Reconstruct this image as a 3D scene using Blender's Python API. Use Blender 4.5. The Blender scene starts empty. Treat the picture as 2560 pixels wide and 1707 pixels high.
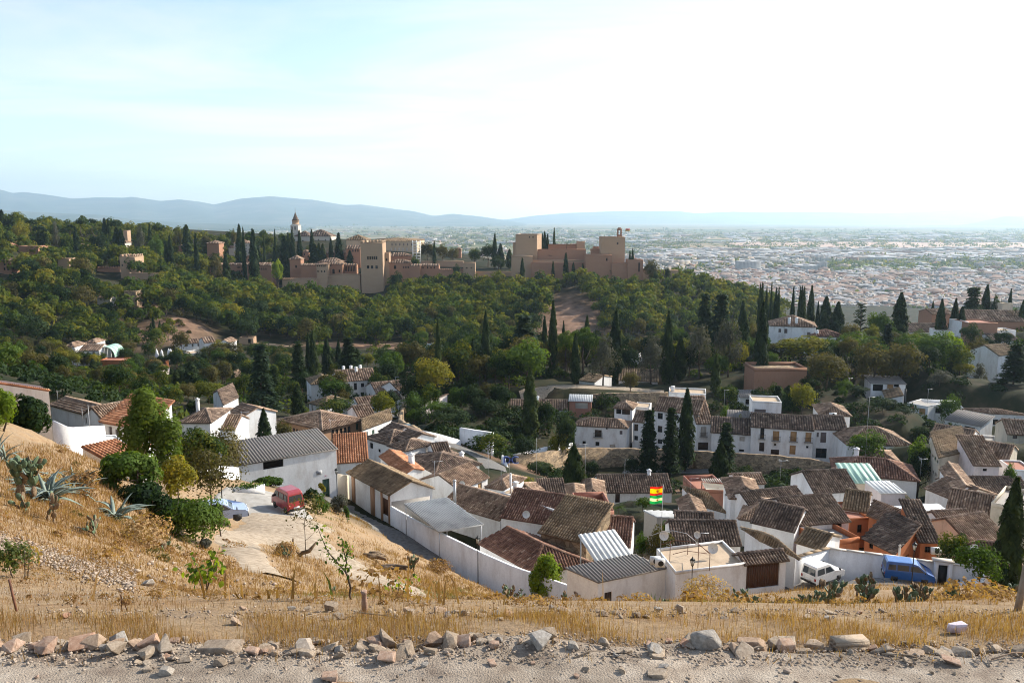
import bpy,math,random
import numpy as np
from mathutils import Vector,Matrix
R=math.radians
SC=bpy.context.scene
COL=SC.collection
rng=np.random.default_rng(7)
random.seed(7)

# ------------------------------------------------------------------ camera
PW,PH,FPX,PITCH=2560.0,1707.0,1991.0,8.8
cam_data=bpy.data.cameras.new('camera')
cam_data.sensor_width=36.0
cam_data.lens=FPX/PW*36.0
cam_data.clip_start=0.2
cam_data.clip_end=60000.0
cam=bpy.data.objects.new('camera',cam_data)
cam.location=(0,0,0)
cam.rotation_euler=(R(90-PITCH),0,0)
COL.objects.link(cam)
SC.camera=cam

# ------------------------------------------------------------------ sky, sun, exposure
SUN_AZ,SUN_EL=61.0,30.0          # degrees to the right of the view, above the horizon
world=bpy.data.worlds.new('World')
SC.world=world
world.use_nodes=True
wn,wl=world.node_tree.nodes,world.node_tree.links
wn.clear()
w_out=wn.new('ShaderNodeOutputWorld')
w_bg=wn.new('ShaderNodeBackground')
w_sky=wn.new('ShaderNodeTexSky')
w_sky.sky_type='NISHITA'
w_sky.sun_disc=False
w_sky.sun_elevation=R(SUN_EL)
w_sky.sun_rotation=R(SUN_AZ)
w_sky.altitude=700
w_sky.air_density=1.15
w_sky.dust_density=0.8
w_sky.ozone_density=2.0
w_bg.inputs['Strength'].default_value=0.125
# thin high cloud over the whole sky
tc=wn.new('ShaderNodeTexCoord')
sep=wn.new('ShaderNodeSeparateXYZ')
wl.new(tc.outputs['Generated'],sep.inputs[0])
def wmath(op,a,b=None):
 n=wn.new('ShaderNodeMath'); n.operation=op
 for i,v in enumerate((a,b)):
  if v is None:continue
  if isinstance(v,(int,float)):n.inputs[i].default_value=v
  else:wl.new(v,n.inputs[i])
 return n.outputs[0]
zc=wmath('MAXIMUM',wmath('ADD',sep.outputs['Z'],0.10),0.03)
cx_=wmath('DIVIDE',sep.outputs['X'],zc)
cy_=wmath('DIVIDE',sep.outputs['Y'],zc)
comb=wn.new('ShaderNodeCombineXYZ')
wl.new(wmath('MULTIPLY',cx_,0.55),comb.inputs[0]); wl.new(wmath('MULTIPLY',cy_,1.0),comb.inputs[1])
cn=wn.new('ShaderNodeTexNoise'); cn.inputs['Scale'].default_value=0.9
cn.inputs['Detail'].default_value=9; cn.inputs['Roughness'].default_value=0.58; cn.inputs['Distortion'].default_value=0.6
wl.new(comb.outputs[0],cn.inputs['Vector'])
cr=wn.new('ShaderNodeValToRGB')
cr.color_ramp.elements[0].position=0.43; cr.color_ramp.elements[0].color=(0.14,0.14,0.14,1)
cr.color_ramp.elements[1].position=0.70; cr.color_ramp.elements[1].color=(0.85,0.85,0.85,1)
wl.new(cn.outputs['Fac'],cr.inputs['Fac'])
# cloud radiance follows the sky's own brightness (thin cloud scatters the sunlight it sits in)
bw=wn.new('ShaderNodeRGBToBW'); wl.new(w_sky.outputs[0],bw.inputs[0])
cl=wmath('ADD',wmath('MULTIPLY',bw.outputs[0],0.92),1.35)
cc=wn.new('ShaderNodeCombineXYZ')
wl.new(wmath('MULTIPLY',cl,1.0),cc.inputs[0]); wl.new(wmath('MULTIPLY',cl,1.0),cc.inputs[1]); wl.new(wmath('MULTIPLY',cl,1.03),cc.inputs[2])
w_mix=wn.new('ShaderNodeMix'); w_mix.data_type='RGBA'
wl.new(cr.outputs[0],w_mix.inputs[0]); wl.new(w_sky.outputs[0],w_mix.inputs[6]); wl.new(cc.outputs[0],w_mix.inputs[7])
wl.new(w_mix.outputs[2],w_bg.inputs['Color'])
wl.new(w_bg.outputs[0],w_out.inputs['Surface'])

sun_data=bpy.data.lights.new('sun','SUN')
sun_data.energy=4.9
sun_data.angle=R(0.5)
sun_data.color=(1.0,0.92,0.80)
sun=bpy.data.objects.new('sun',sun_data)
sd=Vector((math.sin(R(SUN_AZ))*math.cos(R(SUN_EL)),math.cos(R(SUN_AZ))*math.cos(R(SUN_EL)),math.sin(R(SUN_EL))))
sun.rotation_euler=sd.to_track_quat('Z','Y').to_euler()
sun.location=(60,50,200)
COL.objects.link(sun)

SC.view_settings.view_transform='Standard'
SC.view_settings.look='None'
SC.view_settings.gamma=1.0
SC.view_settings.use_curve_mapping=False
SC.view_settings.exposure=0.95
SC.render.engine='CYCLES'
cy=SC.cycles
cy.use_denoising=True
cy.max_bounces=6; cy.diffuse_bounces=3; cy.glossy_bounces=2; cy.transmission_bounces=3
cy.volume_bounces=1; cy.transparent_max_bounces=6
cy.use_adaptive_sampling=True
cy.adaptive_threshold=0.02
SC.cycles.filter_width=1.05
cy.caustics_reflective=False; cy.caustics_refractive=False

# ------------------------------------------------------------------ pixel <-> place
_cp,_sp=math.cos(R(PITCH)),math.sin(R(PITCH))
def ray(px,py):
 dx=(px-PW/2)/FPX; dz=-(py-PH/2)/FPX
 return np.array([dx,_cp+_sp*dz,-_sp+_cp*dz])
def P(px,py,Y):
 r=ray(px,py); return r*(Y/r[1])
def PZ(px,py,z):
 r=ray(px,py); return r*(z/r[2])
K=640/2230
ORG={0:(0,0),1:(0,450),2:(640,450),3:(1280,450),4:(1920,450),5:(0,850),6:(640,850),7:(1280,850),8:(1920,850),
  9:(0,1257),10:(640,1257),11:(1280,1257),12:(1920,1257),13:(960,1100)}
def q(n,x,y):
 if n==0:return (x,y)
 return (ORG[n][0]+x*K,ORG[n][1]+y*K)

# ------------------------------------------------------------------ mesh helpers
def mesh_np(name,V,F,mat=None,rnd=None,smooth=False,mats=None,midx=None):
 """V (n,3); F (m,3|4) int array or list of such arrays / of index lists"""
 V=np.asarray(V,dtype=np.float32).reshape(-1,3)
 if isinstance(F,np.ndarray):
  loops=F.reshape(-1).astype(np.int32); tot=np.full(len(F),F.shape[1],dtype=np.int32)
 else:
  tot=np.array([len(f) for f in F],dtype=np.int32)
  loops=np.array([i for f in F for i in f],dtype=np.int32)
 me=bpy.data.meshes.new(name)
 me.vertices.add(len(V)); me.vertices.foreach_set('co',V.ravel())
 me.loops.add(len(loops)); me.loops.foreach_set('vertex_index',loops)
 me.polygons.add(len(tot))
 st=np.zeros(len(tot),dtype=np.int32); st[1:]=np.cumsum(tot)[:-1]
 me.polygons.foreach_set('loop_start',st)
 if smooth:me.polygons.foreach_set('use_smooth',np.ones(len(tot),dtype=bool))
 for m in (mats or ([mat] if mat else [])):me.materials.append(m)
 if midx is not None:me.polygons.foreach_set('material_index',np.asarray(midx,dtype=np.int32))
 if rnd is not None:
  a=me.attributes.new('rnd','FLOAT','FACE'); a.data.foreach_set('value',np.asarray(rnd,dtype=np.float32))
 me.update(calc_edges=True)
 return me

class MB:
 """collects polygons for one mesh"""
 def __init__(s):s.v=[]; s.f=[]; s.r=[]; s.n=0
 def add(s,V,F,r=None):
  V=np.asarray(V,float).reshape(-1,3)
  s.v.append(V); s.f+=[[i+s.n for i in f] for f in F]; s.r+=[random.random() if r is None else r]*len(F); s.n+=len(V)
  return s
 def poly(s,pts,r=None):return s.add(pts,[list(range(len(pts)))],r)
 def box(s,c,ax,ay,az,r=None):
  """centre and three half-axis vectors"""
  c,ax,ay,az=(np.asarray(t,float) for t in (c,ax,ay,az))
  V=[c+i*ax+j*ay+k*az for k in (-1,1) for j in (-1,1) for i in (-1,1)]
  return s.add(V,[[0,2,3,1],[4,5,7,6],[0,1,5,4],[2,6,7,3],[0,4,6,2],[1,3,7,5]],r)
 def abox(s,x0,x1,y0,y1,z0,z1,r=None):
  return s.box(((x0+x1)/2,(y0+y1)/2,(z0+z1)/2),((x1-x0)/2,0,0),(0,(y1-y0)/2,0),(0,0,(z1-z0)/2),r)
 def tube(s,pts,rad,n=6,r=None,cap=True):
  pts=np.asarray(pts,float); m=len(pts)
  rad=np.broadcast_to(np.asarray(rad,float),(m,))
  rings=[]
  for i in range(m):
   t=pts[min(i+1,m-1)]-pts[max(i-1,0)]; t=t/(np.linalg.norm(t)+1e-9)
   a=np.cross(t,[0,0,1.0]) if abs(t[2])<0.9 else np.cross(t,[0,1.0,0]); a/=np.linalg.norm(a); b=np.cross(t,a)
   ang=np.arange(n)*2*math.pi/n
   rings.append(pts[i]+rad[i]*(np.cos(ang)[:,None]*a+np.sin(ang)[:,None]*b))
  V=np.concatenate(rings); F=[]
  for i in range(m-1):
   for j in range(n):
    k=(j+1)%n; F.append([i*n+j,i*n+k,(i+1)*n+k,(i+1)*n+j])
  if cap:F+=[list(range(n))[::-1],[(m-1)*n+j for j in range(n)]]
  return s.add(V,F,r)
 def lathe(s,c,prof,n=10,r=None):
  c=np.asarray(c,float); ang=np.arange(n)*2*math.pi/n; V=[]; F=[]
  for (rr,z) in prof:V+=[c+[rr*math.cos(a),rr*math.sin(a),z] for a in ang]
  for i in range(len(prof)-1):
   for j in range(n):
    k=(j+1)%n; F.append([i*n+j,i*n+k,(i+1)*n+k,(i+1)*n+j])
  F+=[list(range(n))[::-1],[(len(prof)-1)*n+j for j in range(n)]]
  return s.add(V,F,r)
 def mesh(s,name,mat,smooth=False):
  return mesh_np(name,np.concatenate(s.v) if s.v else np.zeros((0,3)),s.f,mat,s.r,smooth)

def obj(name,me,parent=None,kind=None,loc=None):
 o=bpy.data.objects.new(name,me); COL.objects.link(o)
 if parent is not None:o.parent=parent
 if loc is not None:o.location=loc
 if kind:o['kind']=kind
 return o
def thing(name,label,cat,loc=(0,0,0),group=None,rz=0.0):
 o=bpy.data.objects.new(name,None); COL.objects.link(o)
 o.empty_display_size=0.3
 o.location=loc; o.rotation_euler=(0,0,rz); o['label']=label; o['category']=cat
 if group:o['group']=group
 return o
def tag(o,label,cat,group=None):
 o['label']=label; o['category']=cat
 if group:o['group']=group
 return o
def kids(o):return list(o.children)
def copy_tree(o,label=None,parent=None,group=None):
 c=o.copy(); COL.objects.link(c)
 if parent is not None:c.parent=parent
 if label:c['label']=label
 if group:c['group']=group
 for ch in kids(o):copy_tree(ch,None,c)
 return c

# ------------------------------------------------------------------ materials
def new_mat(name):
 m=bpy.data.materials.new(name); m.use_nodes=True
 nt=m.node_tree; nt.nodes.clear()
 out=nt.nodes.new('ShaderNodeOutputMaterial')
 return m,nt,nt.nodes,nt.links,out
def ramp(N,stops):
 r=N.new('ShaderNodeValToRGB'); e=r.color_ramp.elements
 while len(e)>1:e.remove(e[-1])
 e[0].position=stops[0][0]; e[0].color=(*stops[0][1],1)
 for p,c in stops[1:]:
  x=e.new(p); x.color=(*c,1)
 return r
def noise(N,L,scale,detail=4,vec=None,rough=0.55):
 n=N.new('ShaderNodeTexNoise'); n.inputs['Scale'].default_value=scale; n.inputs['Detail'].default_value=detail; n.inputs['Roughness'].default_value=rough
 if vec is not None:L.new(vec,n.inputs['Vector'])
 return n
def mat_noise(name,stops,scale=3.0,detail=5,rough=0.85,bump=0.0,bscale=None,stops2=None,scale2=0.3,spec=0.3,metal=0.0,attr=0.0,stretch=None):
 """colour = ramp(noise [+ face attribute]); optional second, larger noise multiplies"""
 m,nt,N,L,out=new_mat(name)
 b=N.new('ShaderNodeBsdfPrincipled'); L.new(b.outputs[0],out.inputs[0])
 b.inputs['Roughness'].default_value=rough; b.inputs['Specular IOR Level'].default_value=spec; b.inputs['Metallic'].default_value=metal
 g=N.new('ShaderNodeNewGeometry'); vec=g.outputs['Position']
 if stretch:
  mp=N.new('ShaderNodeMapping'); mp.inputs['Scale'].default_value=stretch; L.new(vec,mp.inputs['Vector']); vec=mp.outputs[0]
 n1=noise(N,L,scale,detail,vec)
 fac=n1.outputs['Fac']
 if attr:
  a=N.new('ShaderNodeAttribute'); a.attribute_name='rnd'
  mx=N.new('ShaderNodeMath'); mx.operation='MULTIPLY_ADD'; L.new(a.outputs['Fac'],mx.inputs[0]); mx.inputs[1].default_value=attr
  sc=N.new('ShaderNodeMath'); sc.operation='MULTIPLY'; L.new(fac,sc.inputs[0]); sc.inputs[1].default_value=1-attr
  L.new(sc.outputs[0],mx.inputs[2]); fac=mx.outputs[0]
 r1=ramp(N,stops); L.new(fac,r1.inputs[0]); colr=r1.outputs[0]
 if stops2:
  n2=noise(N,L,scale2,4,g.outputs['Position']); r2=ramp(N,stops2); L.new(n2.outputs['Fac'],r2.inputs[0])
  mm=N.new('ShaderNodeMix'); mm.data_type='RGBA'; mm.blend_type='MULTIPLY'; mm.inputs[0].default_value=1
  L.new(colr,mm.inputs[6]); L.new(r2.outputs[0],mm.inputs[7]); colr=mm.outputs[2]
 L.new(colr,b.inputs['Base Color'])
 if bump:
  nb=noise(N,L,bscale or scale*4,5,vec); bp=N.new('ShaderNodeBump'); bp.inputs['Strength'].default_value=bump; bp.inputs['Distance'].default_value=0.05
  L.new(nb.outputs['Fac'],bp.inputs['Height']); L.new(bp.outputs[0],b.inputs['Normal'])
 return m
def mat_leaf(name,stops,trans=0.35,rough=0.6):
 m,nt,N,L,out=new_mat(name)
 a=N.new('ShaderNodeAttribute'); a.attribute_name='rnd'
 oi=N.new('ShaderNodeObjectInfo')
 ad=N.new('ShaderNodeMath'); ad.operation='MULTIPLY_ADD'; L.new(oi.outputs['Random'],ad.inputs[0]); ad.inputs[1].default_value=0.45
 sc=N.new('ShaderNodeMath'); sc.operation='MULTIPLY'; L.new(a.outputs['Fac'],sc.inputs[0]); sc.inputs[1].default_value=0.55
 L.new(sc.outputs[0],ad.inputs[2])
 r=ramp(N,stops); L.new(ad.outputs[0],r.inputs[0])
 d=N.new('ShaderNodeBsdfPrincipled'); d.inputs['Roughness'].default_value=0.8; d.inputs['Specular IOR Level'].default_value=0.1
 t=N.new('ShaderNodeBsdfTranslucent'); L.new(r.outputs[0],d.inputs['Base Color'])
 br=N.new('ShaderNodeMix'); br.data_type='RGBA'; br.blend_type='MULTIPLY'; br.inputs[0].default_value=1; br.inputs[7].default_value=(1.8,1.75,0.6,1)
 L.new(r.outputs[0],br.inputs[6]); L.new(br.outputs[2],t.inputs['Color'])
 mx=N.new('ShaderNodeMixShader'); mx.inputs[0].default_value=trans
 L.new(d.outputs[0],mx.inputs[1]); L.new(t.outputs[0],mx.inputs[2]); L.new(mx.outputs[0],out.inputs[0])
 return m
def mat_plain(name,c,rough=0.5,metal=0.0,spec=0.5,coat=0.0,var=0.06):
 """one paint or metal with slight wear"""
 m,nt,N,L,out=new_mat(name)
 b=N.new('ShaderNodeBsdfPrincipled'); L.new(b.outputs[0],out.inputs[0])
 b.inputs['Roughness'].default_value=rough; b.inputs['Metallic'].default_value=metal; b.inputs['Specular IOR Level'].default_value=spec; b.inputs['Coat Weight'].default_value=coat
 tcn=N.new('ShaderNodeTexCoord'); n1=noise(N,L,6.0,4,tcn.outputs['Object'])
 lo=tuple(max(0,x*(1-var*2)) for x in c); hi=tuple(min(1,x*(1+var)) for x in c)
 r=ramp(N,[(0.3,lo),(0.6,hi)]); L.new(n1.outputs['Fac'],r.inputs[0]); L.new(r.outputs[0],b.inputs['Base Color'])
 return m
# ------------------------------------------------------------------ building materials
M={}
def wallmat(name,c,dirt=0.25,scale=0.6,dc=None,zs=(1,1,0.35)):
 dc=dc or tuple(x*0.62 for x in c)
 m,nt,N,L,out=new_mat(name)
 b=N.new('ShaderNodeBsdfPrincipled'); L.new(b.outputs[0],out.inputs[0]); b.inputs['Roughness'].default_value=0.9; b.inputs['Specular IOR Level'].default_value=0.15
 g=N.new('ShaderNodeNewGeometry'); mp=N.new('ShaderNodeMapping'); mp.inputs['Scale'].default_value=zs; L.new(g.outputs['Position'],mp.inputs['Vector'])
 n1=noise(N,L,scale,8,mp.outputs[0],0.68); n2=noise(N,L,scale*9,4,g.outputs['Position'],0.6)
 r=ramp(N,[(0.30,dc),(0.30+0.22*(1-dirt)+0.05,tuple(x*0.93 for x in c)),(0.62,c)]); L.new(n1.outputs['Fac'],r.inputs[0])
 r2=ramp(N,[(0.3,(0.9,0.9,0.9)),(0.7,(1,1,1))]); L.new(n2.outputs['Fac'],r2.inputs[0])
 mm=N.new('ShaderNodeMix'); mm.data_type='RGBA'; mm.blend_type='MULTIPLY'; mm.inputs[0].default_value=1; L.new(r.outputs[0],mm.inputs[6]); L.new(r2.outputs[0],mm.inputs[7])
 L.new(mm.outputs[2],b.inputs['Base Color'])
 bp=N.new('ShaderNodeBump'); bp.inputs['Strength'].default_value=0.25; bp.inputs['Distance'].default_value=0.03; L.new(n2.outputs['Fac'],bp.inputs['Height']); L.new(bp.outputs[0],b.inputs['Normal'])
 return m
M['white']=wallmat('whitewash',(0.85,0.84,0.82),0.32,dc=(0.60,0.56,0.52))
M['cream']=wallmat('cream_render',(0.62,0.54,0.42),0.5)
M['pink']=wallmat('pinkish_render',(0.70,0.62,0.60),0.3)
M['orange']=wallmat('orange_render',(0.46,0.17,0.075),0.4)
M['ochre']=wallmat('ochre_brickwork',(0.42,0.25,0.15),0.7,1.5,(0.30,0.17,0.10))
M['grey']=wallmat('grey_cement',(0.40,0.37,0.33),0.6)
M['stone']=wallmat('rough_stonework',(0.33,0.26,0.18),1.0,2.2,(0.15,0.115,0.08))
def stonework(m,sc,gap):
 nt=m.node_tree; N,L=nt.nodes,nt.links; b=[n for n in N if n.type=='BSDF_PRINCIPLED'][0]; g=N.new('ShaderNodeNewGeometry'); mp=N.new('ShaderNodeMapping'); mp.inputs['Scale'].default_value=(sc,sc,sc*1.7); L.new(g.outputs['Position'],mp.inputs['Vector'])
 v=N.new('ShaderNodeTexVoronoi'); v.feature='DISTANCE_TO_EDGE'; v.inputs['Scale'].default_value=1; L.new(mp.outputs[0],v.inputs['Vector']); v2=N.new('ShaderNodeTexVoronoi'); v2.inputs['Scale'].default_value=1; L.new(mp.outputs[0],v2.inputs['Vector'])
 r=ramp(N,[(0.0,(0.55,0.5,0.45)),(gap,(1,1,1))]); L.new(v.outputs['Distance'],r.inputs[0]); bw_=N.new('ShaderNodeSeparateColor'); L.new(v2.outputs['Color'],bw_.inputs[0]); r2=ramp(N,[(0,(0.55,0.52,0.5)),(0.5,(0.95,0.9,0.85)),(1,(1.3,1.2,1.05))]); L.new(bw_.outputs[0],r2.inputs[0])
 src=b.inputs['Base Color'].links[0].from_socket
 for o_ in (r.outputs[0],r2.outputs[0]):
  mm=N.new('ShaderNodeMix'); mm.data_type='RGBA'; mm.blend_type='MULTIPLY'; mm.inputs[0].default_value=1; L.new(src,mm.inputs[6]); L.new(o_,mm.inputs[7]); src=mm.outputs[2]
 L.new(src,b.inputs['Base Color'])
stonework(M['stone'],1.6,0.08)
M['brick']=wallmat('old_brickwork',(0.36,0.20,0.13),0.9,1.2,(0.22,0.12,0.08))
M['alh']=wallmat('red_rammed_earth',(0.37,0.20,0.125),1.0,0.30,(0.20,0.115,0.078),(0.4,0.4,1.6))
M['alh2']=wallmat('tawny_rammed_earth',(0.42,0.285,0.185),1.0,0.30,(0.22,0.145,0.10),(0.4,0.4,1.6))
M['palace']=wallmat('honey_ashlar',(0.52,0.40,0.28),0.8,0.2)
M['pale']=wallmat('pale_ashlar',(0.55,0.49,0.42),0.7,0.2)
M['terra']=wallmat('terracotta_paving',(0.42,0.20,0.14),0.4)
M['tan']=wallmat('tan_terrace_floor',(0.52,0.40,0.28),0.4)
M['fibro']=wallmat('fibre_cement',(0.22,0.20,0.18),0.9,1.0,(0.09,0.08,0.075))
M['sheet']=wallmat('galvanised_sheet',(0.45,0.46,0.46),0.4,0.5)
M['whitesheet']=wallmat('white_sheet',(0.78,0.78,0.74),0.2,0.5)
M['tarp']=wallmat('pale_tarpaulin',(0.58,0.60,0.62),0.6,0.4,(0.30,0.32,0.35))
M['green_slat']=mat_plain('green_awning',(0.30,0.48,0.38),0.6)
M['wood']=mat_noise('brown_wood',[(0.3,(0.06,0.026,0.014)),(0.7,(0.13,0.06,0.032))],6,6,0.6,stretch=(6,6,0.6))
M['darkwood']=mat_noise('dark_wood',[(0.3,(0.035,0.02,0.014)),(0.7,(0.07,0.04,0.026))],6,6,0.6,stretch=(6,6,0.6))
M['blind']=mat_plain('tan_blind',(0.42,0.24,0.10),0.7)
M['shut']=mat_plain('grey_brown_shutter',(0.15,0.12,0.11),0.7)
M['green_shut']=mat_plain('green_shutter',(0.04,0.09,0.06),0.6)
M['iron']=mat_plain('black_iron',(0.018,0.02,0.02),0.5,0.3)
M['metal']=mat_plain('grey_metal',(0.42,0.43,0.44),0.45,0.6)
M['rust']=mat_plain('rusty_iron',(0.16,0.065,0.035),0.85,0.1,var=0.3)
M['glass']=mat_plain('window_glass',(0.02,0.024,0.028),0.08,0,0.6)
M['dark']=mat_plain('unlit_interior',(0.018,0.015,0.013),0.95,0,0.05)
def tilemat(name,stops):
 return mat_noise(name,stops,1.3,6,0.92,spec=0.12,attr=0.55,stops2=[(0.35,(0.62,0.62,0.62)),(0.6,(1.1,1.08,1.05))],scale2=0.45)
M['t_brown']=tilemat('brown_barrel_tile',[(0.10,(0.075,0.052,0.040)),(0.35,(0.20,0.132,0.092)),(0.6,(0.31,0.215,0.152)),(0.85,(0.47,0.355,0.262))])
M['t_dark']=tilemat('dark_barrel_tile',[(0.10,(0.048,0.038,0.033)),(0.4,(0.13,0.093,0.072)),(0.65,(0.22,0.16,0.122)),(0.9,(0.40,0.31,0.235))])
M['t_tan']=tilemat('tan_barrel_tile',[(0.10,(0.10,0.07,0.045)),(0.4,(0.21,0.15,0.095)),(0.7,(0.30,0.22,0.14)),(0.9,(0.40,0.31,0.22))])
M['t_red']=tilemat('terracotta_barrel_tile',[(0.10,(0.20,0.085,0.045)),(0.4,(0.36,0.16,0.085)),(0.7,(0.46,0.23,0.13)),(0.9,(0.52,0.33,0.22))])
M['t_wine']=tilemat('wine_barrel_tile',[(0.10,(0.075,0.043,0.034)),(0.4,(0.18,0.098,0.072)),(0.7,(0.28,0.165,0.12)),(0.9,(0.45,0.34,0.26))])

def unit(v):v=np.asarray(v,float); return v/(np.linalg.norm(v)+1e-12)

# ------------------------------------------------------------------ barrel tiles on one roof plane
_TP=np.array([(-0.37,0.0),(-0.22,0.095),(0.22,0.095),(0.37,0.0)])
def tile_slope(store,poly,pitch_w,course,rise=1.0):
 """poly: planar convex 3-D polygon, first edge is the eave (left to right seen from outside); real tiles in columns and courses"""
 p=np.asarray(poly,float); o=p[0]; eu=unit(p[1]-p[0]); n=unit(np.cross(p[1]-p[0],p[-1]-p[0])); ew=np.cross(n,eu)
 q2=np.stack([(p-o) @ eu,(p-o) @ ew],1); s0,s1=q2[:,0].min(),q2[:,0].max(); m=len(q2)
 ncol=max(1,int(round((s1-s0)/pitch_w))); pw=(s1-s0)/ncol; sc=pw
 for c in range(ncol):
  s=s0+(c+0.5)*pw; ts=[]
  for i in range(m):
   a,b=q2[i],q2[(i+1)%m]
   if (a[0]-s)*(b[0]-s)<0:ts.append(a[1]+(b[1]-a[1])*(s-a[0])/(b[0]-a[0]))
  if len(ts)<2:continue
  t0,t1=min(ts),max(ts)
  if t1-t0<0.12:continue
  nc=max(1,int(round((t1-t0)/course))); cl=(t1-t0)/nc
  k=np.arange(nc); j=rng.uniform(-0.03,0.03,nc)*cl
  lo=t0+k*cl-0.05*cl+j; hi=t0+(k+1)*cl
  base=0.055; lift=0.05*min(1.6,pw/0.24)
  js=rng.uniform(-0.035,0.035,nc)*pw
  for e,(tt,up,wd) in enumerate(((lo,lift,1.04),(hi,0.0,0.86))):
   for a in range(4):
    P3=o+eu*(s+js+_TP[a,0]*sc*wd)[:,None]+ew*tt[:,None]+n*(base*0+0.02+up+_TP[a,1]*sc*2.6*rise*wd)
    store['tmp'].append(P3)
  blk=np.stack(store['tmp'][-8:],1); store['tmp']=[]          # nc, 8, 3
  b0=store['n']; ids=b0+np.arange(nc)[:,None]*8
  store['V'].append(blk.reshape(-1,3)); store['n']+=nc*8
  fq=np.concatenate([ids+np.array([[0,1,5,4]]),ids+np.array([[1,2,6,5]]),ids+np.array([[2,3,7,6]]),ids+np.array([[3,2,1,0]])])
  store['F'].append(fq); rr=np.clip(rng.normal(0.5,0.24,nc),0,1); store['R'].append(np.tile(rr,4))
def ridge_caps(store,a,b,w=0.2,seg=0.42):
 a,b=np.asarray(a,float),np.asarray(b,float); L_=np.linalg.norm(b-a)
 if L_<0.3:return
 t=(b-a)/L_; side=unit(np.cross(t,[0,0,1])); up=np.cross(side,t); nn=max(1,int(L_/seg))
 for i in range(nn):
  p0=a+t*(i*L_/nn-0.03); p1=a+t*((i+1)*L_/nn); V=[]
  for (pp,h,ww) in ((p0,0.05,1.06),(p1,0.0,0.92)):
   for ang in (0,60,120,180):V.append(pp+side*(math.cos(R(ang))*w*ww)+up*(math.sin(R(ang))*w*0.8+h+0.05))
  b0=store['n']; store['V'].append(np.array(V)); store['n']+=8
  store['F'].append(b0+np.array([[0,4,5,1],[1,5,6,2],[2,6,7,3],[0,1,2,3]])); store['R'].append(np.full(4,np.clip(0.72+rng.normal(0,0.14),0,1)))
def rib_slope(store,poly,pw=0.18,h=0.055):
 """corrugated sheeting: continuous ribs up the slope"""
 p=np.asarray(poly,float); o=p[0]; eu=unit(p[1]-p[0]); n=unit(np.cross(p[1]-p[0],p[-1]-p[0])); ew=np.cross(n,eu)
 q2=np.stack([(p-o) @ eu,(p-o) @ ew],1); s0,s1=q2[:,0].min(),q2[:,0].max(); m=len(q2); ncol=max(1,int((s1-s0)/pw)); pw=(s1-s0)/ncol
 for c in range(ncol):
  s=s0+(c+0.5)*pw; ts=[]
  for i in range(m):
   a,b=q2[i],q2[(i+1)%m]
   if (a[0]-s)*(b[0]-s)<0:ts.append(a[1]+(b[1]-a[1])*(s-a[0])/(b[0]-a[0]))
  if len(ts)<2:continue
  t0,t1=min(ts),max(ts); V=[]
  for tt in (t0,t1):
   for (x,z) in ((-0.3,0),(-0.15,1),(0.15,1),(0.3,0)):V.append(o+eu*(s+x*pw)+ew*tt+n*(0.015+z*h))
  b0=store['n']; store['V'].append(np.array(V)); store['n']+=8
  store['F'].append(b0+np.array([[0,1,5,4],[1,2,6,5],[2,3,7,6],[3,2,1,0]])); store['R'].append(np.full(4,random.random()))
def new_store():return dict(V=[],F=[],R=[],n=0,tmp=[])
def store_mesh(store,name,mat):return mesh_np(name,np.concatenate(store['V']),np.concatenate(store['F']),mat,np.concatenate(store['R']))

# ------------------------------------------------------------------ walls with real openings
def wall_face(mb,o,eu,W,H,holes,nrm,rv=0.18):
 """rectangle o + eu*[0,W] + z*[0,H] with rectangular openings (u0,u1,v0,v1) and their reveals"""
 o=np.asarray(o,float); ez=np.array([0,0,1.0])
 us=sorted({0.0,W,*[h[0] for h in holes],*[h[1] for h in holes]}); vs=sorted({0.0,H,*[h[2] for h in holes],*[h[3] for h in holes]})
 pt=lambda u,v,d=0:o+eu*u+ez*v-nrm*d
 for a in range(len(us)-1):
  for b in range(len(vs)-1):
   uc,vc=(us[a]+us[a+1])/2,(vs[b]+vs[b+1])/2
   if any(h[0]<uc<h[1] and h[2]<vc<h[3] for h in holes):continue
   mb.poly([pt(us[a],vs[b]),pt(us[a+1],vs[b]),pt(us[a+1],vs[b+1]),pt(us[a],vs[b+1])],0.5)
 for (u0,u1,v0,v1,*_) in holes:
  mb.poly([pt(u0,v0),pt(u0,v1),pt(u0,v1,rv),pt(u0,v0,rv)],0.5); mb.poly([pt(u1,v0),pt(u1,v0,rv),pt(u1,v1,rv),pt(u1,v1)],0.5)
  mb.poly([pt(u0,v1),pt(u1,v1),pt(u1,v1,rv),pt(u0,v1,rv)],0.5); mb.poly([pt(u0,v0),pt(u0,v0,rv),pt(u1,v0,rv),pt(u1,v0)],0.5)

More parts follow.
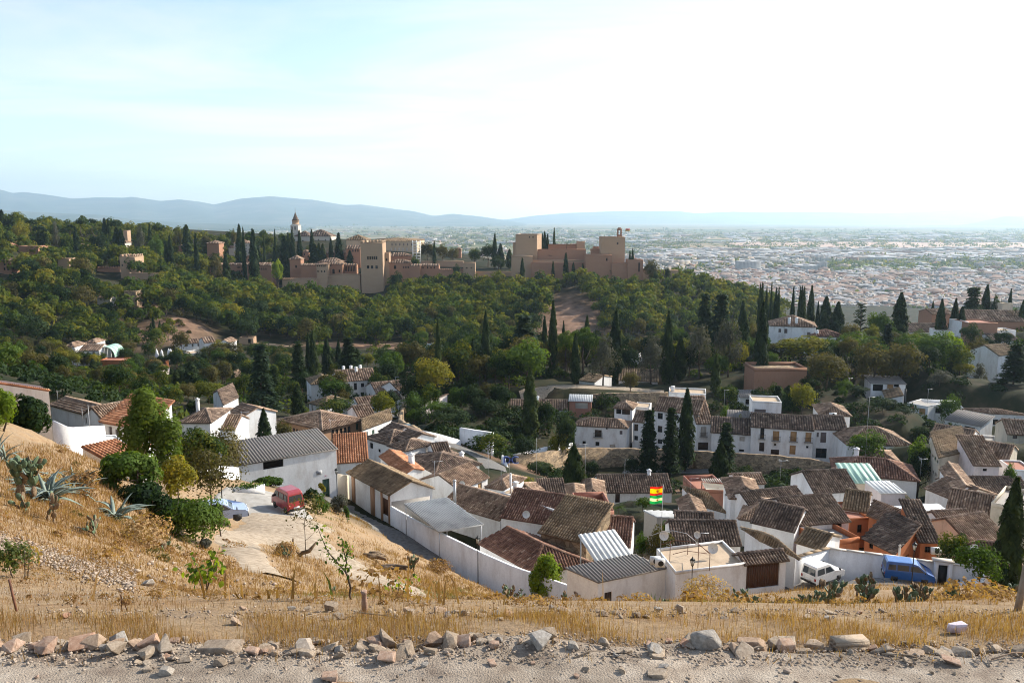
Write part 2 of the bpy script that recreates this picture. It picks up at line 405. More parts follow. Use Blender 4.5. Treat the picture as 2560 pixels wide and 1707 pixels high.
def opening(root,loc,o,eu,nrm,h,style,rv=0.18,parent=None):
 """what fills one opening: window (frame, pane), shutter, blind, door, gate of planks, arch, balcony"""
 u0,u1,v0,v1=h[:4]; o=np.asarray(o,float); ez=np.array([0,0,1.0]); par=parent or root
 pt=lambda u,v,d=0:o+eu*u+ez*v-nrm*d
 w,hh=u1-u0,v1-v0
 def bar(mb,ua,ub,va,vb,d0,d1):
  mb.box((pt(ua,va,d0)+pt(ub,vb,d1))/2,eu*(ub-ua)/2,nrm*(d1-d0)/2,ez*(vb-va)/2)
 base=style.rstrip('+')
 if base in ('w','a','dk'):
  f=MB(); t=min(0.07,w*0.09)
  if base !='dk':
   bar(f,u0,u0+t,v0,v1,rv-0.08,rv-0.02); bar(f,u1-t,u1,v0,v1,rv-0.08,rv-0.02)
   bar(f,u0+t,u1-t,v1-t,v1,rv-0.08,rv-0.02); bar(f,u0+t,u1-t,v0,v0+t,rv-0.08,rv-0.02)
   if w>0.5:bar(f,(u0+u1)/2-t/2,(u0+u1)/2+t/2,v0+t,v1-t,rv-0.075,rv-0.025)
   if hh>1.1:bar(f,u0+t,(u0+u1)/2-t/2,v0+hh*0.62,v0+hh*0.62+t,rv-0.07,rv-0.03); bar(f,(u0+u1)/2+t/2,u1-t,v0+hh*0.62,v0+hh*0.62+t,rv-0.07,rv-0.03)
   wo=obj('window',f.mesh('window',M['darkwood']),par,loc=loc)
   g=MB().poly([pt(u0,v0,rv-0.01),pt(u1,v0,rv-0.01),pt(u1,v1,rv-0.01),pt(u0,v1,rv-0.01)])
   if parent is None:obj('pane',g.mesh('pane',M['glass']),wo)
  else:
   g=MB(); bar(g,u0,u1,v0,v1,rv-0.01,rv+0.03); obj('opening_back',g.mesh('opening_back',M['dark']),par,loc=loc)
 elif base in ('s','b','gs','ws'):
  mt={'s':'shut','b':'blind','gs':'green_shut','ws':'pale'}[base]; f=MB(); bar(f,u0,u1,v0,v1,rv-0.06,rv-0.01)
  n=max(2,min(9,int(hh/0.25)))
  for k in range(n):bar(f,u0+0.04,u1-0.04,v0+(k+0.25)*hh/n,v0+(k+0.75)*hh/n,rv-0.08,rv-0.06)
  obj('window_shutter',f.mesh('window_shutter',M[mt]),par,loc=loc)
 elif base in ('d','gd','dd'):
  n=max(2,int(round(w/0.22))); mt={'d':'wood','gd':'green_shut','dd':'darkwood'}[base]
  dm=MB(); bar(dm,u0,u1,v0,v1,rv-0.02,rv+0.02); do=obj('door',dm.mesh('door',M[mt]),par,loc=loc)
  if parent is None:
   for k in range(n):
    b=MB(); bar(b,u0+k*w/n+0.012,u0+(k+1)*w/n-0.012,v0+0.02,v1-0.02,rv-0.06,rv-0.021); obj('plank',b.mesh('plank',M[mt]),do)
 elif base=='grid':
  g=MB(); bar(g,u0,u1,v0,v1,rv,rv+0.04); bk=obj('opening_back',g.mesh('opening_back',M['dark']),par,loc=loc)
  f=MB(); n=max(3,int(w/0.16))
  for k in range(n):bar(f,u0+(k+0.4)*w/n,u0+(k+0.6)*w/n,v0,v1,0.05,0.08)
  bar(f,u0,u1,v0+hh*0.45,v0+hh*0.5,0.03,0.05); obj('window_grille',f.mesh('window_grille',M['iron']),par,loc=loc)
 if base=='a':                                           # round-headed: fill the corners of the opening with an arch
  a=MB(); rr=w/2; c=np.array([(u0+u1)/2,v1-rr])
  for sgn in (-1,1):
   arc=[c+rr*np.array([sgn*math.cos(t),math.sin(t)]) for t in np.linspace(0,math.pi/2,6)]
   cor=np.array([c[0]+sgn*rr,v1])
   for i in range(5):
    tri=[pt(*cor,0.02),pt(*arc[i],0.02),pt(*arc[i+1],0.02)]; a.poly(tri)
  ao=obj('window_arch',a.mesh('window_arch',M.get('_archmat',M['ochre'])),par,loc=loc)
 if style.endswith('+'):                                   # little balcony with an iron railing
  f=MB(); e=0.45
  bar(f,u0-0.25,u1+0.25,v0-0.1,v0,-e,0.0); b=obj('balcony',f.mesh('balcony',M['grey']),par,loc=loc)
  r=MB(); n=max(5,int((w+0.5)/0.14))
  for k in range(n+1):u=u0-0.25+k*(w+0.5)/n; bar(r,u-0.012,u+0.012,v0,v0+0.95,-e,-e+0.025)
  bar(r,u0-0.25,u1+0.25,v0+0.95,v0+1.0,-e,-e+0.04); bar(r,u0-0.25,u0-0.22,v0+0.95,v0+1.0,-e+0.04,0); bar(r,u1+0.22,u1+0.25,v0+0.95,v0+1.0,-e+0.04,0)
  obj('railing',r.mesh('railing',M['iron']),b if parent is None else par,loc=None if parent is None else loc)

HOUSES={}
def house(key,name,label,cat,crop,A,B,Y,d=6.0,h=3.2,roof='gs',wall='white',tiles='t_brown',C=None,wins=(),YB=None,pitch=21.0,over=0.28,deep=5.0,chim=(),par=0.35,floor=None,cren=0.0,group=None,ribs=None,posts=False):
 """A, B: pixels of the two front eave corners; Y: distance of A; C: pixel of the back corner behind A (else d metres, square)"""
 pa=P(*q(crop,*A),Y); ze=pa[2]
 if YB is None and abs(ze)>4:pb=PZ(*q(crop,*B),ze)
 else:
  pb=P(*q(crop,*B),YB or Y); pb[2]=ze
 ex=(pb-pa)[:2]; w=float(np.linalg.norm(ex)); ex=np.array([*(ex/w),0.0]); ey=np.array([-ex[1],ex[0],0.0])
 if C is not None:
  pc=PZ(*q(crop,*C),ze); dv=(pc-pa); d=float(np.linalg.norm(dv)); ey=dv/d
 nf=unit(np.cross(ex,[0,0,1.0])); nl=unit(np.cross([0,0,1.0],ey)) ; nl=nl if nl @ ex<0 else-nl
 nb=-nf; nr=-nl
 zb=ze-h
 loc0=pa+ex*w/2+ey*d/2; loc0=np.array([loc0[0],loc0[1],zb])
 root=thing(name,label,cat,loc0,group); L_=tuple(-loc0)
 pt=lambda s,t,z:pa+ex*s+ey*t+np.array([0,0,z-ze])
 # walls
 faces={'F':(pt(0,0,zb),ex,w,nf),'L':(pt(0,d,zb),-ey,d,nl),'R':(pt(w,0,zb),ey,d,nr),'B':(pt(w,d,zb),-ex,w,nb)}
 holes={k:[] for k in faces}
 for wn_ in wins:
  f,x0,y0,x1,y1,st=wn_
  o,eu,W,nn=faces[f]
  if f=='N':continue
  c=[]
  for (x,y) in ((x0,y0),(x1,y1)):
   r=ray(*q(crop,x,y)); t=(o @ nn)/(r @ nn); pp=r*t; c.append(((pp-o) @ eu,pp[2]-zb))
  u0,u1=sorted((c[0][0],c[1][0])); v0,v1=sorted((c[0][1],c[1][1]))
  u0,u1=max(u0,0.08),min(u1,W-0.08); v1=min(v1,h-0.12)
  if u1-u0<0.15 or v1-v0<0.15:continue
  if any(u0<b[1]+0.03 and u1>b[0]-0.03 and v0<b[3]+0.03 and v1>b[2]-0.03 for b in holes[f]):continue
  holes[f].append((u0,u1,v0,v1,st))
 wm=MB(); M['_archmat']=M[wall]
 for k,(o,eu,W,nn) in faces.items():
  o2=o-np.array([0,0,deep]); hs=[(a,b,c+deep,e+deep) for (a,b,c,e,s) in holes[k]]
  wall_face(wm,o2,eu,W,h+deep,hs,nn)
 tp=math.tan(R(pitch)); ov=over
 zr={'gs':d/2,'hs':min(d,w)/2 if True else 0,'gt':w/2,'ht':w/2}.get(roof,0)*tp
 st=new_store(); slopes=[]; ridges=[]
 far=Y>125
 def E(s,t,drop=True):return pt(s,t,ze-(ov*tp if drop else 0)+0.06)
 if roof in ('gs','hs'):
  q_=(min(d/2,w/2) if roof=='hs' else 0); ov_s=ov if roof=='hs' else ov*0.5
  zt=ze+d/2*tp+0.06
  if roof=='hs' and w<d:zt=ze+w/2*tp+0.06; q_=w/2
  r0=pt(q_ if q_ else-ov_s,d/2,zt); r1=pt(w-q_ if q_ else w+ov_s,d/2,zt)
  a,b,c,e=E(-ov_s,-ov),E(w+ov_s,-ov),E(w+ov_s,d+ov),E(-ov_s,d+ov)
  slopes+=[[a,b,r1,r0],[c,e,r0,r1]]; ridges.append((r0,r1))
  if q_:slopes+=[[e,a,r0],[b,c,r1]]; ridges+=[(a,r0),(e,r0),(b,r1),(c,r1)]
  else:
   for s in (0,w):wm.poly([pt(s,0,ze),pt(s,d,ze),pt(s,d/2,ze+d/2*tp)],0.5)
 elif roof in ('gt','ht','htf'):
  zt=ze+w/2*tp+0.06; q0=w/2 if roof in ('ht','htf') else 0; q1=w/2 if roof=='ht' else 0; ov_t=ov*0.5
  r0=pt(w/2,min(q0,d/2) if q0 else-ov_t,zt); r1=pt(w/2,max(d-q1,d/2) if q1 else d+ov_t,zt)
  a,b,c,e=E(-ov,-(ov if q0 else ov_t)),E(w+ov,-(ov if q0 else ov_t)),E(w+ov,d+(ov if q1 else ov_t)),E(-ov,d+(ov if q1 else ov_t))
  slopes+=[[e,a,r0,r1],[b,c,r1,r0]]; ridges.append((r0,r1))
  if q0:slopes.append([a,b,r0]); ridges+=[(a,r0),(b,r0)]
  else:wm.poly([pt(0,0,ze),pt(w,0,ze),pt(w/2,0,ze+w/2*tp)],0.5)
  if q1:slopes.append([c,e,r1]); ridges+=[(c,r1),(e,r1)]
  else:wm.poly([pt(w,d,ze),pt(0,d,ze),pt(w/2,d,ze+w/2*tp)],0.5)
 elif roof in ('sf','sb','sl','sr'):
  # one slope: low edge at front / back / left / right
  if roof=='sf':zs=(ze,ze,ze+d*tp,ze+d*tp); k=0
  elif roof=='sb':zs=(ze,ze,ze-d*tp,ze-d*tp); k=2
  elif roof=='sl':zs=(ze,ze+w*tp,ze+w*tp,ze); k=3
  else:zs=(ze+w*tp,ze,ze,ze+w*tp); k=1
  g={'sf':(0,tp),'sb':(0,-tp),'sl':(tp,0),'sr':(-tp,0)}[roof]
  cs=[(-ov,-ov),(w+ov,-ov),(w+ov,d+ov),(-ov,d+ov)]
  z00=zs[0]
  pl=[pt(s,t,z00+g[0]*s+g[1]*t+0.06) for s,t in cs]; pl=pl[k:]+pl[:k]; slopes.append(pl)
  c4=[(0,0),(w,0),(w,d),(0,d)]
  for i in range(4):
   (s0,t0),(s1,t1)=c4[i],c4[(i+1)%4]; za,zb_=zs[i],zs[(i+1)%4]
   if max(za,zb_)>ze+0.01:wm.poly([pt(s0,t0,ze),pt(s1,t1,ze)]+([pt(s1,t1,zb_)] if zb_>ze+.01 else [])+([pt(s0,t0,za)] if za>ze+.01 else []),0.5)
 if posts:                                                  # open shelter: four posts instead of walls
  wm=None
  for s_,t_ in ((0.1,0.1),(w-0.1,0.1),(w-0.1,d-0.1),(0.1,d-0.1)):
   pm_=MB().tube([pt(s_,t_,zb-2.5),pt(s_,t_,ze+{'sf':tp*t_,'sr':tp*(w-s_)}.get(roof,0))],0.05,6); obj('post',pm_.mesh('post',M['metal']),root,loc=L_)
 else:obj('wall',wm.mesh('wall',M[wall]),root,loc=L_)
 for k,(o,eu,W,nn) in faces.items():
  for hl in holes[k]:opening(root,L_,o,eu,nn,hl,hl[4])
 if slopes:
  rm=MB()
  for sl in slopes:
   sl=np.array(sl); n=unit(np.cross(sl[1]-sl[0],sl[-1]-sl[0])); lo=sl-n*0.10; m=len(sl)
   rm.add(np.concatenate([sl,lo]),[list(range(m)),[m+i for i in range(m)][::-1]]+[[i,m+i,m+(i+1)%m,(i+1)%m] for i in range(m)],0.15)
   if ribs:rib_slope(st,sl,ribs)
   elif tiles:tile_slope(st,sl,max(0.27,Y/330.0),max(0.45,Y/220.0),1.0)
  tm=M[tiles] if tiles else M[wall]
  ro=obj('roof',rm.mesh('roof',tm),root,loc=L_)
  if not ribs:
   for a,b in ridges:ridge_caps(st,a,b,0.17 if Y<125 else 0.2,0.42 if Y<125 else 1.0)
  if st['V']:
   o=obj('roof_tile' if not ribs else 'corrugation',store_mesh(st,'roof_tile',tm),ro,'stuff')
 else:
  ro=root
  fl=MB().poly([pt(0.02,0.02,ze-par),pt(w-.02,0.02,ze-par),pt(w-.02,d-.02,ze-par),pt(0.02,d-.02,ze-par)]); obj('terrace_floor',fl.mesh('terrace_floor',M[floor or 'tan']),root,loc=L_)
  pm=MB(); t=0.12
  for (s0,s1,t0,t1) in ((0,w,0,t),(0,w,d-t,d),(0,t,t,d-t),(w-t,w,t,d-t)):
   pm.box(pt((s0+s1)/2,(t0+t1)/2,ze-par/2+0.03),ex*(s1-s0)/2*1.002,ey*(t1-t0)/2*1.002,(0,0,par/2+0.03))
  obj('parapet',pm.mesh('parapet',M[wall]),root,loc=L_)
 if cren:
  cm=MB()
  for (p0,p1) in ((pt(0,0,ze),pt(w,0,ze)),(pt(w,0,ze),pt(w,d,ze)),(pt(w,d,ze),pt(0,d,ze)),(pt(0,d,ze),pt(0,0,ze))):
   L1=np.linalg.norm(p1-p0); n=max(2,int(L1/(cren*1.7))); u=(p1-p0)/L1; sd_=np.cross(u,[0,0,1.0])
   for k in range(n):cm.box(p0+u*((k+0.5)*L1/n)+np.array([0,0,cren*0.55])-sd_*0.3,u*(cren*0.45),sd_*0.28,(0,0,cren*0.55))
  obj('battlement',cm.mesh('battlement',M[wall]),root,'stuff',loc=L_)
 for ch in chim:
  s,t,hh,wd=ch[:4]
  c=pt(s*w,t*d,ze); zt=ze+(zr if roof !='n' else 0)+hh
  cm=MB(); cm.box((c[0],c[1],(ze+zt)/2-0.2),ex*wd/2,ey*wd/2,(0,0,(zt-ze)/2+0.4)); cm.box((c[0],c[1],zt+0.24),ex*(wd/2+0.08),ey*(wd/2+0.08),(0,0,0.05))
  for a in (-1,1):
   for b in (-1,1):cm.box((c+ex*a*wd*.38+ey*b*wd*.38)*np.array([1,1,0])+np.array([0,0,zt+.1]),ex*.05,ey*.05,(0,0,.1))
  if roof[:1] in 'gh':cm.lathe((c[0],c[1],zt+0.29),[(wd*.6,0),(wd*.3,0.18),(0.02,0.25)],4)
  obj('chimney',cm.mesh('chimney',M[ch[4] if len(ch)>4 else 'white']),ro,loc=L_ if ro is root else None)
 HOUSES[key]=dict(root=root,A=pa,ex=ex,ey=ey,w=w,d=d,ze=ze,zb=zb,zr=ze+zr,faces=faces,L=L_)
 return root
# ------------------------------------------------------------------ houses of the near lane and the roofs behind it
SPECS=[]
def H(*a,**k):SPECS.append((a,{'group':GRP,**k}))
GRP='whitewashed houses of the hillside quarter'
H('rib_house','house','long white house with dark ribbed single-slope roof and green door','house',6,(-160,1092),(700,947),84,d=6.2,h=5.6,roof='sf',tiles='fibro',ribs=0.34,pitch=9,over=0.15,
 wins=[('F',60,1040,240,1100,'dk'),('F',578,1215,645,1370,'gd')])
H('barn','barn','barn with brown-ribbed roof, white panels between brown posts and a bare cement gable','barn',6,(1168,1345),(1535,1290),85,C=(805,1150),h=3.4,roof='gt',tiles='t_tan',pitch=25,over=0.25,
 wins=[('L',1102,1365,1160,1545,'d')])
H('stripe_roof','house','low house behind the lamp with boldly striped tan tile roof','house',6,(690,1068),(965,1050),104,d=6.0,h=3,roof='sf',tiles='t_red',pitch=20)
H('chimney_house','house','house behind the barn with orange-striped roof and brick-capped chimney','house',6,(1285,1175),(1450,1130),98,C=(1085,1010),h=3.4,roof='gt',tiles='t_red',pitch=18,chim=[(0.75,0.25,0.9,0.7)])
H('step_a','house','white house with dark hipped roof at the low end of the stepped row','house',6,(962,850),(1165,912),125,d=6.5,h=4.5,roof='hs',tiles='t_dark',pitch=20,
 wins=[('F',992,890,1020,948,'w'),('F',1065,945,1085,980,'w')])
H('step_b','house','small white upper block with dark roof topping the stepped row','house',6,(1078,792),(1190,832),129,d=5,h=4.2,roof='gs',tiles='t_dark',pitch=20,wins=[('R',1200,838,1225,870,'w')])
H('step_c','house','white block with dark roof and tall doorway in the middle of the stepped row','house',6,(1215,850),(1330,892),123,d=5,h=4,roof='gs',tiles='t_dark',pitch=20,wins=[('R',1325,905,1345,945,'dd')])
H('step_d','house','white block with dark hipped roof at the front of the stepped row','house',6,(1158,918),(1300,962),117,d=5,h=4.4,roof='hs',tiles='t_dark',pitch=20)
H('step_e','house','white terraced annex with low walls stepping down towards the walled street','house',6,(1395,960),(1490,985),117,d=5,h=4,roof='n',par=0.6)
H('dark_hip','house','white house under a broad dark hipped roof beside the sloping street','house',6,(1570,1160),(1945,1080),106,d=9,h=3.6,roof='hs',tiles='t_dark',pitch=17,chim=[(0.9,0.4,-0.4,0.5)])
H('gable_mid','house','small white gabled house between the stepped row and the broad dark roof','house',6,(1560,1000),(1700,985),113,d=4.5,h=3.5,roof='gs',tiles='t_dark',pitch=24)
H('court_house','house','white house with brown gabled roof, tan shutter and railed balcony','house',13,(645,428),(902,320),95,d=6.2,h=4.3,roof='gs',pitch=22,wins=[('F',818,378,855,445,'b'),('F',735,412,762,462,'s')])
H('pyramid_s','house','tiny white house with pointed brown roof beside a slim white flue','house',13,(905,405),(1075,432),98,d=5,h=3.2,roof='ht',pitch=24)
H('white_steps','house','narrow stepped white walls with flat tops above the long brown roof','house',13,(1015,460),(1110,480),93,d=3,h=4,roof='n',par=0.2,chim=[(0.8,0.5,0.9,0.5)])
H('roof_w','house','low house with brown roof whose tile courses run down to a tan terrace','house',13,(515,545),(1010,690),90,d=6.2,h=3.4,roof='gs',pitch=22)
H('wine_roof','house','long house with wine-brown tiled roof and white parapet at one end','house',13,(1022,662),(1730,772),83,d=8,h=3.4,roof='gs',tiles='t_wine',pitch=24)
H('wine_end','house','white windowless end block with bare chimney beside the wine-brown roof','house',13,(1738,690),(1850,640),79.5,d=6,h=5.6,roof='n',par=0.1,chim=[(0.12,0.3,0.4,0.6)])
H('wine_two','house','house with reddish tiled roof facing the slope below the red terrace','house',13,(1738,882),(2138,918),75.5,d=6.4,h=3.2,roof='gs',tiles='t_wine',pitch=26)
H('near_hip','house','big near house behind the lane wall with half-hipped brown and reddish roof','house',13,(1300,1140),(1810,1078),69,C=(835,890),h=3.6,roof='htf',tiles='t_wine',pitch=23,over=0.3)
H('stone_house','house','bare yellow stone house with pale tiled roof behind the big near roof','house',13,(1368,800),(1760,892),75,d=5.5,h=3.2,roof='sf',wall='stone',tiles='t_tan',pitch=20)
H('corru_house','outbuilding','white outbuilding with grey-brown corrugated roof and black doorway on the lane','outbuilding',11,(752,690),(1340,566),61.5,C=(480,592),h=4.5,roof='sf',tiles='fibro',ribs=0.30,pitch=4,over=0.12,wins=[('F',806,782,868,915,'dd')])
H('terrace_house','house','white house with tan flat terrace, air conditioner and bent awning frames','house',11,(1425,606),(2035,524),62,C=(1260,400),h=4.2,roof='n',par=0.18,floor='tan')
H('gate_house','gatehouse','white gate with dark tiled canopy over brown plank doors','gatehouse',12,(-205,520),(160,480),64,d=1.6,h=3.4,roof='gs',tiles='t_dark',pitch=24,over=0.35,wins=[('F',-185,545,92,720,'d')])
H('pantile_porch','porch','white porch with short tiled canopy above a barred doorway','porch',13,(1690,1335),(1868,1310),63,d=1.2,h=3.0,roof='sf',tiles='t_dark',pitch=22,over=0.3,wins=[('F',1750,1335,1852,1470,'grid')])
H('panel_roof','shelter','white metal panel lean-to in the yard behind the corrugated roof','shelter',11,(735,515),(1048,465),66.5,d=3.6,h=2.4,roof='sf',wall='white',tiles='whitesheet',ribs=0.45,pitch=16,over=0.1,posts=True)
H('grey_lean','shelter','grey corrugated carport roof inside the lane wall beside the barn','carport',13,(478,800),(862,735),76,C=(180,640),h=2.5,roof='sf',wall='white',tiles='sheet',ribs=0.15,pitch=9,over=0.05,posts=True)
H('ter_back','house','house with dark tiled roof rising behind the tan terrace','house',11,(1405,350),(1990,358),74,d=5,h=3.6,roof='gs',tiles='t_dark',pitch=27)
H('ter_back2','house','short dark roof tucked above the long one behind the tan terrace','house',11,(1425,208),(1760,228),81,d=4,h=3.4,roof='gs',tiles='t_dark',pitch=25)
H('shed_blue','shed','white shed with grey-blue sheet roof beside the flagpole','shed',11,(1262,150),(1500,130),85,C=(1150,95),h=3.6,roof='sr',wall='grey',tiles='sheet',ribs=0.25,pitch=6,over=0.1)
H('mini_gable','house','little white cottage with brown gable roof beside the shed by the flagpole','house',11,(1515,128),(1705,132),87,d=6,h=3.4,roof='gt',pitch=27)
H('red_terrace','house','house with red paved roof terrace, brick pillars and low parapet','house',7,(600,1500),(890,1492),92,d=7,h=3.4,roof='n',par=0.9,wall='terra',floor='terra')
H('long_white','house','long white house with dark ridged roof directly behind the two flags','house',7,(765,1325),(1392,1318),121,d=7,h=4,roof='gs',tiles='t_dark',pitch=25,wins=[('F',900,1338,940,1415,'dd')],chim=[(0.74,0.5,0.5,0.55)])
H('pyr_a','house','small house with pointed grey-brown roof left of its larger twin','house',7,(475,1392),(632,1394),104,d=6,h=3,roof='ht',pitch=27)
H('pyr_b','house','larger house with steep pointed grey-brown roof behind the red terrace','house',7,(600,1388),(812,1392),109,d=8,h=3,roof='ht',pitch=28)
H('roof_l7','house','house with ribbed tan hipped roof left of the white roller awning','house',7,(-60,1408),(290,1400),98,d=7,h=3,roof='hs',pitch=24)
H('awning_house','house','house with white roller awning over a dark tiled lean-to','house',7,(265,1385),(470,1378),101,d=4,h=3,roof='sf',tiles='t_dark',pitch=18)
H('tan_gable','house','house with tan tile roof, white gable and orange eave wall behind the flags','house',7,(1632,1440),(1855,1500),98,C=(1482,1362),h=3,roof='sf',tiles='t_tan',wall='white',pitch=20)
H('tower_house','tower house','white lookout house with pointed roof and open dark galleries','house',7,(1905,1372),(2172,1385),92,d=7,h=7.5,roof='ht',pitch=26,wins=[('F',2020,1392,2150,1415,'dk'),('L',1920,1385,1990,1445,'dk'),('L',1925,1455,1990,1520,'dk')],chim=[(1.05,0.2,-1.2,0.75)])
H('roof_t7','house','house with brown roof and twin red chimneys near the pergola','house',7,(1960,1252),(2200,1246),111,C=(1890,1172),h=3.4,roof='gs',pitch=20)
H('pergola_house','house','low brick-red house with slatted pergola and cream sail shade','house',7,(1610,1300),(1880,1290),106,d=6,h=3,roof='n',wall='terra',floor='terra',par=0.7)
H('hip_mid','house','house with broad brown hipped roof below the lookout house','house',7,(1990,1550),(2330,1600),86,d=9,h=3.2,roof='hs',pitch=24)
# right, above the parked cars
H('white_long','house','white house with long dark roof and two barred windows above the parked white van','house',12,(225,190),(705,152),78,d=7,h=4.0,roof='gs',tiles='t_dark',pitch=24,wins=[('F',318,195,378,262,'grid'),('F',575,178,640,245,'grid')])
H('white_long_b','house','dark roofed wing joined to the left end of the white barred-window house','house',12,(-140,160),(228,243),79,d=6,h=4,roof='gs',tiles='t_dark',pitch=24)
H('roof_88','house','house with dark tile roof and pale ridge behind the barred-window house','house',8,(-120,1500),(372,1445),88,d=6,h=3.4,roof='gs',tiles='t_dark',pitch=24)
H('roof_92','house','white house with dark roof and blank sunlit gable at mid slope','house',8,(402,1322),(782,1310),93,d=6.5,h=4,roof='gs',tiles='t_dark',pitch=25)
H('roof_84','house','narrow house whose tan roof falls away beside a white coping','house',8,(655,1462),(868,1495),85,d=6,h=3.4,roof='gs',tiles='t_tan',pitch=21)
H('orange_near','house','orange house with single dark roof slope behind the lane wall lamp','house',12,(842,308),(1095,432),75,C=(1052,190),h=4.2,roof='sf',wall='orange',tiles='t_dark',pitch=14,wins=[('F',880,345,912,405,'grid'),('R',1190,465,1225,490,'dk')])
H('orange_loft','house','orange house with long brown roof and an open loft under the eaves','house',12,(880,105),(1250,250),81,C=(930,50),h=4,roof='sf',wall='orange',tiles='t_brown',pitch=18,wins=[('F',900,118,1045,190,'dk')])
H('orange_low','house','low orange block with barred window left of the open loft','house',12,(712,140),(890,130),82,d=5,h=3.6,roof='n',wall='orange',floor='terra',par=0.2,wins=[('F',780,190,815,258,'grid')])
H('orange_side','house','orange house with small dark porch roof, window and wall-hung air conditioner','house',12,(1330,330),(1480,335),74,d=5,h=4.5,roof='sf',wall='orange',tiles='t_dark',pitch=24,wins=[('F',1368,378,1415,432,'grid')])
H('terrace_red','house','house with flat terrace and rust-red parapet above the corner of the lane wall','house',12,(505,345),(800,300),74,d=5,h=3,roof='n',wall='orange',floor='grey',par=0.5)
H('near_tan','house','near house with tan hipped roof just behind the plank gate','house',12,(-60,330),(238,470),69,C=(-200,235),h=3.4,roof='hs',tiles='t_tan',pitch=23)
H('tan_small','house','low tan-roofed house between the plank gate and the rust-red terrace','house',12,(250,335),(470,400),72,d=4,h=3,roof='gs',tiles='t_tan',pitch=20)
H('tarp_house','house','house roofed with pale grey tarpaulin sheets','house',12,(1290,200),(1690,150),87,C=(1090,55),h=4,roof='sr',wall='grey',tiles='tarp',ribs=1.4,pitch=3,over=0.1)
H('roof_j','house','sagging brown roof beside the tarpaulin roof','house',12,(1560,235),(1850,215),83,d=5,h=3.2,roof='gs',pitch=24)
H('roof_k','house','house with ribbed dark brown roof standing in front of the tall cream wall','house',12,(1745,345),(2075,290),79,d=6,h=3.2,roof='gs',tiles='t_brown',wall='cream',pitch=27)
H('cream_long','house','cream walled house with long dusky tiled roof above the tarpaulin','house',8,(1560,1458),(1930,1528),94,d=6.5,h=5,roof='gs',wall='cream',tiles='t_brown',pitch=25)
H('cream_block','house','tall windowless cream block with pipes on its flat top','house',8,(1945,1415),(2250,1478),90,d=8,h=8.5,roof='n',wall='cream',floor='grey',par=0.5)
H('roof_n','house','white walled house with tiled roof behind the leafy tree on the lane','house',12,(1895,560),(2130,585),64,d=5,h=3.4,roof='gs',tiles='t_wine',pitch=27)
# middle street: row of white houses on the retaining wall
GRP='white houses in the street above the stone retaining wall'
H('row_a','house','white two-storey row house with brown blinds, balconies and patched reddish roof','house',8,(-145,752),(397,786),160,d=8,h=6.7,roof='gs',tiles='t_dark',pitch=25,over=0.3,
 wins=[('F',-65,765,-35,860,'w+'),('F',45,790,95,878,'b+'),('F',197,795,247,885,'b+'),('F',328,803,376,890,'b+'),('F',-75,890,-35,970,'dd'),('F',25,950,95,1000,'dd'),('F',190,915,238,997,'b'),('F',332,920,352,942,'w'),('F',52,898,72,920,'w')])
H('row_b','house','white end house of the row with tall dark shutters and big brown ground window','house',8,(399,772),(690,784),158.5,d=8,h=7.2,roof='gs',tiles='t_dark',pitch=25,over=0.3,
 wins=[('F',460,803,505,895,'s'),('F',588,810,632,900,'s'),('F',425,803,442,845,'s'),('F',418,940,508,1030,'w'),('F',595,935,612,960,'w'),('F',570,1018,626,1075,'dd')])
H('row_c','house','low white house with small barred window joining the row to its gated neighbour','house',7,(1738,800),(2082,824),163,d=5,h=4.4,roof='sf',tiles='t_dark',pitch=22,wins=[('F',1983,840,2025,882,'ws'),('F',1978,950,2020,972,'dk')])
H('row_d','house','narrow white house with dark garage door and balcony below a sloping roof','house',7,(1612,727),(1740,727),166,d=8,h=7.0,roof='sf',tiles='t_brown',pitch=27,wins=[('F',1645,755,1690,840,'ws+'),('F',1622,890,1708,957,'dd')])
H('row_e','house','tallest white house of the row, with wide tiled roof behind three dark conifers','house',7,(1240,608),(1632,648),172,d=9,h=9,roof='gs',tiles='t_brown',pitch=25,wins=[('F',1270,632,1312,690,'w'),('F',1270,745,1308,805,'w'),('F',1270,860,1308,905,'w'),('F',1420,650,1450,700,'w'),('F',1420,755,1450,820,'w')])
H('row_f','house','plain white block rising behind the tallest house of the row','house',7,(1366,455),(1690,470),188,d=6,h=6,roof='n',par=0.3,chim=[(0.1,0.5,0.6,0.8)])
H('row_g','house','broad white house with hipped brown roof, iron balcony and cellar windows','house',7,(548,740),(1000,766),172,C=(600,690),h=5.6,roof='hs',tiles='t_brown',pitch=23,wins=[('F',722,780,780,845,'w+'),('F',938,788,962,822,'s'),('F',818,764,832,778,'dk'),('F',614,878,642,916,'dk'),('F',727,884,760,922,'dk'),('F',850,910,898,936,'ws')])
H('row_h','house','white lookout turret with white-tipped hip ridges and glazed gallery','house',7,(893,590),(1048,602),178,d=5.5,h=8,roof='ht',tiles='t_brown',pitch=26,wins=[('F',908,600,952,645,'dk'),('F',958,603,1028,652,'w')])
H('row_i','house','narrow white house wedged between the turret and the tallest house','house',7,(1052,706),(1150,716),172,d=7,h=6.5,roof='gs',pitch=24,wins=[('F',1065,730,1098,793,'w'),('F',1066,832,1096,874,'w')])
H('row_i2','house','white upper storey with tan blind above the narrow wedged house','house',7,(1068,582),(1196,590),181,d=5,h=5,roof='n',par=0.2,wins=[('F',1092,606,1132,638,'b')])
H('row_j','house','white flat-topped block with brown shutters above the patched reddish roof','house',7,(2095,532),(2350,542),168,d=6,h=8,roof='n',par=0.3,wins=[('F',2112,600,2210,632,'s')])
H('row_k','house','low dark garden roof with yellow shrub beside the narrow garage house','shelter',7,(1880,668),(2085,682),170,d=4,h=3.4,roof='sf',tiles='fibro',ribs=0.5,pitch=8)
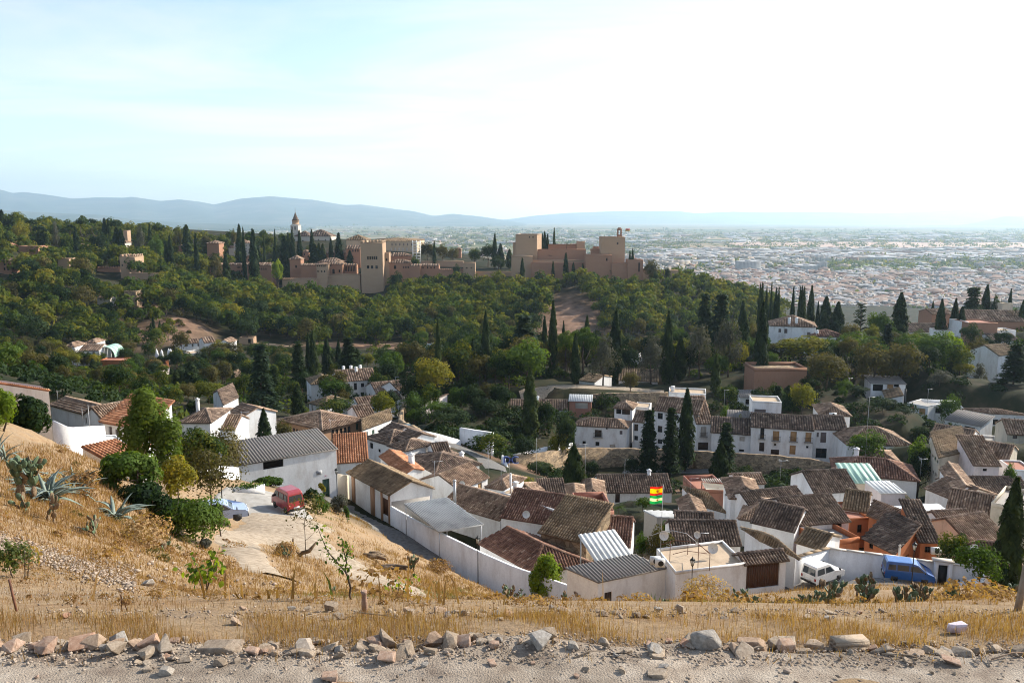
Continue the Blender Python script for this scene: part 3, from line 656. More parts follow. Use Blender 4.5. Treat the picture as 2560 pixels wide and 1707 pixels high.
H('villa_l','house','white terraced house with tiled roof and red doors below the park wall','house',7,(-40,600),(485,606),190,d=7,h=4.5,roof='gs',tiles='t_brown',pitch=24,wins=[('F',378,635,435,680,'w'),('F',205,640,240,680,'w')],chim=[(0.5,0.5,0.5,0.6)])
H('glass_hut','hut','red brick hut with wide white window band under a tin roof','hut',7,(500,530),(690,535),189,d=5,h=4,roof='sf',wall='terra',tiles='sheet',ribs=0.4,pitch=5,wins=[('F',552,545,662,600,'ws')])
# right quarter
GRP='white houses climbing the right-hand slope'
H('q_pyr','house','white house with pyramid roof and rooftop air conditioner behind the row','house',8,(455,650),(715,662),168,d=9,h=5,roof='ht',tiles='t_brown',pitch=24,wins=[('F',520,700,575,740,'dk'),('R',740,700,800,740,'dk')])
H('q_big','house','wide house with dusky hipped roof and two arched hoods behind the bushy tree','house',8,(688,905),(1250,918),150,d=10,h=4.6,roof='hs',tiles='t_brown',pitch=24,wins=[('F',1000,935,1025,975,'s'),('F',1105,940,1150,975,'s')])
H('q_hip','house','house with ridged brown hip roof above the long ribbed roof','house',8,(885,1085),(1175,1102),127,d=9,h=3.4,roof='hs',tiles='t_brown',pitch=25)
H('q_long','house','long house with ribbed red-brown roof ending in a street gap','house',8,(580,1155),(1300,1222),117,d=7.5,h=3.6,roof='hs',tiles='t_wine',pitch=24,chim=[(0.3,0.75,0.6,0.7)])
H('q_green','house','low house with green-striped awning and white metal lean-to','house',8,(700,1245),(1000,1250),104,d=5,h=3,roof='sf',wall='cream',tiles='green_slat',ribs=0.7,pitch=13,over=0.1)
H('q_sheet','shelter','white ribbed sheet roof over a walled yard below the green-striped awning','shelter',8,(985,1335),(1195,1330),98,C=(845,1258),h=3.2,roof='sf',wall='pink',tiles='whitesheet',ribs=0.5,pitch=6,over=0.1)
H('q_tall','house','tall pale house with long shaded street side full of balconies','house',8,(1492,1020),(1757,965),116,C=(1412,897),h=9,roof='sf',wall='cream',tiles='t_tan',pitch=12,wins=[('L',1430,985,1440,1030,'gs'),('L',1450,1000,1462,1060,'gs'),('L',1470,1030,1482,1085,'gs'),('L',1432,1120,1442,1180,'s'),('L',1455,1140,1465,1200,'s')])
H('q_pink','house','pinkish white cube house with one dark window under a drooping roof','house',8,(1797,1085),(2015,1092),113,d=6,h=5,roof='sf',wall='pink',tiles='t_brown',pitch=24,wins=[('F',1872,1118,1908,1142,'dk')])
H('q_topr','house','beige house with brown roof and skylight behind the pinkish cube','house',8,(1765,985),(2092,1042),121,d=7,h=6,roof='gs',wall='cream',tiles='t_brown',pitch=22,wins=[('F',2040,1085,2065,1125,'s')])
H('q_lead','house','white street house with brown roof stepping down beside the tall pale house','house',8,(1500,1125),(1650,1335),108,C=(1640,1085),h=6,roof='gs',tiles='t_brown',pitch=16,wins=[('F',1505,1190,1520,1240,'s'),('F',1548,1270,1562,1320,'s'),('F',1575,1290,1590,1335,'s')])
H('q_long2','house','long low house with dark ribbed roof along the right edge of the quarter','house',8,(1655,1335),(2300,1345),103,d=6,h=3.6,roof='gs',tiles='t_dark',pitch=24)
H('q_hip2','house','house with brown two-slope roof in front of the long dark ribbed roof','house',8,(1640,1395),(1995,1350),98,d=5,h=3.4,roof='gt',tiles='t_brown',pitch=20)
H('q_open','house','open-sided roof terrace under a flat dark canopy high on the slope','house',8,(900,375),(1200,385),210,d=7,h=4.6,roof='sf',tiles='fibro',ribs=0.6,pitch=6,wins=[('F',915,385,1000,445,'dk'),('F',1005,385,1035,445,'dd'),('F',1040,385,1092,425,'b'),('F',1098,385,1140,410,'dk')])
H('q_slope','house','white house with one long tan roof slope and thin black stove pipe','house',8,(1030,510),(1170,520),200,d=10,h=6,roof='sl',tiles='t_tan',pitch=16,wins=[('F',1065,515,1112,590,'s')])
H('q_two','house','white two-storey house with open upper gallery and red-brown sills','house',8,(1210,545),(1395,580),192,d=7,h=8.5,roof='n',par=0.15,floor='grey',wins=[('F',1242,560,1272,598,'b'),('F',1318,590,1368,655,'b'),('F',1320,685,1345,740,'pale' if False else 'ws'),('F',1374,708,1402,760,'s')])
H('q_gal','house','white house with pillared gallery under a thin flat roof','house',8,(1395,575),(1690,590),190,d=6,h=6.5,roof='sf',tiles='sheet',ribs=0.5,pitch=3,wins=[('F',1460,590,1520,640,'dk'),('F',1525,592,1600,650,'dk'),('F',1610,595,1680,650,'dk')])
H('q_corner','house','white corner house with blank side wall and two small windows','house',8,(1928,640),(2235,650),185,C=(1700,600),h=7,roof='hs',tiles='t_brown',pitch=12,wins=[('F',1960,690,2003,738,'w'),('F',2093,692,2133,740,'w')])
H('q_lean','house','white house with white canopy and dark lean-to roofs below the pillared gallery','house',8,(1545,690),(1850,750),176,d=6,h=5,roof='sf',tiles='fibro',ribs=0.5,pitch=12,wins=[('F',1615,735,1700,790,'dk'),('F',1710,745,1800,800,'dk')])
H('q_brown','house','low brown roof under the bank below the pillared gallery','house',8,(1410,840),(1760,895),158,d=9,h=3,roof='gs',tiles='t_brown',pitch=20)
H('q_garden','house','white house with planted roof terrace and white urn','house',8,(1820,895),(2090,905),150,d=6,h=4.5,roof='n',par=0.4,floor='grey')
H('q_beige','house','stained beige two-storey house with shuttered windows','house',8,(2085,815),(2300,830),146,d=8,h=8,roof='gs',wall='cream',tiles='t_brown',pitch=24,wins=[('F',2133,830,2170,860,'s'),('F',2133,945,2168,975,'s')])
H('q_edge','house','cluttered white house with red lattice mast and green awning','house',8,(2140,1130),(2330,1140),112,d=5,h=4,roof='n',par=0.2,floor='terra')
H('q_up','house','white cottage with red-brown gable roof and white chimney among hedges','house',8,(1608,395),(1850,415),235,d=8,h=4,roof='gt',tiles='t_red',pitch=20,chim=[(0.9,0.4,-0.2,0.9)])
H('q_upter','house','small terrace house with white canopy and potted plants beside the cedar','house',8,(1900,490),(2050,500),222,d=6,h=5,roof='sf',tiles='whitesheet',ribs=0.5,pitch=6,wins=[('F',1920,500,2040,560,'dk')])
H('q_gableup','house','white house with grey-brown gable roof half hidden by a dark cedar','house',8,(2010,135),(2190,120),235,d=10,h=7,roof='gs',tiles='t_tan',pitch=25)
H('q_hut','hut','small white hut with flat grey roof below the brick ruin','hut',7,(1990,495),(2150,500),198,d=5,h=4,roof='sf',tiles='fibro',ribs=0.5,pitch=8,wins=[('F',2035,515,2065,560,'w'),('F',2085,515,2105,560,'w')])
H('q_wallhouse','house','white house with red-brown roof and blue window beside the curved garden wall','house',8,(650,472),(745,480),205,d=5,h=4,roof='sf',tiles='t_wine',pitch=18,wins=[('F',692,482,728,515,'w')])
H('hip_villa','villa','white villa with hipped brown roof, white chimneys and three dark windows','villa',4,(18,1268),(418,1284),262,d=12,h=9,roof='ht',tiles='t_brown',pitch=22,wins=[('F',92,1295,112,1328,'s'),('F',143,1295,168,1335,'s'),('F',342,1325,368,1372,'s')],chim=[(0.42,0.1,-0.6,0.9),(0.58,0.15,-0.6,0.9)],YB=258)
H('hip_annex','house','white annex with lower hipped roof joined to the white villa','house',4,(400,1362),(665,1348),255,d=9,h=7,roof='hs',tiles='t_wine',pitch=20,wins=[('F',460,1382,485,1420,'s'),('F',593,1375,617,1412,'s')],chim=[(0.15,0.2,-0.2,0.8)],YB=254)
H('convent_a','convent','low convent wing with long dark tiled roof behind three cypresses','convent',4,(1232,1325),(1540,1330),285,d=14,h=7,roof='gs',tiles='t_dark',pitch=18,YB=285)
H('convent_b','convent','convent hall with long red-brown roof running to the right edge','convent',4,(1740,1225),(2330,1235),300,d=16,h=8,roof='gs',wall='brick',tiles='t_brown',pitch=22,YB=296)
H('convent_c','convent','convent block with brown roof behind the leftmost convent cypress','convent',4,(1430,1170),(1620,1175),300,d=10,h=8,roof='gs',wall='brick',tiles='t_brown',pitch=16,YB=300)
H('convent_w','convent','white convent wall block with tall blank end beside the brick building','convent',4,(1465,1310),(1690,1320),276,d=6,h=8,roof='n',par=0.2,YB=275)
H('convent_e','convent','tall white blank end wall next to the big brick wall','convent',4,(1690,1235),(1748,1235),272,d=8,h=14,roof='n',par=0.2,YB=272)
H('brick_block','building','big windowless brick building with weeds on its flat top','building',4,(1748,1245),(2003,1255),268,d=10,h=18,roof='n',wall='brick',floor='terra',par=0.3,YB=268)
H('edge_white','house','white houses with dark roof right of the brick building','house',4,(1955,1400),(2190,1405),262,d=9,h=6,roof='gs',tiles='t_dark',pitch=20,wins=[('F',2040,1425,2085,1440,'w')],YB=262)
H('edge_white2','house','white stepped gable building above the dark roof at the right edge','house',4,(2000,1310),(2160,1320),275,d=7,h=6,roof='n',par=0.3,YB=275)
H('edge_yellow','house','yellowish block between the dark bush and the palm on the skyline','house',4,(2045,1075),(2135,1075),320,d=8,h=14,roof='n',wall='cream',par=0.3,YB=320)
H('ruin','ruin','roofless brick ruin with dry grass growing along its top','ruin',8,(-115,245),(340,268),205,d=9,h=12,roof='n',wall='brick',floor='stone',par=0.8,YB=205)
H('mid_white','house','white sloping-roofed house seen between a cypress and a grey pine','house',7,(955,125),(1110,118),280,d=9,h=9,roof='sl',tiles='t_tan',pitch=9,wins=[('F',1072,130,1098,150,'dk')],YB=278)
H('mid_pale','house','pale low house behind the grey pine on the park terrace','house',7,(585,350),(720,340),225,d=10,h=5,roof='gs',tiles='t_tan',pitch=12,YB=222)
H('mid_pale2','house','pale pink garden building behind the bare bushy tree on the park terrace','house',7,(930,350),(1270,340),232,d=8,h=4,roof='sf',wall='pink',tiles='t_tan',pitch=14,YB=230)
# left middle quarter
GRP='houses of the quarter around the arcaded building'
H('big_white','mansion','big white two-storey house with hipped pavilion and tall chimneys','house',6,(712,364),(1046,346),232,d=12,h=7.4,roof='gs',tiles='t_brown',pitch=21,wins=[('F',728,384,757,416,'w'),('F',790,382,818,413,'w'),('F',853,375,880,434,'w'),('F',914,376,942,408,'w'),('F',970,373,998,406,'w'),('F',729,462,757,494,'w'),('F',791,460,819,493,'w'),('F',914,455,943,487,'w'),('F',970,452,998,484,'w'),('F',1006,450,1032,478,'w')],chim=[(0.25,0.6,0.6,0.8),(0.45,0.6,0.6,0.8),(0.55,0.4,0.6,0.8),(0.7,0.6,0.6,0.8)],YB=236)
H('big_pav','mansion','hipped white pavilion attached to the big two-storey house','house',6,(482,385),(712,378),226,d=9,h=7.4,roof='ht',tiles='t_tan',pitch=22,wins=[('F',602,402,620,428,'s')],YB=229)
H('terr_brown','house','house with broken brown roof and planted terrace beside the big white house','house',6,(1046,460),(1250,455),215,d=10,h=5,roof='gs',tiles='t_brown',pitch=20,YB=218)
H('tall_nar','house','tall narrow white house with one long door-window at the bend of the street','house',6,(1250,450),(1400,440),212,d=9,h=9,roof='gs',tiles='t_brown',pitch=24,wins=[('F',1310,468,1337,520,'s')],YB=216)
H('str_a','house','low white house with dark roof, doors and blue plinth facing the parked silver car','house',6,(1095,530),(1270,522),205,d=6,h=5,roof='gs',tiles='t_dark',pitch=25,wins=[('F',1103,573,1122,600,'w'),('F',1148,568,1172,622,'dd'),('F',1212,562,1235,605,'s')],YB=208)
H('str_b','house','low white house with dark roof left of the blue-plinth house','house',6,(900,582),(1095,560),198,d=7,h=4.4,roof='gs',tiles='t_brown',pitch=24,wins=[('F',1052,578,1070,615,'dd'),('F',1012,590,1030,606,'w')],YB=201)
H('str_c','house','white house with peaked roof hidden behind the round olive tree','house',6,(462,548),(600,560),200,d=8,h=6,roof='ht',tiles='t_tan',pitch=24,wins=[('F',482,565,494,620,'s')],YB=196)
H('str_d','house','white wall house with brown roof just behind the arcaded building','house',6,(890,668),(1035,640),172,d=7,h=5,roof='gs',tiles='t_brown',pitch=25,YB=174)
H('str_e','house','white house with broad tan roof and green shutters along the narrow street','house',6,(925,785),(1180,690),157,C=(915,690),h=7,roof='gs',tiles='t_tan',pitch=14,wins=[('F',955,803,975,838,'gs'),('F',1010,785,1032,815,'gs'),('F',948,915,965,960,'s')])
H('arcade','arcaded building','brick arcaded building with round-arched top-floor gallery and hipped roofs','building',6,(582,775),(920,690),157,C=(215,690),h=9.5,roof='hs',wall='ochre',tiles='t_brown',pitch=17,over=0.6,
 wins=[('F',x0,y0,x1,y1,'a') for x0,y0,x1,y1 in ((656,782,682,855),(692,778,718,850),(728,770,754,842),(764,762,790,832),(799,752,825,822))]+[('F',870,728,895,778,'gs'),('F',872,828,897,882,'gs'),('F',800,890,840,925,'gs'),('F',728,898,756,935,'gs')]+
 [('L',x,y,x+22,y+66,'a') for x,y in ((292,752),(320,762),(347,772),(375,780),(403,788),(490,812),(540,815))])
H('arcade_top','lantern','low rectangular lantern roof rising from the arcaded building','building',6,(545,690),(680,655),168,C=(470,660),h=3,roof='hs',wall='pale',tiles='t_red',pitch=20)
H('str_f','house','house with dark brown roof and pink gable above the curved stone wall','house',6,(1345,590),(1480,600),190,d=10,h=5,roof='sl',wall='pink',tiles='t_brown',pitch=22,wins=[('F',1372,605,1392,625,'w')],YB=188)
H('far_a','house','far white house with brown roof left of two dark cypresses','house',6,(1052,345),(1185,345),262,d=9,h=5,roof='gs',pitch=18,YB=262)
H('far_b','house','far low house with brown roof right of two dark cypresses','house',6,(1300,335),(1420,330),262,d=8,h=5,roof='gs',pitch=18,YB=262)
H('far_c','house','far house with brown roof and white terrace wall beyond the round tree','house',6,(1425,345),(1680,325),255,d=8,h=5,roof='gs',pitch=18,YB=258)
# left near
GRP='houses on the near left slope'
H('tall_wall','house','long blank white house wall with thin red tile coping at the left edge','house',5,(-160,355),(425,440),72,C=(-215,318),h=5.5,roof='sb',tiles='t_red',pitch=21,over=0.12,wall='white')
H('l_gable_a','house','white house with large rust-brown gable roof and tan far slope','house',5,(735,640),(1010,600),98,C=(440,560),h=4.4,roof='gt',tiles='t_brown',pitch=19)
H('l_gable_b','house','white gabled house with brown roof just in front of the red-roofed house','house',5,(725,650),(900,700),91,d=7,h=4,roof='gt',tiles='t_brown',pitch=26,wins=[('F',740,672,758,730,'s')])
H('l_red','house','white house with new terracotta tile roof and three brown shuttered windows','house',5,(893,706),(1248,772),82,C=(1160,590),h=5.6,roof='sf',tiles='t_red',pitch=13,over=0.35,wins=[('F',943,750,982,865,'s'),('F',1002,775,1060,878,'s'),('F',1143,800,1200,900,'s')])
H('l_flat','outbuilding','white flat-roofed annex with glinting panel in front of the red-roofed house','outbuilding',5,(640,925),(1130,925),68,C=(540,830),h=3,roof='n',par=0.05,floor='whitesheet')
H('l_small','house','small white house with red tile edge, wall lantern and niche','house',5,(722,965),(905,1035),62,d=2.6,h=4.2,roof='sr',tiles='t_red',pitch=5,over=0.1,wins=[('F',768,1080,815,1120,'dk')])
H('l_small2','house','lower white annex with pink tile eave beside the wall-lantern house','house',5,(905,1035),(1240,1020),63,d=2.2,h=3.4,roof='sf',tiles='t_red',pitch=10,over=0.12)
H('l_dark','house','white house with dark slatted roof and slim chimney behind the pine','house',5,(1580,715),(1828,705),108,d=8,h=4.4,roof='hs',tiles='t_dark',pitch=24,wins=[('F',1690,755,1708,790,'s')],chim=[(0.2,0.5,1.2,0.4)],YB=108)
H('l_dark2','house','low white house with ribbed roof right of the dark slatted roof','house',5,(1830,772),(2045,762),112,d=6,h=3.4,roof='gs',tiles='t_brown',pitch=22,wins=[('F',1965,778,1990,805,'w')],YB=112)
H('l_mill','house','grey-roofed house with long shaded facade of windows beneath the cedar','house',5,(1945,565),(2075,500),165,C=(1855,465),h=8,roof='gs',tiles='t_dark',pitch=16,wins=[('L',1870,560,1880,610,'s'),('L',1890,590,1900,640,'s'),('L',1910,610,1922,670,'s')])
H('l_mill2','house','low house with brown roof under the tall cedar','house',5,(1950,650),(2080,690),150,d=8,h=5,roof='gs',tiles='t_brown',pitch=20)
# far across the river
GRP='white buildings at the foot of the wooded hill'
H('man_main','mansion','white three-storey riverside mansion between two corner towers','mansion',5,(650,92),(860,80),325,d=10,h=17,roof='gs',tiles='t_brown',pitch=20,wins=[('F',x,y,x+26,y+h_,'s') for x,y,h_ in ((655,108,34),(704,106,34),(754,104,34),(804,102,34),(702,172,26),(758,168,22),(655,174,26))]+[('F',820,165,836,182,'dk')],YB=325)
H('man_tl','mansion','left corner tower of the riverside mansion with pyramid roof','mansion',5,(552,60),(648,56),322,d=9,h=21,roof='ht',tiles='t_brown',pitch=30,wins=[('F',566,65,586,85,'s'),('F',605,65,625,85,'s'),('F',590,112,622,148,'s')],YB=322)
H('man_tr','mansion','right rear tower of the riverside mansion with pyramid roof','mansion',5,(742,25),(832,20),336,d=8,h=18,roof='ht',tiles='t_brown',pitch=28,YB=336)
H('kiosk','building','grey-white octagonal tank house with ribbed roof behind a cypress','building',6,(1452,100),(1628,98),330,d=20,h=14,roof='ht',wall='pale',tiles='sheet',ribs=1.0,pitch=18,wins=[('F',1500,110,1520,150,'ws'),('F',1560,110,1580,150,'ws')],YB=330)
H('rest_a','house','white row house with brown roof and small windows at the foot of the terraced spur','house',1,(1550,1432),(1762,1400),360,d=8,h=8,roof='gs',tiles='t_brown',pitch=18,wins=[('F',x,1425,x+16,1450,'s') for x in (1570,1620,1670,1720)],YB=366)
H('rest_b','house','white gabled house beside the row house at the foot of the spur','house',1,(1780,1420),(1880,1410),355,d=9,h=8,roof='gs',tiles='t_brown',pitch=22,YB=358)
H('rest_c','house','white house with round window and steep gable at the foot of the spur','house',1,(1900,1420),(2000,1400),350,d=9,h=12,roof='gt',tiles='t_brown',pitch=28,wins=[('F',1935,1430,1950,1450,'dk')],YB=350)
H('rest_d','house','white terraced block with dark windows below the row house','house',5,(1640,120),(1762,105),340,d=8,h=9,roof='n',par=0.4,wins=[('F',1700,125,1715,145,'dk')],YB=344)
H('rest_e','house','long low terracotta restaurant with white doorway below the mansion','restaurant',5,(870,175),(1090,170),318,d=6,h=7,roof='n',wall='orange',floor='terra',par=0.3,wins=[('F',1045,205,1068,232,'ws')],YB=318)
H('rest_f','house','brick-red terrace building with pink front at the riverside','restaurant',5,(1300,195),(1450,185),320,d=7,h=7,roof='n',wall='orange',floor='terra',par=0.3,wins=[('F',x,200,x+14,215,'dk') for x in (1320,1350,1380)],YB=322)
H('rest_g','house','pale orange riverside house with gable facing the road','house',5,(1275,262),(1400,290),300,d=8,h=6,roof='gt',wall='pink',tiles='t_red',pitch=18,YB=300)
H('rest_h','house','low white riverside house among the cypresses','house',5,(1060,325),(1180,318),285,d=6,h=5,roof='n',par=0.3,wins=[('F',1100,335,1150,345,'dk')],YB=286)
# ------------------------------------------------------------------ the lie of the land
G_PX="""0,1545,6.2 640,1545,6.2 1280,1545,6.2 1920,1545,6.2 2560,1545,6.2
0,1500,8 0,1420,11 0,1340,16 0,1280,22 0,1200,30 0,1100,42 0,1030,52 170,1260,30 170,1400,15 150,1320,22 170,1150,42 350,1440,17 350,1350,30 350,1260,42 300,1190,50
500,1400,30 480,1360,40 620,1380,40 560,1310,56 715,1283,64 640,1240,69 600,1265,66 770,1290,66 820,1243,88 840,1290,72 900,1330,72 870,1280,86 950,1310,82
760,1330,57 700,1400,42 860,1400,50 960,1450,46 1085,1507,38 700,1480,22 500,1480,16 900,1500,18 700,1510,12 1100,1420,66 1195,1453,71 1100,1386,78 1050,1440,56 1200,1490,52 1300,1500,50 1445,1516,64 1300,1490,66 300,1480,10
1500,1520,60 1700,1480,66 1865,1470,67 2000,1420,70 2200,1430,68 2500,1440,66 1500,1530,30 1900,1530,30 2300,1530,30 2560,1530,30 1500,1527,45 2100,1465,58 2400,1465,58 2100,1500,45 2400,1500,45 1600,1502,57 1800,1490,57 1200,1525,25 1200,1535,12 1800,1538,12 2300,1538,12
1500,1225,130 1400,1200,140 1400,1165,160 1800,1165,158 1500,1120,172 2050,1157,158 1400,1000,188 1400,975,200 1500,950,225 964,1034,195 850,995,235 800,1117,152 600,1130,130 500,1050,150 450,990,200 300,960,250 100,960,200 250,1000,120 100,1000,90 450,1100,100 350,1130,75 150,1110,60
200,915,325 100,900,300 500,900,340 800,880,370 1200,880,360 1100,870,400 600,860,400 900,840,440 1400,840,430 1600,850,420
600,715,590 500,730,560 400,705,530 300,715,505 270,690,535 700,720,582 800,725,582 640,640,690 560,640,700 450,640,660 120,650,600 100,660,560 20,690,500 160,670,530 1900,1500,62.5 2100,1482,63 2300,1482,63 2500,1482,63 930,744,592 850,738,592 1000,716,596 1100,706,592 760,738,590 690,738,588 590,728,598 900,790,500 900,745,570 900,690,620 850,640,680 750,600,760 300,650,560 300,700,500 450,760,480 560,760,500 150,700,450 150,780,400 0,600,560 0,700,450 0,800,370 300,600,680 500,590,760 300,800,410 450,800,400 470,850,380 1280,720,560 1280,690,600 1450,700,560 1600,700,560 1380,800,470 1700,720,570 1850,745,600 1950,780,640 1800,800,520 1400,680,640
2000,870,270 2100,960,200 2300,960,200 2480,1000,190 2400,1100,140 2250,1080,150 2250,900,240 2400,840,290 2550,830,280 2000,1000,190 1750,960,220 1700,900,270 1850,860,320 2200,1240,110 2500,1240,100 2450,1350,80
1000,1120,130 1150,1150,125 1240,1180,120 1050,1060,160"""
G_W=[(-9,-2,-3),(0,-2,-3),(9,-2,-3),(-9,2,-3),(0,2,-3),(9,2,-3),(-9,4.8,-3),(-4,4.8,-3),(0,4.8,-3),(4,4.8,-3),(9,4.8,-3),(-9,5.6,-3.02),(0,5.6,-3.02),(9,5.6,-3.02),
  (30,85,-35),(10,90,-36),(-5,110,-38.5),(45,100,-40),(32,120,-44),(0,900,-60),(150,900,-110),(-450,900,-10),(-450,1300,-60),(0,1200,-135),(350,900,-125),(150,420,-95),(250,450,-100),(400,600,-130),(250,700,-128),
  (700,900,-140),(400,1400,-150),(-100,1500,-150),(900,1500,-150),(-700,700,10),(-400,400,-20),(-200,150,-15),(-90,60,-8),(-60,30,-6),(60,30,-14),(110,70,-33),(200,150,-38),(320,280,-45),(-25,6,-3),(25,6,-3.2)]
_g=np.array([P(*map(float,t.split(','))) for t in G_PX.split()]+[list(map(float,t)) for t in G_W])
def _uv(x,y):
 yy=np.maximum(y,-2.0)+6.0
 return np.clip(x/yy,-1.6,1.6)*2.2,np.log(yy)*1.6
def _tps_fit(X,f,lam=2e-3):
 n=len(X); d=np.linalg.norm(X[:,None]-X[None],axis=2)
 Kk=np.where(d>0,d*d*np.log(d+1e-12),0)+lam*np.eye(n)
 Pm=np.concatenate([np.ones((n,1)),X],1)
 A=np.zeros((n+3,n+3)); A[:n,:n]=Kk; A[:n,n:]=Pm; A[n:,:n]=Pm.T
 return np.linalg.solve(A,np.concatenate([f,np.zeros(3)]))
_X=np.stack(_uv(_g[:,0],_g[:,1]),1)
_w=_tps_fit(_X,_g[:,2]/(np.maximum(_g[:,1],-2)+6.0))
_nb=[(0.9,0.3,1.1),(-0.35,0.8,2.0),(0.7,-0.75,0.3),(0.2,1.0,4.0),(-1,0.15,0.7),(0.55,0.62,5.0)]
def relief(x,y):
 d=np.maximum(y,1.0)
 r=0
 for i,(a,b,c) in enumerate(_nb):
  r=r+np.sin((x*a+y*b)*(1.9-0.22*i)+c)*(0.5+0.1*i)
 amp=(np.clip(d-5.9,0,3)/3*0.07+np.clip(d-8,0,20)/20*0.09)*np.where(d>60,np.clip((75-d)/15,0,1),1)
 return r*amp*0.5
def ground(x,y):
 x=np.asarray(x,float); y=np.asarray(y,float); sh=np.broadcast(x,y).shape
 xf=np.broadcast_to(x,sh).ravel(); yf=np.broadcast_to(y,sh).ravel(); out=np.empty(len(xf))
 for s in range(0,len(xf),20000):
  u,v=_uv(xf[s:s+20000],yf[s:s+20000]); Q=np.stack([u,v],1)
  d2=((Q[:,None]-_X[None])**2).sum(2)
  k=0.5*d2*np.log(d2+1e-20)
  out[s:s+20000]=k @ _w[:-3]+_w[-3]+Q @ _w[-2:]
 z=out*(np.maximum(yf,-2)+6.0)
 z=np.where(yf<5.0,np.where(yf<3.5,-3.0,-3.0+(z+3.0)*(yf-3.5)/1.5),z)
 z=terrace(xf,yf,z+relief(xf,yf))
 return z.reshape(sh)
_cuts=[]
for a_,k_ in SPECS:
 _key,_nm,_lb,_ct,_cr,_A,_B,_Y=a_[:8]
 _pa=P(*q(_cr,*_A),_Y)
 if _Y>280:continue
 _pb=P(*q(_cr,*_B),k_.get('YB') or _Y) if k_.get('YB') else PZ(*q(_cr,*_B),_pa[2])
 _e=(_pb-_pa)[:2]; _wd=np.linalg.norm(_e); _e=_e/_wd; _nn=np.array([-_e[1],_e[0]])
 if k_.get('C') is not None:_dv=(PZ(*q(_cr,*k_['C']),_pa[2])-_pa)[:2]
 else:_dv=_nn*k_.get('d',6.0)
 for _f in (0.0,0.5,1.0):
  for _g2 in (0.0,0.5,1.0):
   _c=_pa[:2]+_e*_wd*_f+_dv*_g2; _cuts.append((_c[0],_c[1],_pa[2]-k_.get('h',3.2)+0.25))
_cuts=np.array(_cuts)
def terrace(x,y,z):
 """building plots are cut into the slope"""
 sel=(y>40) & (y<290)
 if not sel.any():return z
 xs,ys,zs=x[sel],y[sel],z[sel]; lim=np.full(len(xs),1e9)
 for s in range(0,len(_cuts),60):
  c=_cuts[s:s+60]
  lim=np.minimum(lim,(c[None,:,2]+1.1*np.maximum(np.hypot(xs[:,None]-c[None,:,0],ys[:,None]-c[None,:,1])-2.6,0)).min(1))
 z=z.copy(); z[sel]=np.minimum(zs,lim); return z
NV,NU=400,360
_yy=np.exp(np.linspace(math.log(4.0),math.log(1560.0),NV))-6.0
_uu=np.linspace(-1.25,1.25,NU)
_GY=np.repeat(_yy[:,None],NU,1); _GX=_uu[None]*(_GY+6.0); _GZ=ground(_GX,_GY)
_tg=np.random.default_rng(3); _tw=[(_tg.uniform(0,6.28),_tg.uniform(1.5,14),_tg.uniform(0,6.28)) for _ in range(30)]
def track_dz(x,y):
 z=0.0
 for a,f,c in _tw:z=z+np.sin((x*math.cos(a)+y*math.sin(a))*f+c)*0.0075/f**0.6
 z=z-0.02*np.exp(-((y-4.55)/0.22)**2)+0.012*np.exp(-((y-5.3)/0.2)**2)+0.014
 e=np.clip((5.45+0.10*np.sin(x*1.7)+0.06*np.sin(x*5.1+1)-y)/0.2,0,1)*np.clip((7-np.abs(x))/0.4,0,1); return (z+0.03)*e-0.03
_exact=ground
def ground(x,y):
 """height of the modelled surface (track relief included)"""
 x=np.asarray(x,float); y=np.asarray(y,float)
 a=np.clip((np.log(np.clip(y,-1.99,1550)+6.0)-math.log(4.0))/(math.log(1560.0)-math.log(4.0))*(NV-1),0,NV-1.001); b=np.clip((x/(np.maximum(y,-2)+6.0)+1.25)/2.5*(NU-1),0,NU-1.001)
 i=a.astype(int); j=b.astype(int); p=a-i; r=b-j
 z=(_GZ[i,j]*(1-r)+_GZ[i,j+1]*r)*(1-p)+(_GZ[i+1,j]*(1-r)+_GZ[i+1,j+1]*r)*p
 return z+np.maximum(track_dz(x,y),0)*(y<6.3)
def gz(x,y):return float(ground(x,y))
def on_ground(px,py,y0=6.0,y1=900.0):
 """first point of the ground met by the line of sight through a pixel"""
 r=ray(px,py); t=np.geomspace(y0,y1,900)/r[1]
 pts=r[None]*t[:,None]; g=ground(pts[:,0],pts[:,1])
 hit=np.nonzero(pts[:,2]<=g)[0]
 p=pts[hit[0]] if len(hit) else pts[-1]
 return np.array([p[0],p[1],gz(p[0],p[1])])
def on_ground_many(px,py,y0=6.0,y1=75.0):
 px,py=np.asarray(px),np.asarray(py); dx=(px-PW/2)/FPX; dz=-(py-PH/2)/FPX; ry=_cp+_sp*dz; rz=-_sp+_cp*dz
 Ys=np.geomspace(y0,y1,240); T=Ys[None]/ry[:,None]; hit=rz[:,None]*T<=ground(dx[:,None]*T,np.broadcast_to(Ys[None],T.shape))
 k=np.where(hit.any(1),hit.argmax(1),239); return np.stack([(dx*T[np.arange(len(k)),k]),Ys[k]],1)
def at(px,Y):
 """ground point in the direction of column px at depth Y"""
 p=P(px,1000,Y)
 for _ in range(3):
  z=gz(p[0],Y); py=PH/2-FPX*(_sp*Y+_cp*z)/(_cp*Y-_sp*z); p=P(px,py,Y)
 return np.array([p[0],Y,gz(p[0],Y)])
def to_px(p):
 x,y,z=p; f=_cp*y-_sp*z; v=_sp*y+_cp*z
 return PW/2+FPX*x/f,PH/2-FPX*v/f

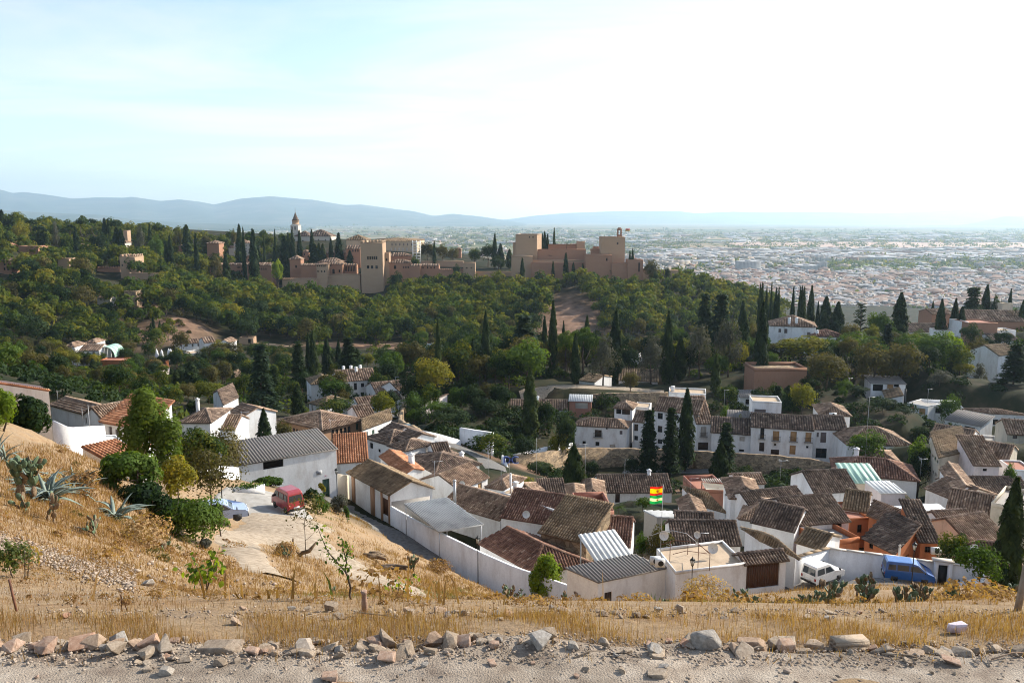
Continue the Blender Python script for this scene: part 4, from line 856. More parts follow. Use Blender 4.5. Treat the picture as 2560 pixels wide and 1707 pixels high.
# material of the open ground: straw-dry hillside near, darker earth and scrub farther down
def ground_material():
 m,nt,N,L,out=new_mat('dry_hillside')
 b=N.new('ShaderNodeBsdfPrincipled'); L.new(b.outputs[0],out.inputs[0]); b.inputs['Roughness'].default_value=0.95; b.inputs['Specular IOR Level'].default_value=0.1
 g=N.new('ShaderNodeNewGeometry'); v=g.outputs['Position']
 n1=noise(N,L,5.0,8,v,0.7); r1=ramp(N,[(0.28,(0.12,0.075,0.042)),(0.45,(0.25,0.165,0.095)),(0.58,(0.34,0.24,0.14)),(0.72,(0.42,0.33,0.225))]); L.new(n1.outputs['Fac'],r1.inputs[0])
 n2=noise(N,L,0.9,7,v,0.65); r2=ramp(N,[(0.27,(0.12,0.09,0.062)),(0.38,(0.27,0.205,0.145)),(0.5,(0.33,0.235,0.14)),(0.65,(0.27,0.165,0.085))]); L.new(n2.outputs['Fac'],r2.inputs[0])
 mx=N.new('ShaderNodeMix'); mx.data_type='RGBA'; mx.inputs[0].default_value=0.5; L.new(r1.outputs[0],mx.inputs[6]); L.new(r2.outputs[0],mx.inputs[7])
 n3=noise(N,L,0.12,8,v,0.65); r3=ramp(N,[(0.36,(0.012,0.018,0.007)),(0.5,(0.026,0.027,0.012)),(0.62,(0.055,0.042,0.026)),(0.75,(0.10,0.075,0.046))]); L.new(n3.outputs['Fac'],r3.inputs[0])
 a=N.new('ShaderNodeAttribute'); a.attribute_name='zone'
 m2=N.new('ShaderNodeMix'); m2.data_type='RGBA'; L.new(a.outputs['Fac'],m2.inputs[0]); L.new(mx.outputs[2],m2.inputs[6]); L.new(r3.outputs[0],m2.inputs[7])
 a2=N.new('ShaderNodeAttribute'); a2.attribute_name='earth'; r4=ramp(N,[(0.35,(0.10,0.062,0.04)),(0.5,(0.21,0.128,0.085)),(0.66,(0.30,0.19,0.125))]); L.new(n3.outputs['Fac'],r4.inputs[0])
 m3=N.new('ShaderNodeMix'); m3.data_type='RGBA'; L.new(a2.outputs['Fac'],m3.inputs[0]); L.new(m2.outputs[2],m3.inputs[6]); L.new(r4.outputs[0],m3.inputs[7])
 L.new(m3.outputs[2],b.inputs['Base Color'])
 nb=noise(N,L,14.0,8,v,0.7); bp=N.new('ShaderNodeBump'); bp.inputs['Strength'].default_value=0.9; bp.inputs['Distance'].default_value=0.06
 L.new(nb.outputs['Fac'],bp.inputs['Height']); L.new(bp.outputs[0],b.inputs['Normal'])
 return m
def build_terrain():
 nv,nu=NV,NU; X,Y,Z=_GX,_GY,_GZ
 V=np.stack([X,Y,Z],2).reshape(-1,3)
 i=np.arange(nv-1)[:,None]*nu+np.arange(nu-1)[None]
 F=np.stack([i,i+1,i+nu+1,i+nu],2).reshape(-1,4)
 me=mesh_np('ground',V,F,ground_material(),smooth=True)
 # zone: 0 on the bare near hillside, 1 in the town and the woods
 d=np.clip((Y-74)/8,0,1); left=(X<-18) & (Y<66); d=np.where(left,0,d)
 a=me.attributes.new('zone','FLOAT','POINT'); a.data.foreach_set('value',d.ravel().astype(np.float32))
 e=np.zeros(X.shape)                                        # bare earth: the slip scar under the fort, the dry spur, the banks of the river road
 for px,Yc,rx,ry in ((1420,475,26,58),(1390,440,16,30),(420,390,24,30),(350,430,14,22),(1560,330,26,26),(1000,405,60,16),(1500,140,30,8)):
  cx=P(px,900,Yc)[0]; e=np.maximum(e,np.clip(1.5-np.hypot((X-cx)/rx,(Y-Yc)/ry)*1.3,0,1))
 a=me.attributes.new('earth','FLOAT','POINT'); a.data.foreach_set('value',e.ravel().astype(np.float32))
 obj('ground',me,kind='structure')
 b=MB().poly([(-40,-25,-3.0),(40,-25,-3.0),(40,-1.95,-3.0),(-40,-1.95,-3.0)])
 me=b.mesh('ground',bpy.data.materials['dry_hillside'])
 obj('ground_behind',me,kind='structure')
build_terrain()

# ------------------------------------------------------------------ plain, far hills, air
def plain_material():
 m,nt,N,L,out=new_mat('patchwork_plain')
 b=N.new('ShaderNodeBsdfPrincipled'); L.new(b.outputs[0],out.inputs[0]); b.inputs['Roughness'].default_value=1.0; b.inputs['Specular IOR Level'].default_value=0.0
 g=N.new('ShaderNodeNewGeometry'); mp=N.new('ShaderNodeMapping'); mp.inputs['Scale'].default_value=(0.0011,0.0022,0.001); mp.inputs['Rotation'].default_value=(0,0,0.3); L.new(g.outputs['Position'],mp.inputs['Vector'])
 vo=N.new('ShaderNodeTexVoronoi'); vo.inputs['Scale'].default_value=1.6; L.new(mp.outputs[0],vo.inputs['Vector'])
 s=N.new('ShaderNodeSeparateColor'); L.new(vo.outputs['Color'],s.inputs[0])
 r=ramp(N,[(0.0,(0.09,0.11,0.05)),(0.25,(0.15,0.15,0.09)),(0.5,(0.24,0.19,0.12)),(0.7,(0.11,0.14,0.06)),(0.9,(0.36,0.26,0.18)),(1.0,(0.18,0.15,0.1))]); L.new(s.outputs[0],r.inputs[0])
 n1=noise(N,L,0.012,6,g.outputs['Position'],0.7); r2=ramp(N,[(0.35,(0.55,0.6,0.5)),(0.65,(1.25,1.2,1.15))]); L.new(n1.outputs['Fac'],r2.inputs[0])
 mm=N.new('ShaderNodeMix'); mm.data_type='RGBA'; mm.blend_type='MULTIPLY'; mm.inputs[0].default_value=1; L.new(r.outputs[0],mm.inputs[6]); L.new(r2.outputs[0],mm.inputs[7]); L.new(mm.outputs[2],b.inputs['Base Color'])
 return m
PLAIN_Z=-150.0
b_=MB().poly([(-14000,1380,PLAIN_Z-3),(14000,1380,PLAIN_Z-3),(30000,28800,PLAIN_Z-3),(-30000,28800,PLAIN_Z-3)])
obj('plain',b_.mesh('plain',plain_material()),kind='structure')
# the reddish bare field strip and a green meadow beyond the town
for nm,pts,c in (('bare_field',[(1800,608),(1900,604),(2600,606),(2600,622),(2300,623),(1850,614)],(0.42,0.27,0.19)),
     ('meadow',[(2070,663),(2200,660),(2420,664),(2400,676),(2150,680),(2080,674)],(0.16,0.2,0.06))):
 b_=MB().poly([PZ(x,y,PLAIN_Z) for x,y in pts][::-1])
 obj(nm,b_.mesh(nm,mat_noise(nm+'_soil',[(0.3,tuple(t*0.75 for t in c)),(0.7,tuple(t*1.15 for t in c))],0.01,6)),kind='structure')

mount_mat=mat_noise('mountain_scrub',[(0.3,(0.03,0.05,0.035)),(0.5,(0.06,0.08,0.055)),(0.62,(0.11,0.11,0.08)),(0.75,(0.2,0.17,0.13))],0.0016,9,1.0,spec=0.0)
def mountain(name,crest,Yc,depth_front,depth_back,seed,spur=0.12):
 """crest: (px, py) skyline points; a solid ridge with spurs, standing at depth Yc"""
 c=np.array(crest,float); px=np.linspace(c[0,0],c[-1,0],260); py=np.interp(px,c[:,0],c[:,1])
 rg=np.random.default_rng(seed)
 ph=rg.uniform(0,6.28,8); kf=rg.uniform(0.008,0.05,8)
 rows=40; V=[]
 for j in range(rows):
  t=j/(rows-1)
  for i in range(len(px)):
   top=P(px[i],py[i],Yc); base=PLAIN_Z-4
   if t<=0.7:s=t/0.7; d=-depth_front*(1-s); hgt=s**1.35
   else:s=(t-0.7)/0.3; d=depth_back*s; hgt=max(1-s,0.0)**1.2
   w=sum(math.sin(px[i]*kf[k]+ph[k]+t*(2+k)) for k in range(8))/8
   hh=hgt*(1+spur*w*(1-abs(hgt*2-1))*2.2) if 0<hgt<1 else hgt
   x=top[0]+top[0]/Yc*d+w*160*(1-hgt)
   V.append((x,Yc+d,base+(top[2]-base)*max(hh,0)))
 n=len(px); i=np.arange(rows-1)[:,None]*n+np.arange(n-1)[None]
 F=np.stack([i,i+1,i+n+1,i+n],2).reshape(-1,4)
 obj(name,mesh_np(name,V,F,mount_mat,smooth=True),kind='structure')
mountain('mountain_range',[(-900,470),(-500,455),(-150,470),(0,473),(30,482),(60,479),(110,485),(180,496),(240,493),(310,494),(330,491),(400,502),(450,498),(500,504),(535,511),(600,496),(680,490),(780,499),(860,512),(905,511),(1000,524),(1030,527),(1085,540),(1130,534),(1200,541),(1300,556),(1340,565),(1420,575)],21600,6500,3500,3)
mountain('hill_slope',[(-900,500),(-300,505),(0,525),(150,533),(250,537),(330,548),(450,556),(640,562),(800,568),(960,576)],14000,5000,2400,5)
mountain('distant_range',[(1150,560),(1280,547),(1330,540),(1420,532),(1480,530),(1560,527),(1700,528),(1740,533),(1830,529),(1900,530),(2060,529),(2200,533),(2330,528),(2420,523),(2500,526),(2560,530),(2800,520),(3200,525),(3600,540)],27000,5000,1200,9,0.06)
mountain('low_ridge',[(1300,575),(1500,574),(1700,575),(1900,572),(2100,571),(2250,570),(2350,566),(2420,560),(2480,548),(2510,541),(2560,541),(2620,546),(2700,540),(3000,550),(3300,570)],19500,3000,2000,11)

def build_haze():
 b=MB().abox(-34000,34000,-60,29500,PLAIN_Z-30,1250)
 m,nt,N,L,out=new_mat('haze')
 v=N.new('ShaderNodeVolumePrincipled'); v.inputs['Color'].default_value=(0.62,0.82,1.0,1); v.inputs['Density'].default_value=HAZE; v.inputs['Anisotropy'].default_value=0.42
 L.new(v.outputs[0],out.inputs['Volume'])
 obj('haze',b.mesh('haze',m),kind='stuff')
HAZE=5.2e-5

for a_,k_ in SPECS:house(*a_,**k_)
# ------------------------------------------------------------------ the fortress on the wooded hill
GA='red walled fortress on the wooded hill'
def F(key,label,crop,A,B,Y,d,h,wall='alh',roof='n',tiles='t_brown',wins=(),name='fortress_building',cat='fortress',YB=None,**kw):
 kw.setdefault('par',0.5); kw.setdefault('floor','alh2'); kw.setdefault('deep',12.0); kw.setdefault('over',0.5)
 return house(key,name,label,cat,crop,A,B,Y,d=d,h=h,wall=wall,roof=roof,tiles=tiles,wins=wins,YB=YB or Y,group=GA,**kw)
TW=dict(name='fortress_tower',cat='tower')
F('comares','tall square tower standing highest above the trees, with two rows of windows',2,(908,548),(1100,548),596,17,38,'alh2',cren=1.5,wins=[('F',x,665,x+14,694,'dk') for x in (968,988,1007,1025,1043)]+[('F',x,746,x+20,772,'dk') for x in (966,1002,1040)],**TW)
F('carlos','huge square honey-coloured stone palace with flat roofline and a row of bright windows',2,(950,535),(1402,530),700,60,30,'palace','hs','t_tan',pitch=5,wins=[('F',x,592,x+16,620,'ws') for x in (1170,1205,1239,1272,1306,1341)]+[('F',x,552,x+10,572,'s') for x in (1180,1214,1248,1282,1316,1350)],name='palace',cat='palace')
F('carlos_l','stone palace wing with pyramid roof left of the tallest tower',2,(785,522),(958,520),660,20,24,'palace','ht','t_tan',pitch=24,name='palace',cat='palace')
F('gallery','reddish gallery building with white arcade tucked beside the tallest tower',2,(780,600),(908,602),640,12,16,'alh','gs',pitch=22,wins=[('F',x,606,x+12,626,'a') for x in (838,860,882)])
F('yellow_t','narrow sunlit tower clinging to the right of the tallest tower',2,(1102,632),(1158,632),606,8,26,'alh2',wins=[('F',1130,685,1145,705,'dk')],**TW)
F('r_hall','hall with two dusky roofs below the stone palace',2,(1125,662),(1345,662),640,12,14,'alh','hs',pitch=20)
F('r_block','square red block with hipped roof right of the tallest tower',2,(1160,722),(1345,722),606,12,18,'alh','hs',pitch=20,wins=[('F',1200,745,1222,775,'dk'),('F',1280,752,1292,768,'dk'),('F',1300,752,1312,768,'dk'),('F',1320,752,1332,768,'dk')])
F('r_low','low red wing stepping down from the square red block',2,(1345,748),(1428,748),602,10,16,'alh','gs',pitch=12)
F('r_long','long low red range with small windows above the curtain wall',2,(1428,748),(1592,752),606,9,12,'alh','gs',pitch=14,wins=[('F',x,755,x+10,772,'dk') for x in (1450,1490,1520,1548)])
F('cw_a','battlemented curtain wall below the long red range',2,(1590,785),(1805,782),596,4,14,'alh',cren=0.9,wins=[('F',1605,825,1622,855,'dk')],name='fortress_wall',cat='wall')
F('cw_t','square wall tower between two stretches of curtain wall',2,(1805,722),(1908,722),594,10,24,'alh2',wins=[('F',1830,760,1842,772,'dk'),('F',1870,760,1882,772,'dk')],**TW)
F('cw_b','plain curtain wall running from the square wall tower towards the western keep',2,(1908,800),(2240,765),600,4,18,'alh2',name='fortress_wall',cat='wall')
F('terr_w','long pale terrace wall with visitors strolling above the curtain wall',2,(1440,708),(1805,712),640,4,12,'alh2',name='fortress_wall',cat='wall')
F('l_nasrid','red hall with one tall arched window left of the tallest tower',2,(612,735),(752,738),604,12,30,'alh','hs',pitch=18,wins=[('F',664,775,686,818,'a'),('F',720,782,733,804,'dk'),('F',623,740,635,750,'dk'),('F',645,740,657,750,'dk')])
F('l_portico','shadowed courtyard portico with slim white columns',2,(752,742),(876,742),610,6,14,'alh','gs',wins=[('F',x,750,x+9,796,'dk') for x in (758,772,786,800,814,828,842,856)],pitch=14)
F('l_round','slender lookout tower with window band below its roof',2,(526,738),(612,738),592,10,36,'alh2','ht',pitch=16,wins=[('F',x,742,x+9,756,'dk') for x in (532,548,564,580,596)]+[('F',x,788,x+10,804,'dk') for x in (535,568,592)],**TW)
F('l_wallblk','long red wall block left of the slender lookout tower',2,(388,742),(528,742),604,8,16,'alh','gs',pitch=12)
F('l_pyr1','red tower with dark pyramid roof nearest the tall poplar',2,(292,690),(388,690),612,10,22,'alh','ht',pitch=30,wins=[('F',342,742,356,765,'dk')],**TW)
F('l_pyr2','small red tower with pyramid roof in front of the church cypresses',2,(388,628),(456,628),640,8,16,'alh','ht',pitch=28,wins=[('F',415,640,426,655,'dk')],**TW)
F('l_roofs','group of red halls under dusky hipped roofs left of the portico',2,(545,715),(745,712),625,14,14,'alh','hs',pitch=22)
F('l_roof2','low halls with dark roofs in front of the single tall cypress',2,(610,640),(800,652),655,12,12,'alh','gs',pitch=18)
F('l_lowwall','lower outer wall with small turrets above the trees',2,(228,868),(532,862),590,4,14,'alh2',cren=0.9,name='fortress_wall',cat='wall')
F('l_base','pale battered wall base joining the arched hall to the tallest tower',2,(612,822),(905,812),598,6,16,'alh2',name='fortress_wall',cat='wall')
F('partal','pink palace front with rows of small arched windows',2,(-15,745),(132,740),605,12,26,'alh','gs',pitch=16,wins=[('F',x,765,x+9,785,'a') for x in (10,28,46,64,82)],name='palace',cat='palace')
F('partal_t1','square red tower with low pyramid roof at the east end of the palace range',1,(1826,742),(1946,742),610,12,24,'alh','ht',pitch=16,wins=[('F',1845,765,1858,782,'dk'),('F',1915,752,1928,790,'dk')],**TW)
F('partal_w','red palace range with window loggias between the two eastern towers',1,(1985,738),(2125,740),612,8,26,'alh','gs',pitch=14,wins=[('F',x,752,x+7,768,'dk') for x in (2062,2073,2084,2095,2106)]+[('F',x,785,x+10,806,'dk') for x in (2000,2016,2032,2068,2084,2100)])
F('partal_lw','low ruined red wall between the pyramid-roofed tower and the loggia',1,(1946,800),(1990,800),610,4,14,'alh',name='fortress_wall',cat='wall')
F('partal_t2','lookout tower with small roof lantern above the loggia range',1,(2130,672),(2212,672),618,10,26,'alh','ht',pitch=20,wins=[('F',2158,690,2180,705,'dk'),('F',2128,785,2140,802,'dk'),('F',2148,785,2160,802,'dk')],**TW)
F('partal_b','red palace block below the roof lantern',1,(2120,740),(2232,745),608,10,24,'alh','gs',pitch=14)
F('infantas_w','eastern curtain wall with pointed battlements among the trees',1,(842,768),(1042,768),540,4,20,'alh',cren=1.0,name='fortress_wall',cat='wall')
F('infantas','battlemented square tower with small twin window among dark trees',1,(1040,668),(1172,668),528,13,42,'alh2',cren=1.3,wins=[('F',1058,735,1070,752,'dk'),('F',1122,735,1140,752,'dk')],**TW)
F('infantas_r','pale ruined wall right of the battlemented tower',1,(1118,812),(1372,808),520,4,18,'alh2',name='fortress_wall',cat='wall')
F('east_a','pinkish ruined building with small windows at the left edge',1,(-30,705),(92,705),500,10,24,'alh','gs',pitch=14,wins=[('F',30,760,48,785,'dk'),('F',60,725,78,745,'dk'),('F',30,725,48,745,'dk'),('F',62,765,78,788,'dk')])
F('east_a2','low pink annex of the ruined building at the left edge',1,(92,768),(146,768),502,8,16,'alh')
F('east_b','broad windowless red tower behind yellow-green trees',1,(157,575),(330,575),560,14,24,'alh',**TW)
F('east_c','roofless ruined tower lit from one side among round trees',1,(502,682),(600,682),530,10,20,'alh2',**TW)
F('east_d','grey pink tower half hidden by dark cypresses at the left edge',1,(-40,520),(82,520),580,12,20,'alh',**TW)
F('east_w','long low red wall with dark hedge behind the round trees',1,(330,685),(510,690),540,4,12,'alh',name='fortress_wall',cat='wall')
F('east_h','garden house with tiled roof below the slim sunlit tower',1,(930,545),(1080,545),620,12,10,'pale','hs',pitch=18)
F('east_s','slim sunlit tower rising beside the garden house',1,(1072,440),(1106,440),640,6,30,'alh2',**TW)
F('parador','white hillside hotel with hipped roofs and three rows of windows',1,(2035,550),(2176,552),690,14,22,'pale','hs',pitch=18,wins=[('F',x,y,x+9,y+14,'s') for y in (565,592,615) for x in (2045,2068,2092,2116,2140)],name='hotel',cat='hotel')
F('parador2','white side wing of the hillside hotel',1,(1990,590),(2040,592),688,10,16,'pale','gs',pitch=16,name='hotel',cat='hotel')
F('east_v','tile-roofed garden pavilion among autumn-coloured trees',1,(1800,552),(1905,552),670,12,10,'alh','hs',pitch=22)
F('east_u','small red garden gatehouse with flat lit roof',1,(1545,575),(1592,575),640,6,8,'alh','hs',pitch=10)
F('east_t','low tan hut under the round pine trees',1,(640,570),(735,572),600,8,8,'alh2','gs',pitch=12)
F('ruin_sun','sunlit ochre ruin on the end of the wooded spur',1,(1078,968),(1182,985),430,8,14,'stone')
F('ruin_sun2','low grey-roofed hut beside the sunlit ruin on the spur',1,(845,1030),(960,1022),425,6,8,'pale','gs','t_tan',pitch=12)
# church
F('church_n','church nave with dark hipped roof behind three cypresses',2,(432,490),(650,490),760,22,34,'pale','hs','t_dark',pitch=28,wins=[('F',x,515,x+8,535,'dk') for x in (500,540,600)],name='church',cat='church')
F('church_t','church transept with dark gabled roof in front of the bell tower',2,(340,490),(470,490),752,18,34,'pale','ht','t_dark',pitch=32,wins=[('F',398,525,415,550,'dk'),('F',420,532,432,550,'dk')],name='church',cat='church')
F('church_tower','church bell tower with arched belfry and dark pointed spire',2,(299,395),(366,395),764,11,70,'pale','n',wins=[('F',308,405,320,435,'a'),('F',334,405,346,435,'a')],name='church_tower',cat='church tower')
_h=HOUSES['church_tower']; _c=_h['A']+_h['ex']*_h['w']/2+_h['ey']*_h['d']/2
_m=MB(); _w2=_h['w']/2
_m.lathe((_c[0],_c[1],_h['ze']+0.4),[(_w2*1.2,0),(_w2*1.2,0.5),(_w2*0.92,0.6),(_w2*0.92,3.6),(_w2*1.05,3.8),(_w2*1.05,4.2)],8)
obj('belfry',_m.mesh('belfry',M['alh2']),_h['root'],loc=_h['L'])
_m=MB().lathe((_c[0],_c[1],_h['ze']+4.6),[(_w2*0.98,0),(_w2*0.7,1.6),(_w2*0.3,5.0),(0.18,7.6),(0.08,12)],8)
obj('spire',_m.mesh('spire',M['t_dark']),_h['root'],loc=_h['L'])
# western keep
F('keep_l','massive pale keep with weathered ribs at the left of the western fort',3,(30,472),(218,460),590,16,30,'alh2',wins=[('F',148,492,158,504,'dk'),('F',178,492,188,504,'dk')],YB=586,**TW)
F('keep_l2','narrow buttress tower hugging the massive pale keep',3,(8,545),(34,545),592,8,26,'alh2',**TW)
F('bastion','broad low bastion at the foot of the massive pale keep',3,(-5,662),(180,665),574,14,22,'alh2',par=1.0,**TW)
F('alc_1','long red inner wall linking the two keeps',3,(219,605),(645,598),588,6,20,'alh',name='fortress_wall',cat='wall')
F('alc_2','upper red wall below the single palm tree',3,(318,560),(570,558),606,6,16,'alh',name='fortress_wall',cat='wall')
F('alc_3','small square turret right of the palm tree',3,(567,537),(634,537),600,8,18,'alh2',**TW)
F('alc_4','middle terrace wall of the western fort',3,(185,700),(650,690),578,5,12,'alh2',name='fortress_wall',cat='wall')
F('alc_5','lower red outer wall with cypresses standing before it',3,(168,722),(780,720),568,5,22,'alh',name='fortress_wall',cat='wall')
F('alc_6','projecting square tower with slit window below the flag-topped keep',3,(645,652),(872,650),558,14,34,'alh',wins=[('F',820,680,832,705,'dk')],**TW)
F('alc_7','reddish platform wall between the turret and the flag-topped keep',3,(690,602),(838,600),584,6,14,'alh',name='fortress_wall',cat='wall')
F('alc_8','small step of wall left of the flag-topped keep',3,(710,582),(782,580),590,6,14,'alh',name='fortress_wall',cat='wall')
F('vela','flag-topped square keep with bell gable at the western end of the fort',3,(780,497),(986,495),572,16,34,'alh2',wins=[('F',914,545,926,562,'dk')],**TW)
F('vela_w','long red wall at the foot of the flag-topped keep',3,(870,722),(1012,722),556,6,22,'alh',name='fortress_wall',cat='wall')
F('vela_b','outer corner tower of the western fort with two dark slits',3,(1010,694),(1143,692),554,12,26,'alh',wins=[('F',1102,720,1112,800,'dk')],**TW)
F('vela_e','low garden wall trailing from the fort towards the plain',3,(1143,786),(1450,782),560,4,14,'alh2',name='fortress_wall',cat='wall')
F('far_tower','small brick tower with pointed roof among trees behind the terrace',2,(1740,605),(1785,605),690,8,18,'alh','ht',pitch=30,**TW)
F('valley_arch','stone bridge-end wall with arched opening at the foot of the dark wood',1,(2080,1372),(2205,1362),400,5,16,'alh2',wins=[('F',2160,1385,2185,1420,'dk')],name='stone_wall',cat='wall')
_h=HOUSES['vela']; _c=_h['A']+_h['ex']*_h['w']*0.80+_h['ey']*6
_m=MB(); _z=_h['ze']
for a_,b_,lo_,hi_ in ((-1.7,-0.7,0,4.6),(0.7,1.7,0,4.6),(-0.7,0.7,0,1.6),(-1.7,1.7,4.6,5.8),(-1.0,1.0,5.8,6.6)):_m.abox(_c[0]+a_,_c[0]+b_,_c[1]-0.8,_c[1]+0.8,_z+lo_,_z+hi_)
obj('bell_gable',_m.mesh('bell_gable',M['brick']),_h['root'],loc=_h['L'])
_m=MB().tube([(_c[0]+4.2,_c[1],_z),(_c[0]+4.2,_c[1],_z+7)],0.1,5); obj('flag_pole',_m.mesh('flag_pole',M['metal']),_h['root'],loc=_h['L'])
for dz_,cc_ in ((5.3,(0.5,0.08,0.05)),(4.3,(0.55,0.42,0.2))):
 _m=MB().abox(_c[0]+4.3,_c[0]+7.4,_c[1]-0.03,_c[1]+0.03,_z+dz_-0.5,_z+dz_+0.48); obj('flag',_m.mesh('flag',mat_plain('flag_cloth',cc_,0.8)),_h['root'],loc=_h['L'])

# ------------------------------------------------------------------ free-standing walls
def wall_run(name,label,crop,pts,thick=0.3,mat='white',h=None,cope=None,group=None,jag=0.0,grow=True):
 """pts: (x, y, Y) along the top edge; reaches down into the ground"""
 W=[]
 for (x,y,Y) in pts:W.append(P(*q(crop,x,y),Y))
 W=np.array(W); seg=[]
 for i in range(len(W)-1):
  n=max(1,int(np.linalg.norm(W[i+1]-W[i])/1.2))
  for k in range(n):seg.append(W[i]+(W[i+1]-W[i])*k/n)
 seg.append(W[-1]); seg=np.array(seg)
 seg[:,2]+=np.array([random.uniform(-1,1) for _ in seg])*(jag or 0.02)
 t=np.gradient(seg,axis=0); t[:,2]=0; t/=np.linalg.norm(t,axis=1)[:,None]; nrm=np.stack([-t[:,1],t[:,0],0*t[:,0]],1)
 g=ground(seg[:,0],seg[:,1]); lo=np.minimum(g-1.2,seg[:,2]-0.5) if h is None else seg[:,2]-h
 mid=seg[len(seg)//2]; base=np.array([mid[0],mid[1],lo[len(seg)//2]])
 root=thing(name,label,'wall',base,group)
 a,b=seg-nrm*thick/2,seg+nrm*thick/2; al,bl=a.copy(),b.copy(); al[:,2]=lo; bl[:,2]=lo
 n=len(seg); V=np.concatenate([a,b,al,bl]); Fc=[]
 for i in range(n-1):Fc+=[[i,n+i,n+i+1,i+1],[2*n+i,i,i+1,2*n+i+1],[n+i,3*n+i,3*n+i+1,n+i+1]]
 Fc+=[[0,2*n,3*n,n],[n-1,2*n-1,4*n-1,3*n-1]]
 obj('wall_face',mesh_np('wall_face',V,Fc,M[mat]),root,loc=tuple(-base))
 if cope:
  m=MB()
  for i in range(n-1):
   c=(seg[i]+seg[i+1])/2; u=(seg[i+1]-seg[i]); m.box(c+(0,0,0.035),u/2*0.985,(nrm[i])*(thick/2+0.05),(0,0,0.03))
  obj('coping',m.mesh('coping',M[cope]),root,loc=tuple(-base))
 return root
wall_run('lane_wall','long curving whitewashed wall descending along the lane beside the big near roof',13,[(62,575,84.5),(350,738,79),(820,965,72.5),(1110,1092,69),(1440,1205,66),(1685,1292,63.8)])
wall_run('lane_wall','white wall joining the plank gate to the corner behind the parked white van',12,[(232,472,66.5),(380,430,68.2),(528,393,69.6)],cope='t_tan')
wall_run('lane_wall','straight white wall behind the parked blue van',12,[(528,393,69.6),(1000,452,68.5),(1445,514,67.2)],cope='pale')
wall_run('lane_wall','white wall behind the small tree at the right edge of the lane',12,[(1600,532,66.8),(2260,618,65.8)],cope='pale')
wall_run('garden_wall','tall white garden wall with streaked top beside the sloping street',6,[(1780,762,146),(1905,782,144),(2065,805,142)],thick=0.5)
wall_run('garden_wall','white street wall with a dark doorway stepping down from the stone wall',6,[(1445,790,140),(1560,810,141),(1690,845,142),(1780,870,143)],thick=0.5)
wall_run('garden_wall','white bank wall running under the dark ivy below the cypress',7,[(0,1000,148),(240,945,155),(400,905,160),(540,895,166)],thick=0.5)
wall_run('garden_wall','curved white garden wall above the pyramid-roofed house',8,[(395,510,190),(600,500,192),(700,540,190),(800,630,184),(870,690,178)],thick=0.5)
wall_run('garden_wall','white terrace wall stepping down beside the brown roof on the slope',8,[(1560,770,168),(1640,800,165),(1810,855,160)],thick=0.5)
wall_run('yard_wall','weathered cream wall between the green-door house and the barn',6,[(700,1160,92),(840,1185,93.5)],mat='cream')
wall_run('yard_wall','grey-white garden wall behind the feathery tree on the parking place',5,[(1380,1180,70),(1700,1085,76),(1990,1100,79),(2070,1108,81)])
wall_run('yard_wall','low white wall with planting in front of the rust-brown gable',5,[(460,700,66),(600,760,66),(900,745,71)])
wall_run('stone_wall','curved rubble stone wall holding up the garden above the street of parked cars',6,[(1290,552,186),(1262,640,175),(1255,690,164),(1300,720,156),(1370,745,148),(1440,790,140.5)],thick=0.8,mat='stone',jag=0.15)
wall_run('retaining_wall','long brown rubble retaining wall under the broad white house',7,[(-20,1012,146),(300,972,152),(560,938,160),(860,940,163),(1110,945,163),(1590,965,158)],thick=0.8,mat='stone',jag=0.12)
wall_run('retaining_wall','stained retaining wall under the row house with brown blinds',7,[(1590,965,158),(1980,985,155),(2230,1000,152),(2600,1035,150),(2790,1075,149)],thick=0.8,mat='stone',jag=0.1)
wall_run('retaining_wall','old park wall of dark stones behind the white turret',7,[(690,470,198),(900,462,198),(1130,460,197),(1360,452,196)],thick=0.8,mat='stone',jag=0.15)
wall_run('retaining_wall','narrow white and black painted wall end at the foot of the sloping street',13,[(1030,130,133),(1055,175,132),(1075,240,130),(1100,290,128),(1125,330,126)],thick=0.4)
wall_run('retaining_wall','pale viaduct-like road wall beyond the row of cypresses',5,[(1560,335,290),(1700,325,290),(1930,290,294),(2165,250,300)],thick=6,mat='alh2',h=6)
wall_run('retaining_wall','red garden wall below the riverside mansion',5,[(210,250,312),(330,222,314),(420,190,316),(545,185,318)],thick=1,mat='orange',h=6)
wall_run('retaining_wall','dark masonry wall with cornice at the foot of the fortress wood',2,[(-20,1420,400),(150,1430,400),(330,1452,398)],thick=1.5,mat='alh2',h=12)
wall_run('retaining_wall','long low masonry wall along the river road under the wood',2,[(530,1448,405),(900,1440,408),(1400,1412,415),(1730,1395,420)],thick=1.5,mat='alh2',h=7)
# gate piers and door in the wall behind the blue van
_p=P(*q(12,1445,495),67.1); _p2=P(*q(12,1605,520),66.7)
gate=thing('wall_gate','white framed doorway with black metal door in the wall right of the blue van','gate',(_p[0],_p[1],_p[2]-3.4))
_L=tuple(-np.array(gate.location)); _u=unit((_p2-_p)*(1,1,0)); _n=np.array([_u[1],-_u[0],0]); _wd=np.linalg.norm((_p2-_p)[:2])
_m=MB(); _up=np.array([0,0,1.0]); _z0=np.array([0,0,-3.6])
for a,b,lo,hi in ((0,0.35,-3.6,0),(_wd-0.35,_wd,-3.6,0),(0.35,_wd-0.35,-0.3,0)):
 _m.box(_p+_u*(a+b)/2+_up*(lo+hi)/2,_u*(b-a)/2,_n*0.28,_up*(hi-lo)/2)
obj('frame',_m.mesh('frame',M['white']),gate,loc=_L)
_m=MB().box(_p+_u*_wd/2+_up*-1.95,_u*(_wd/2-0.36),_n*0.05,_up*1.64); obj('door',_m.mesh('door',M['iron']),gate,loc=_L)
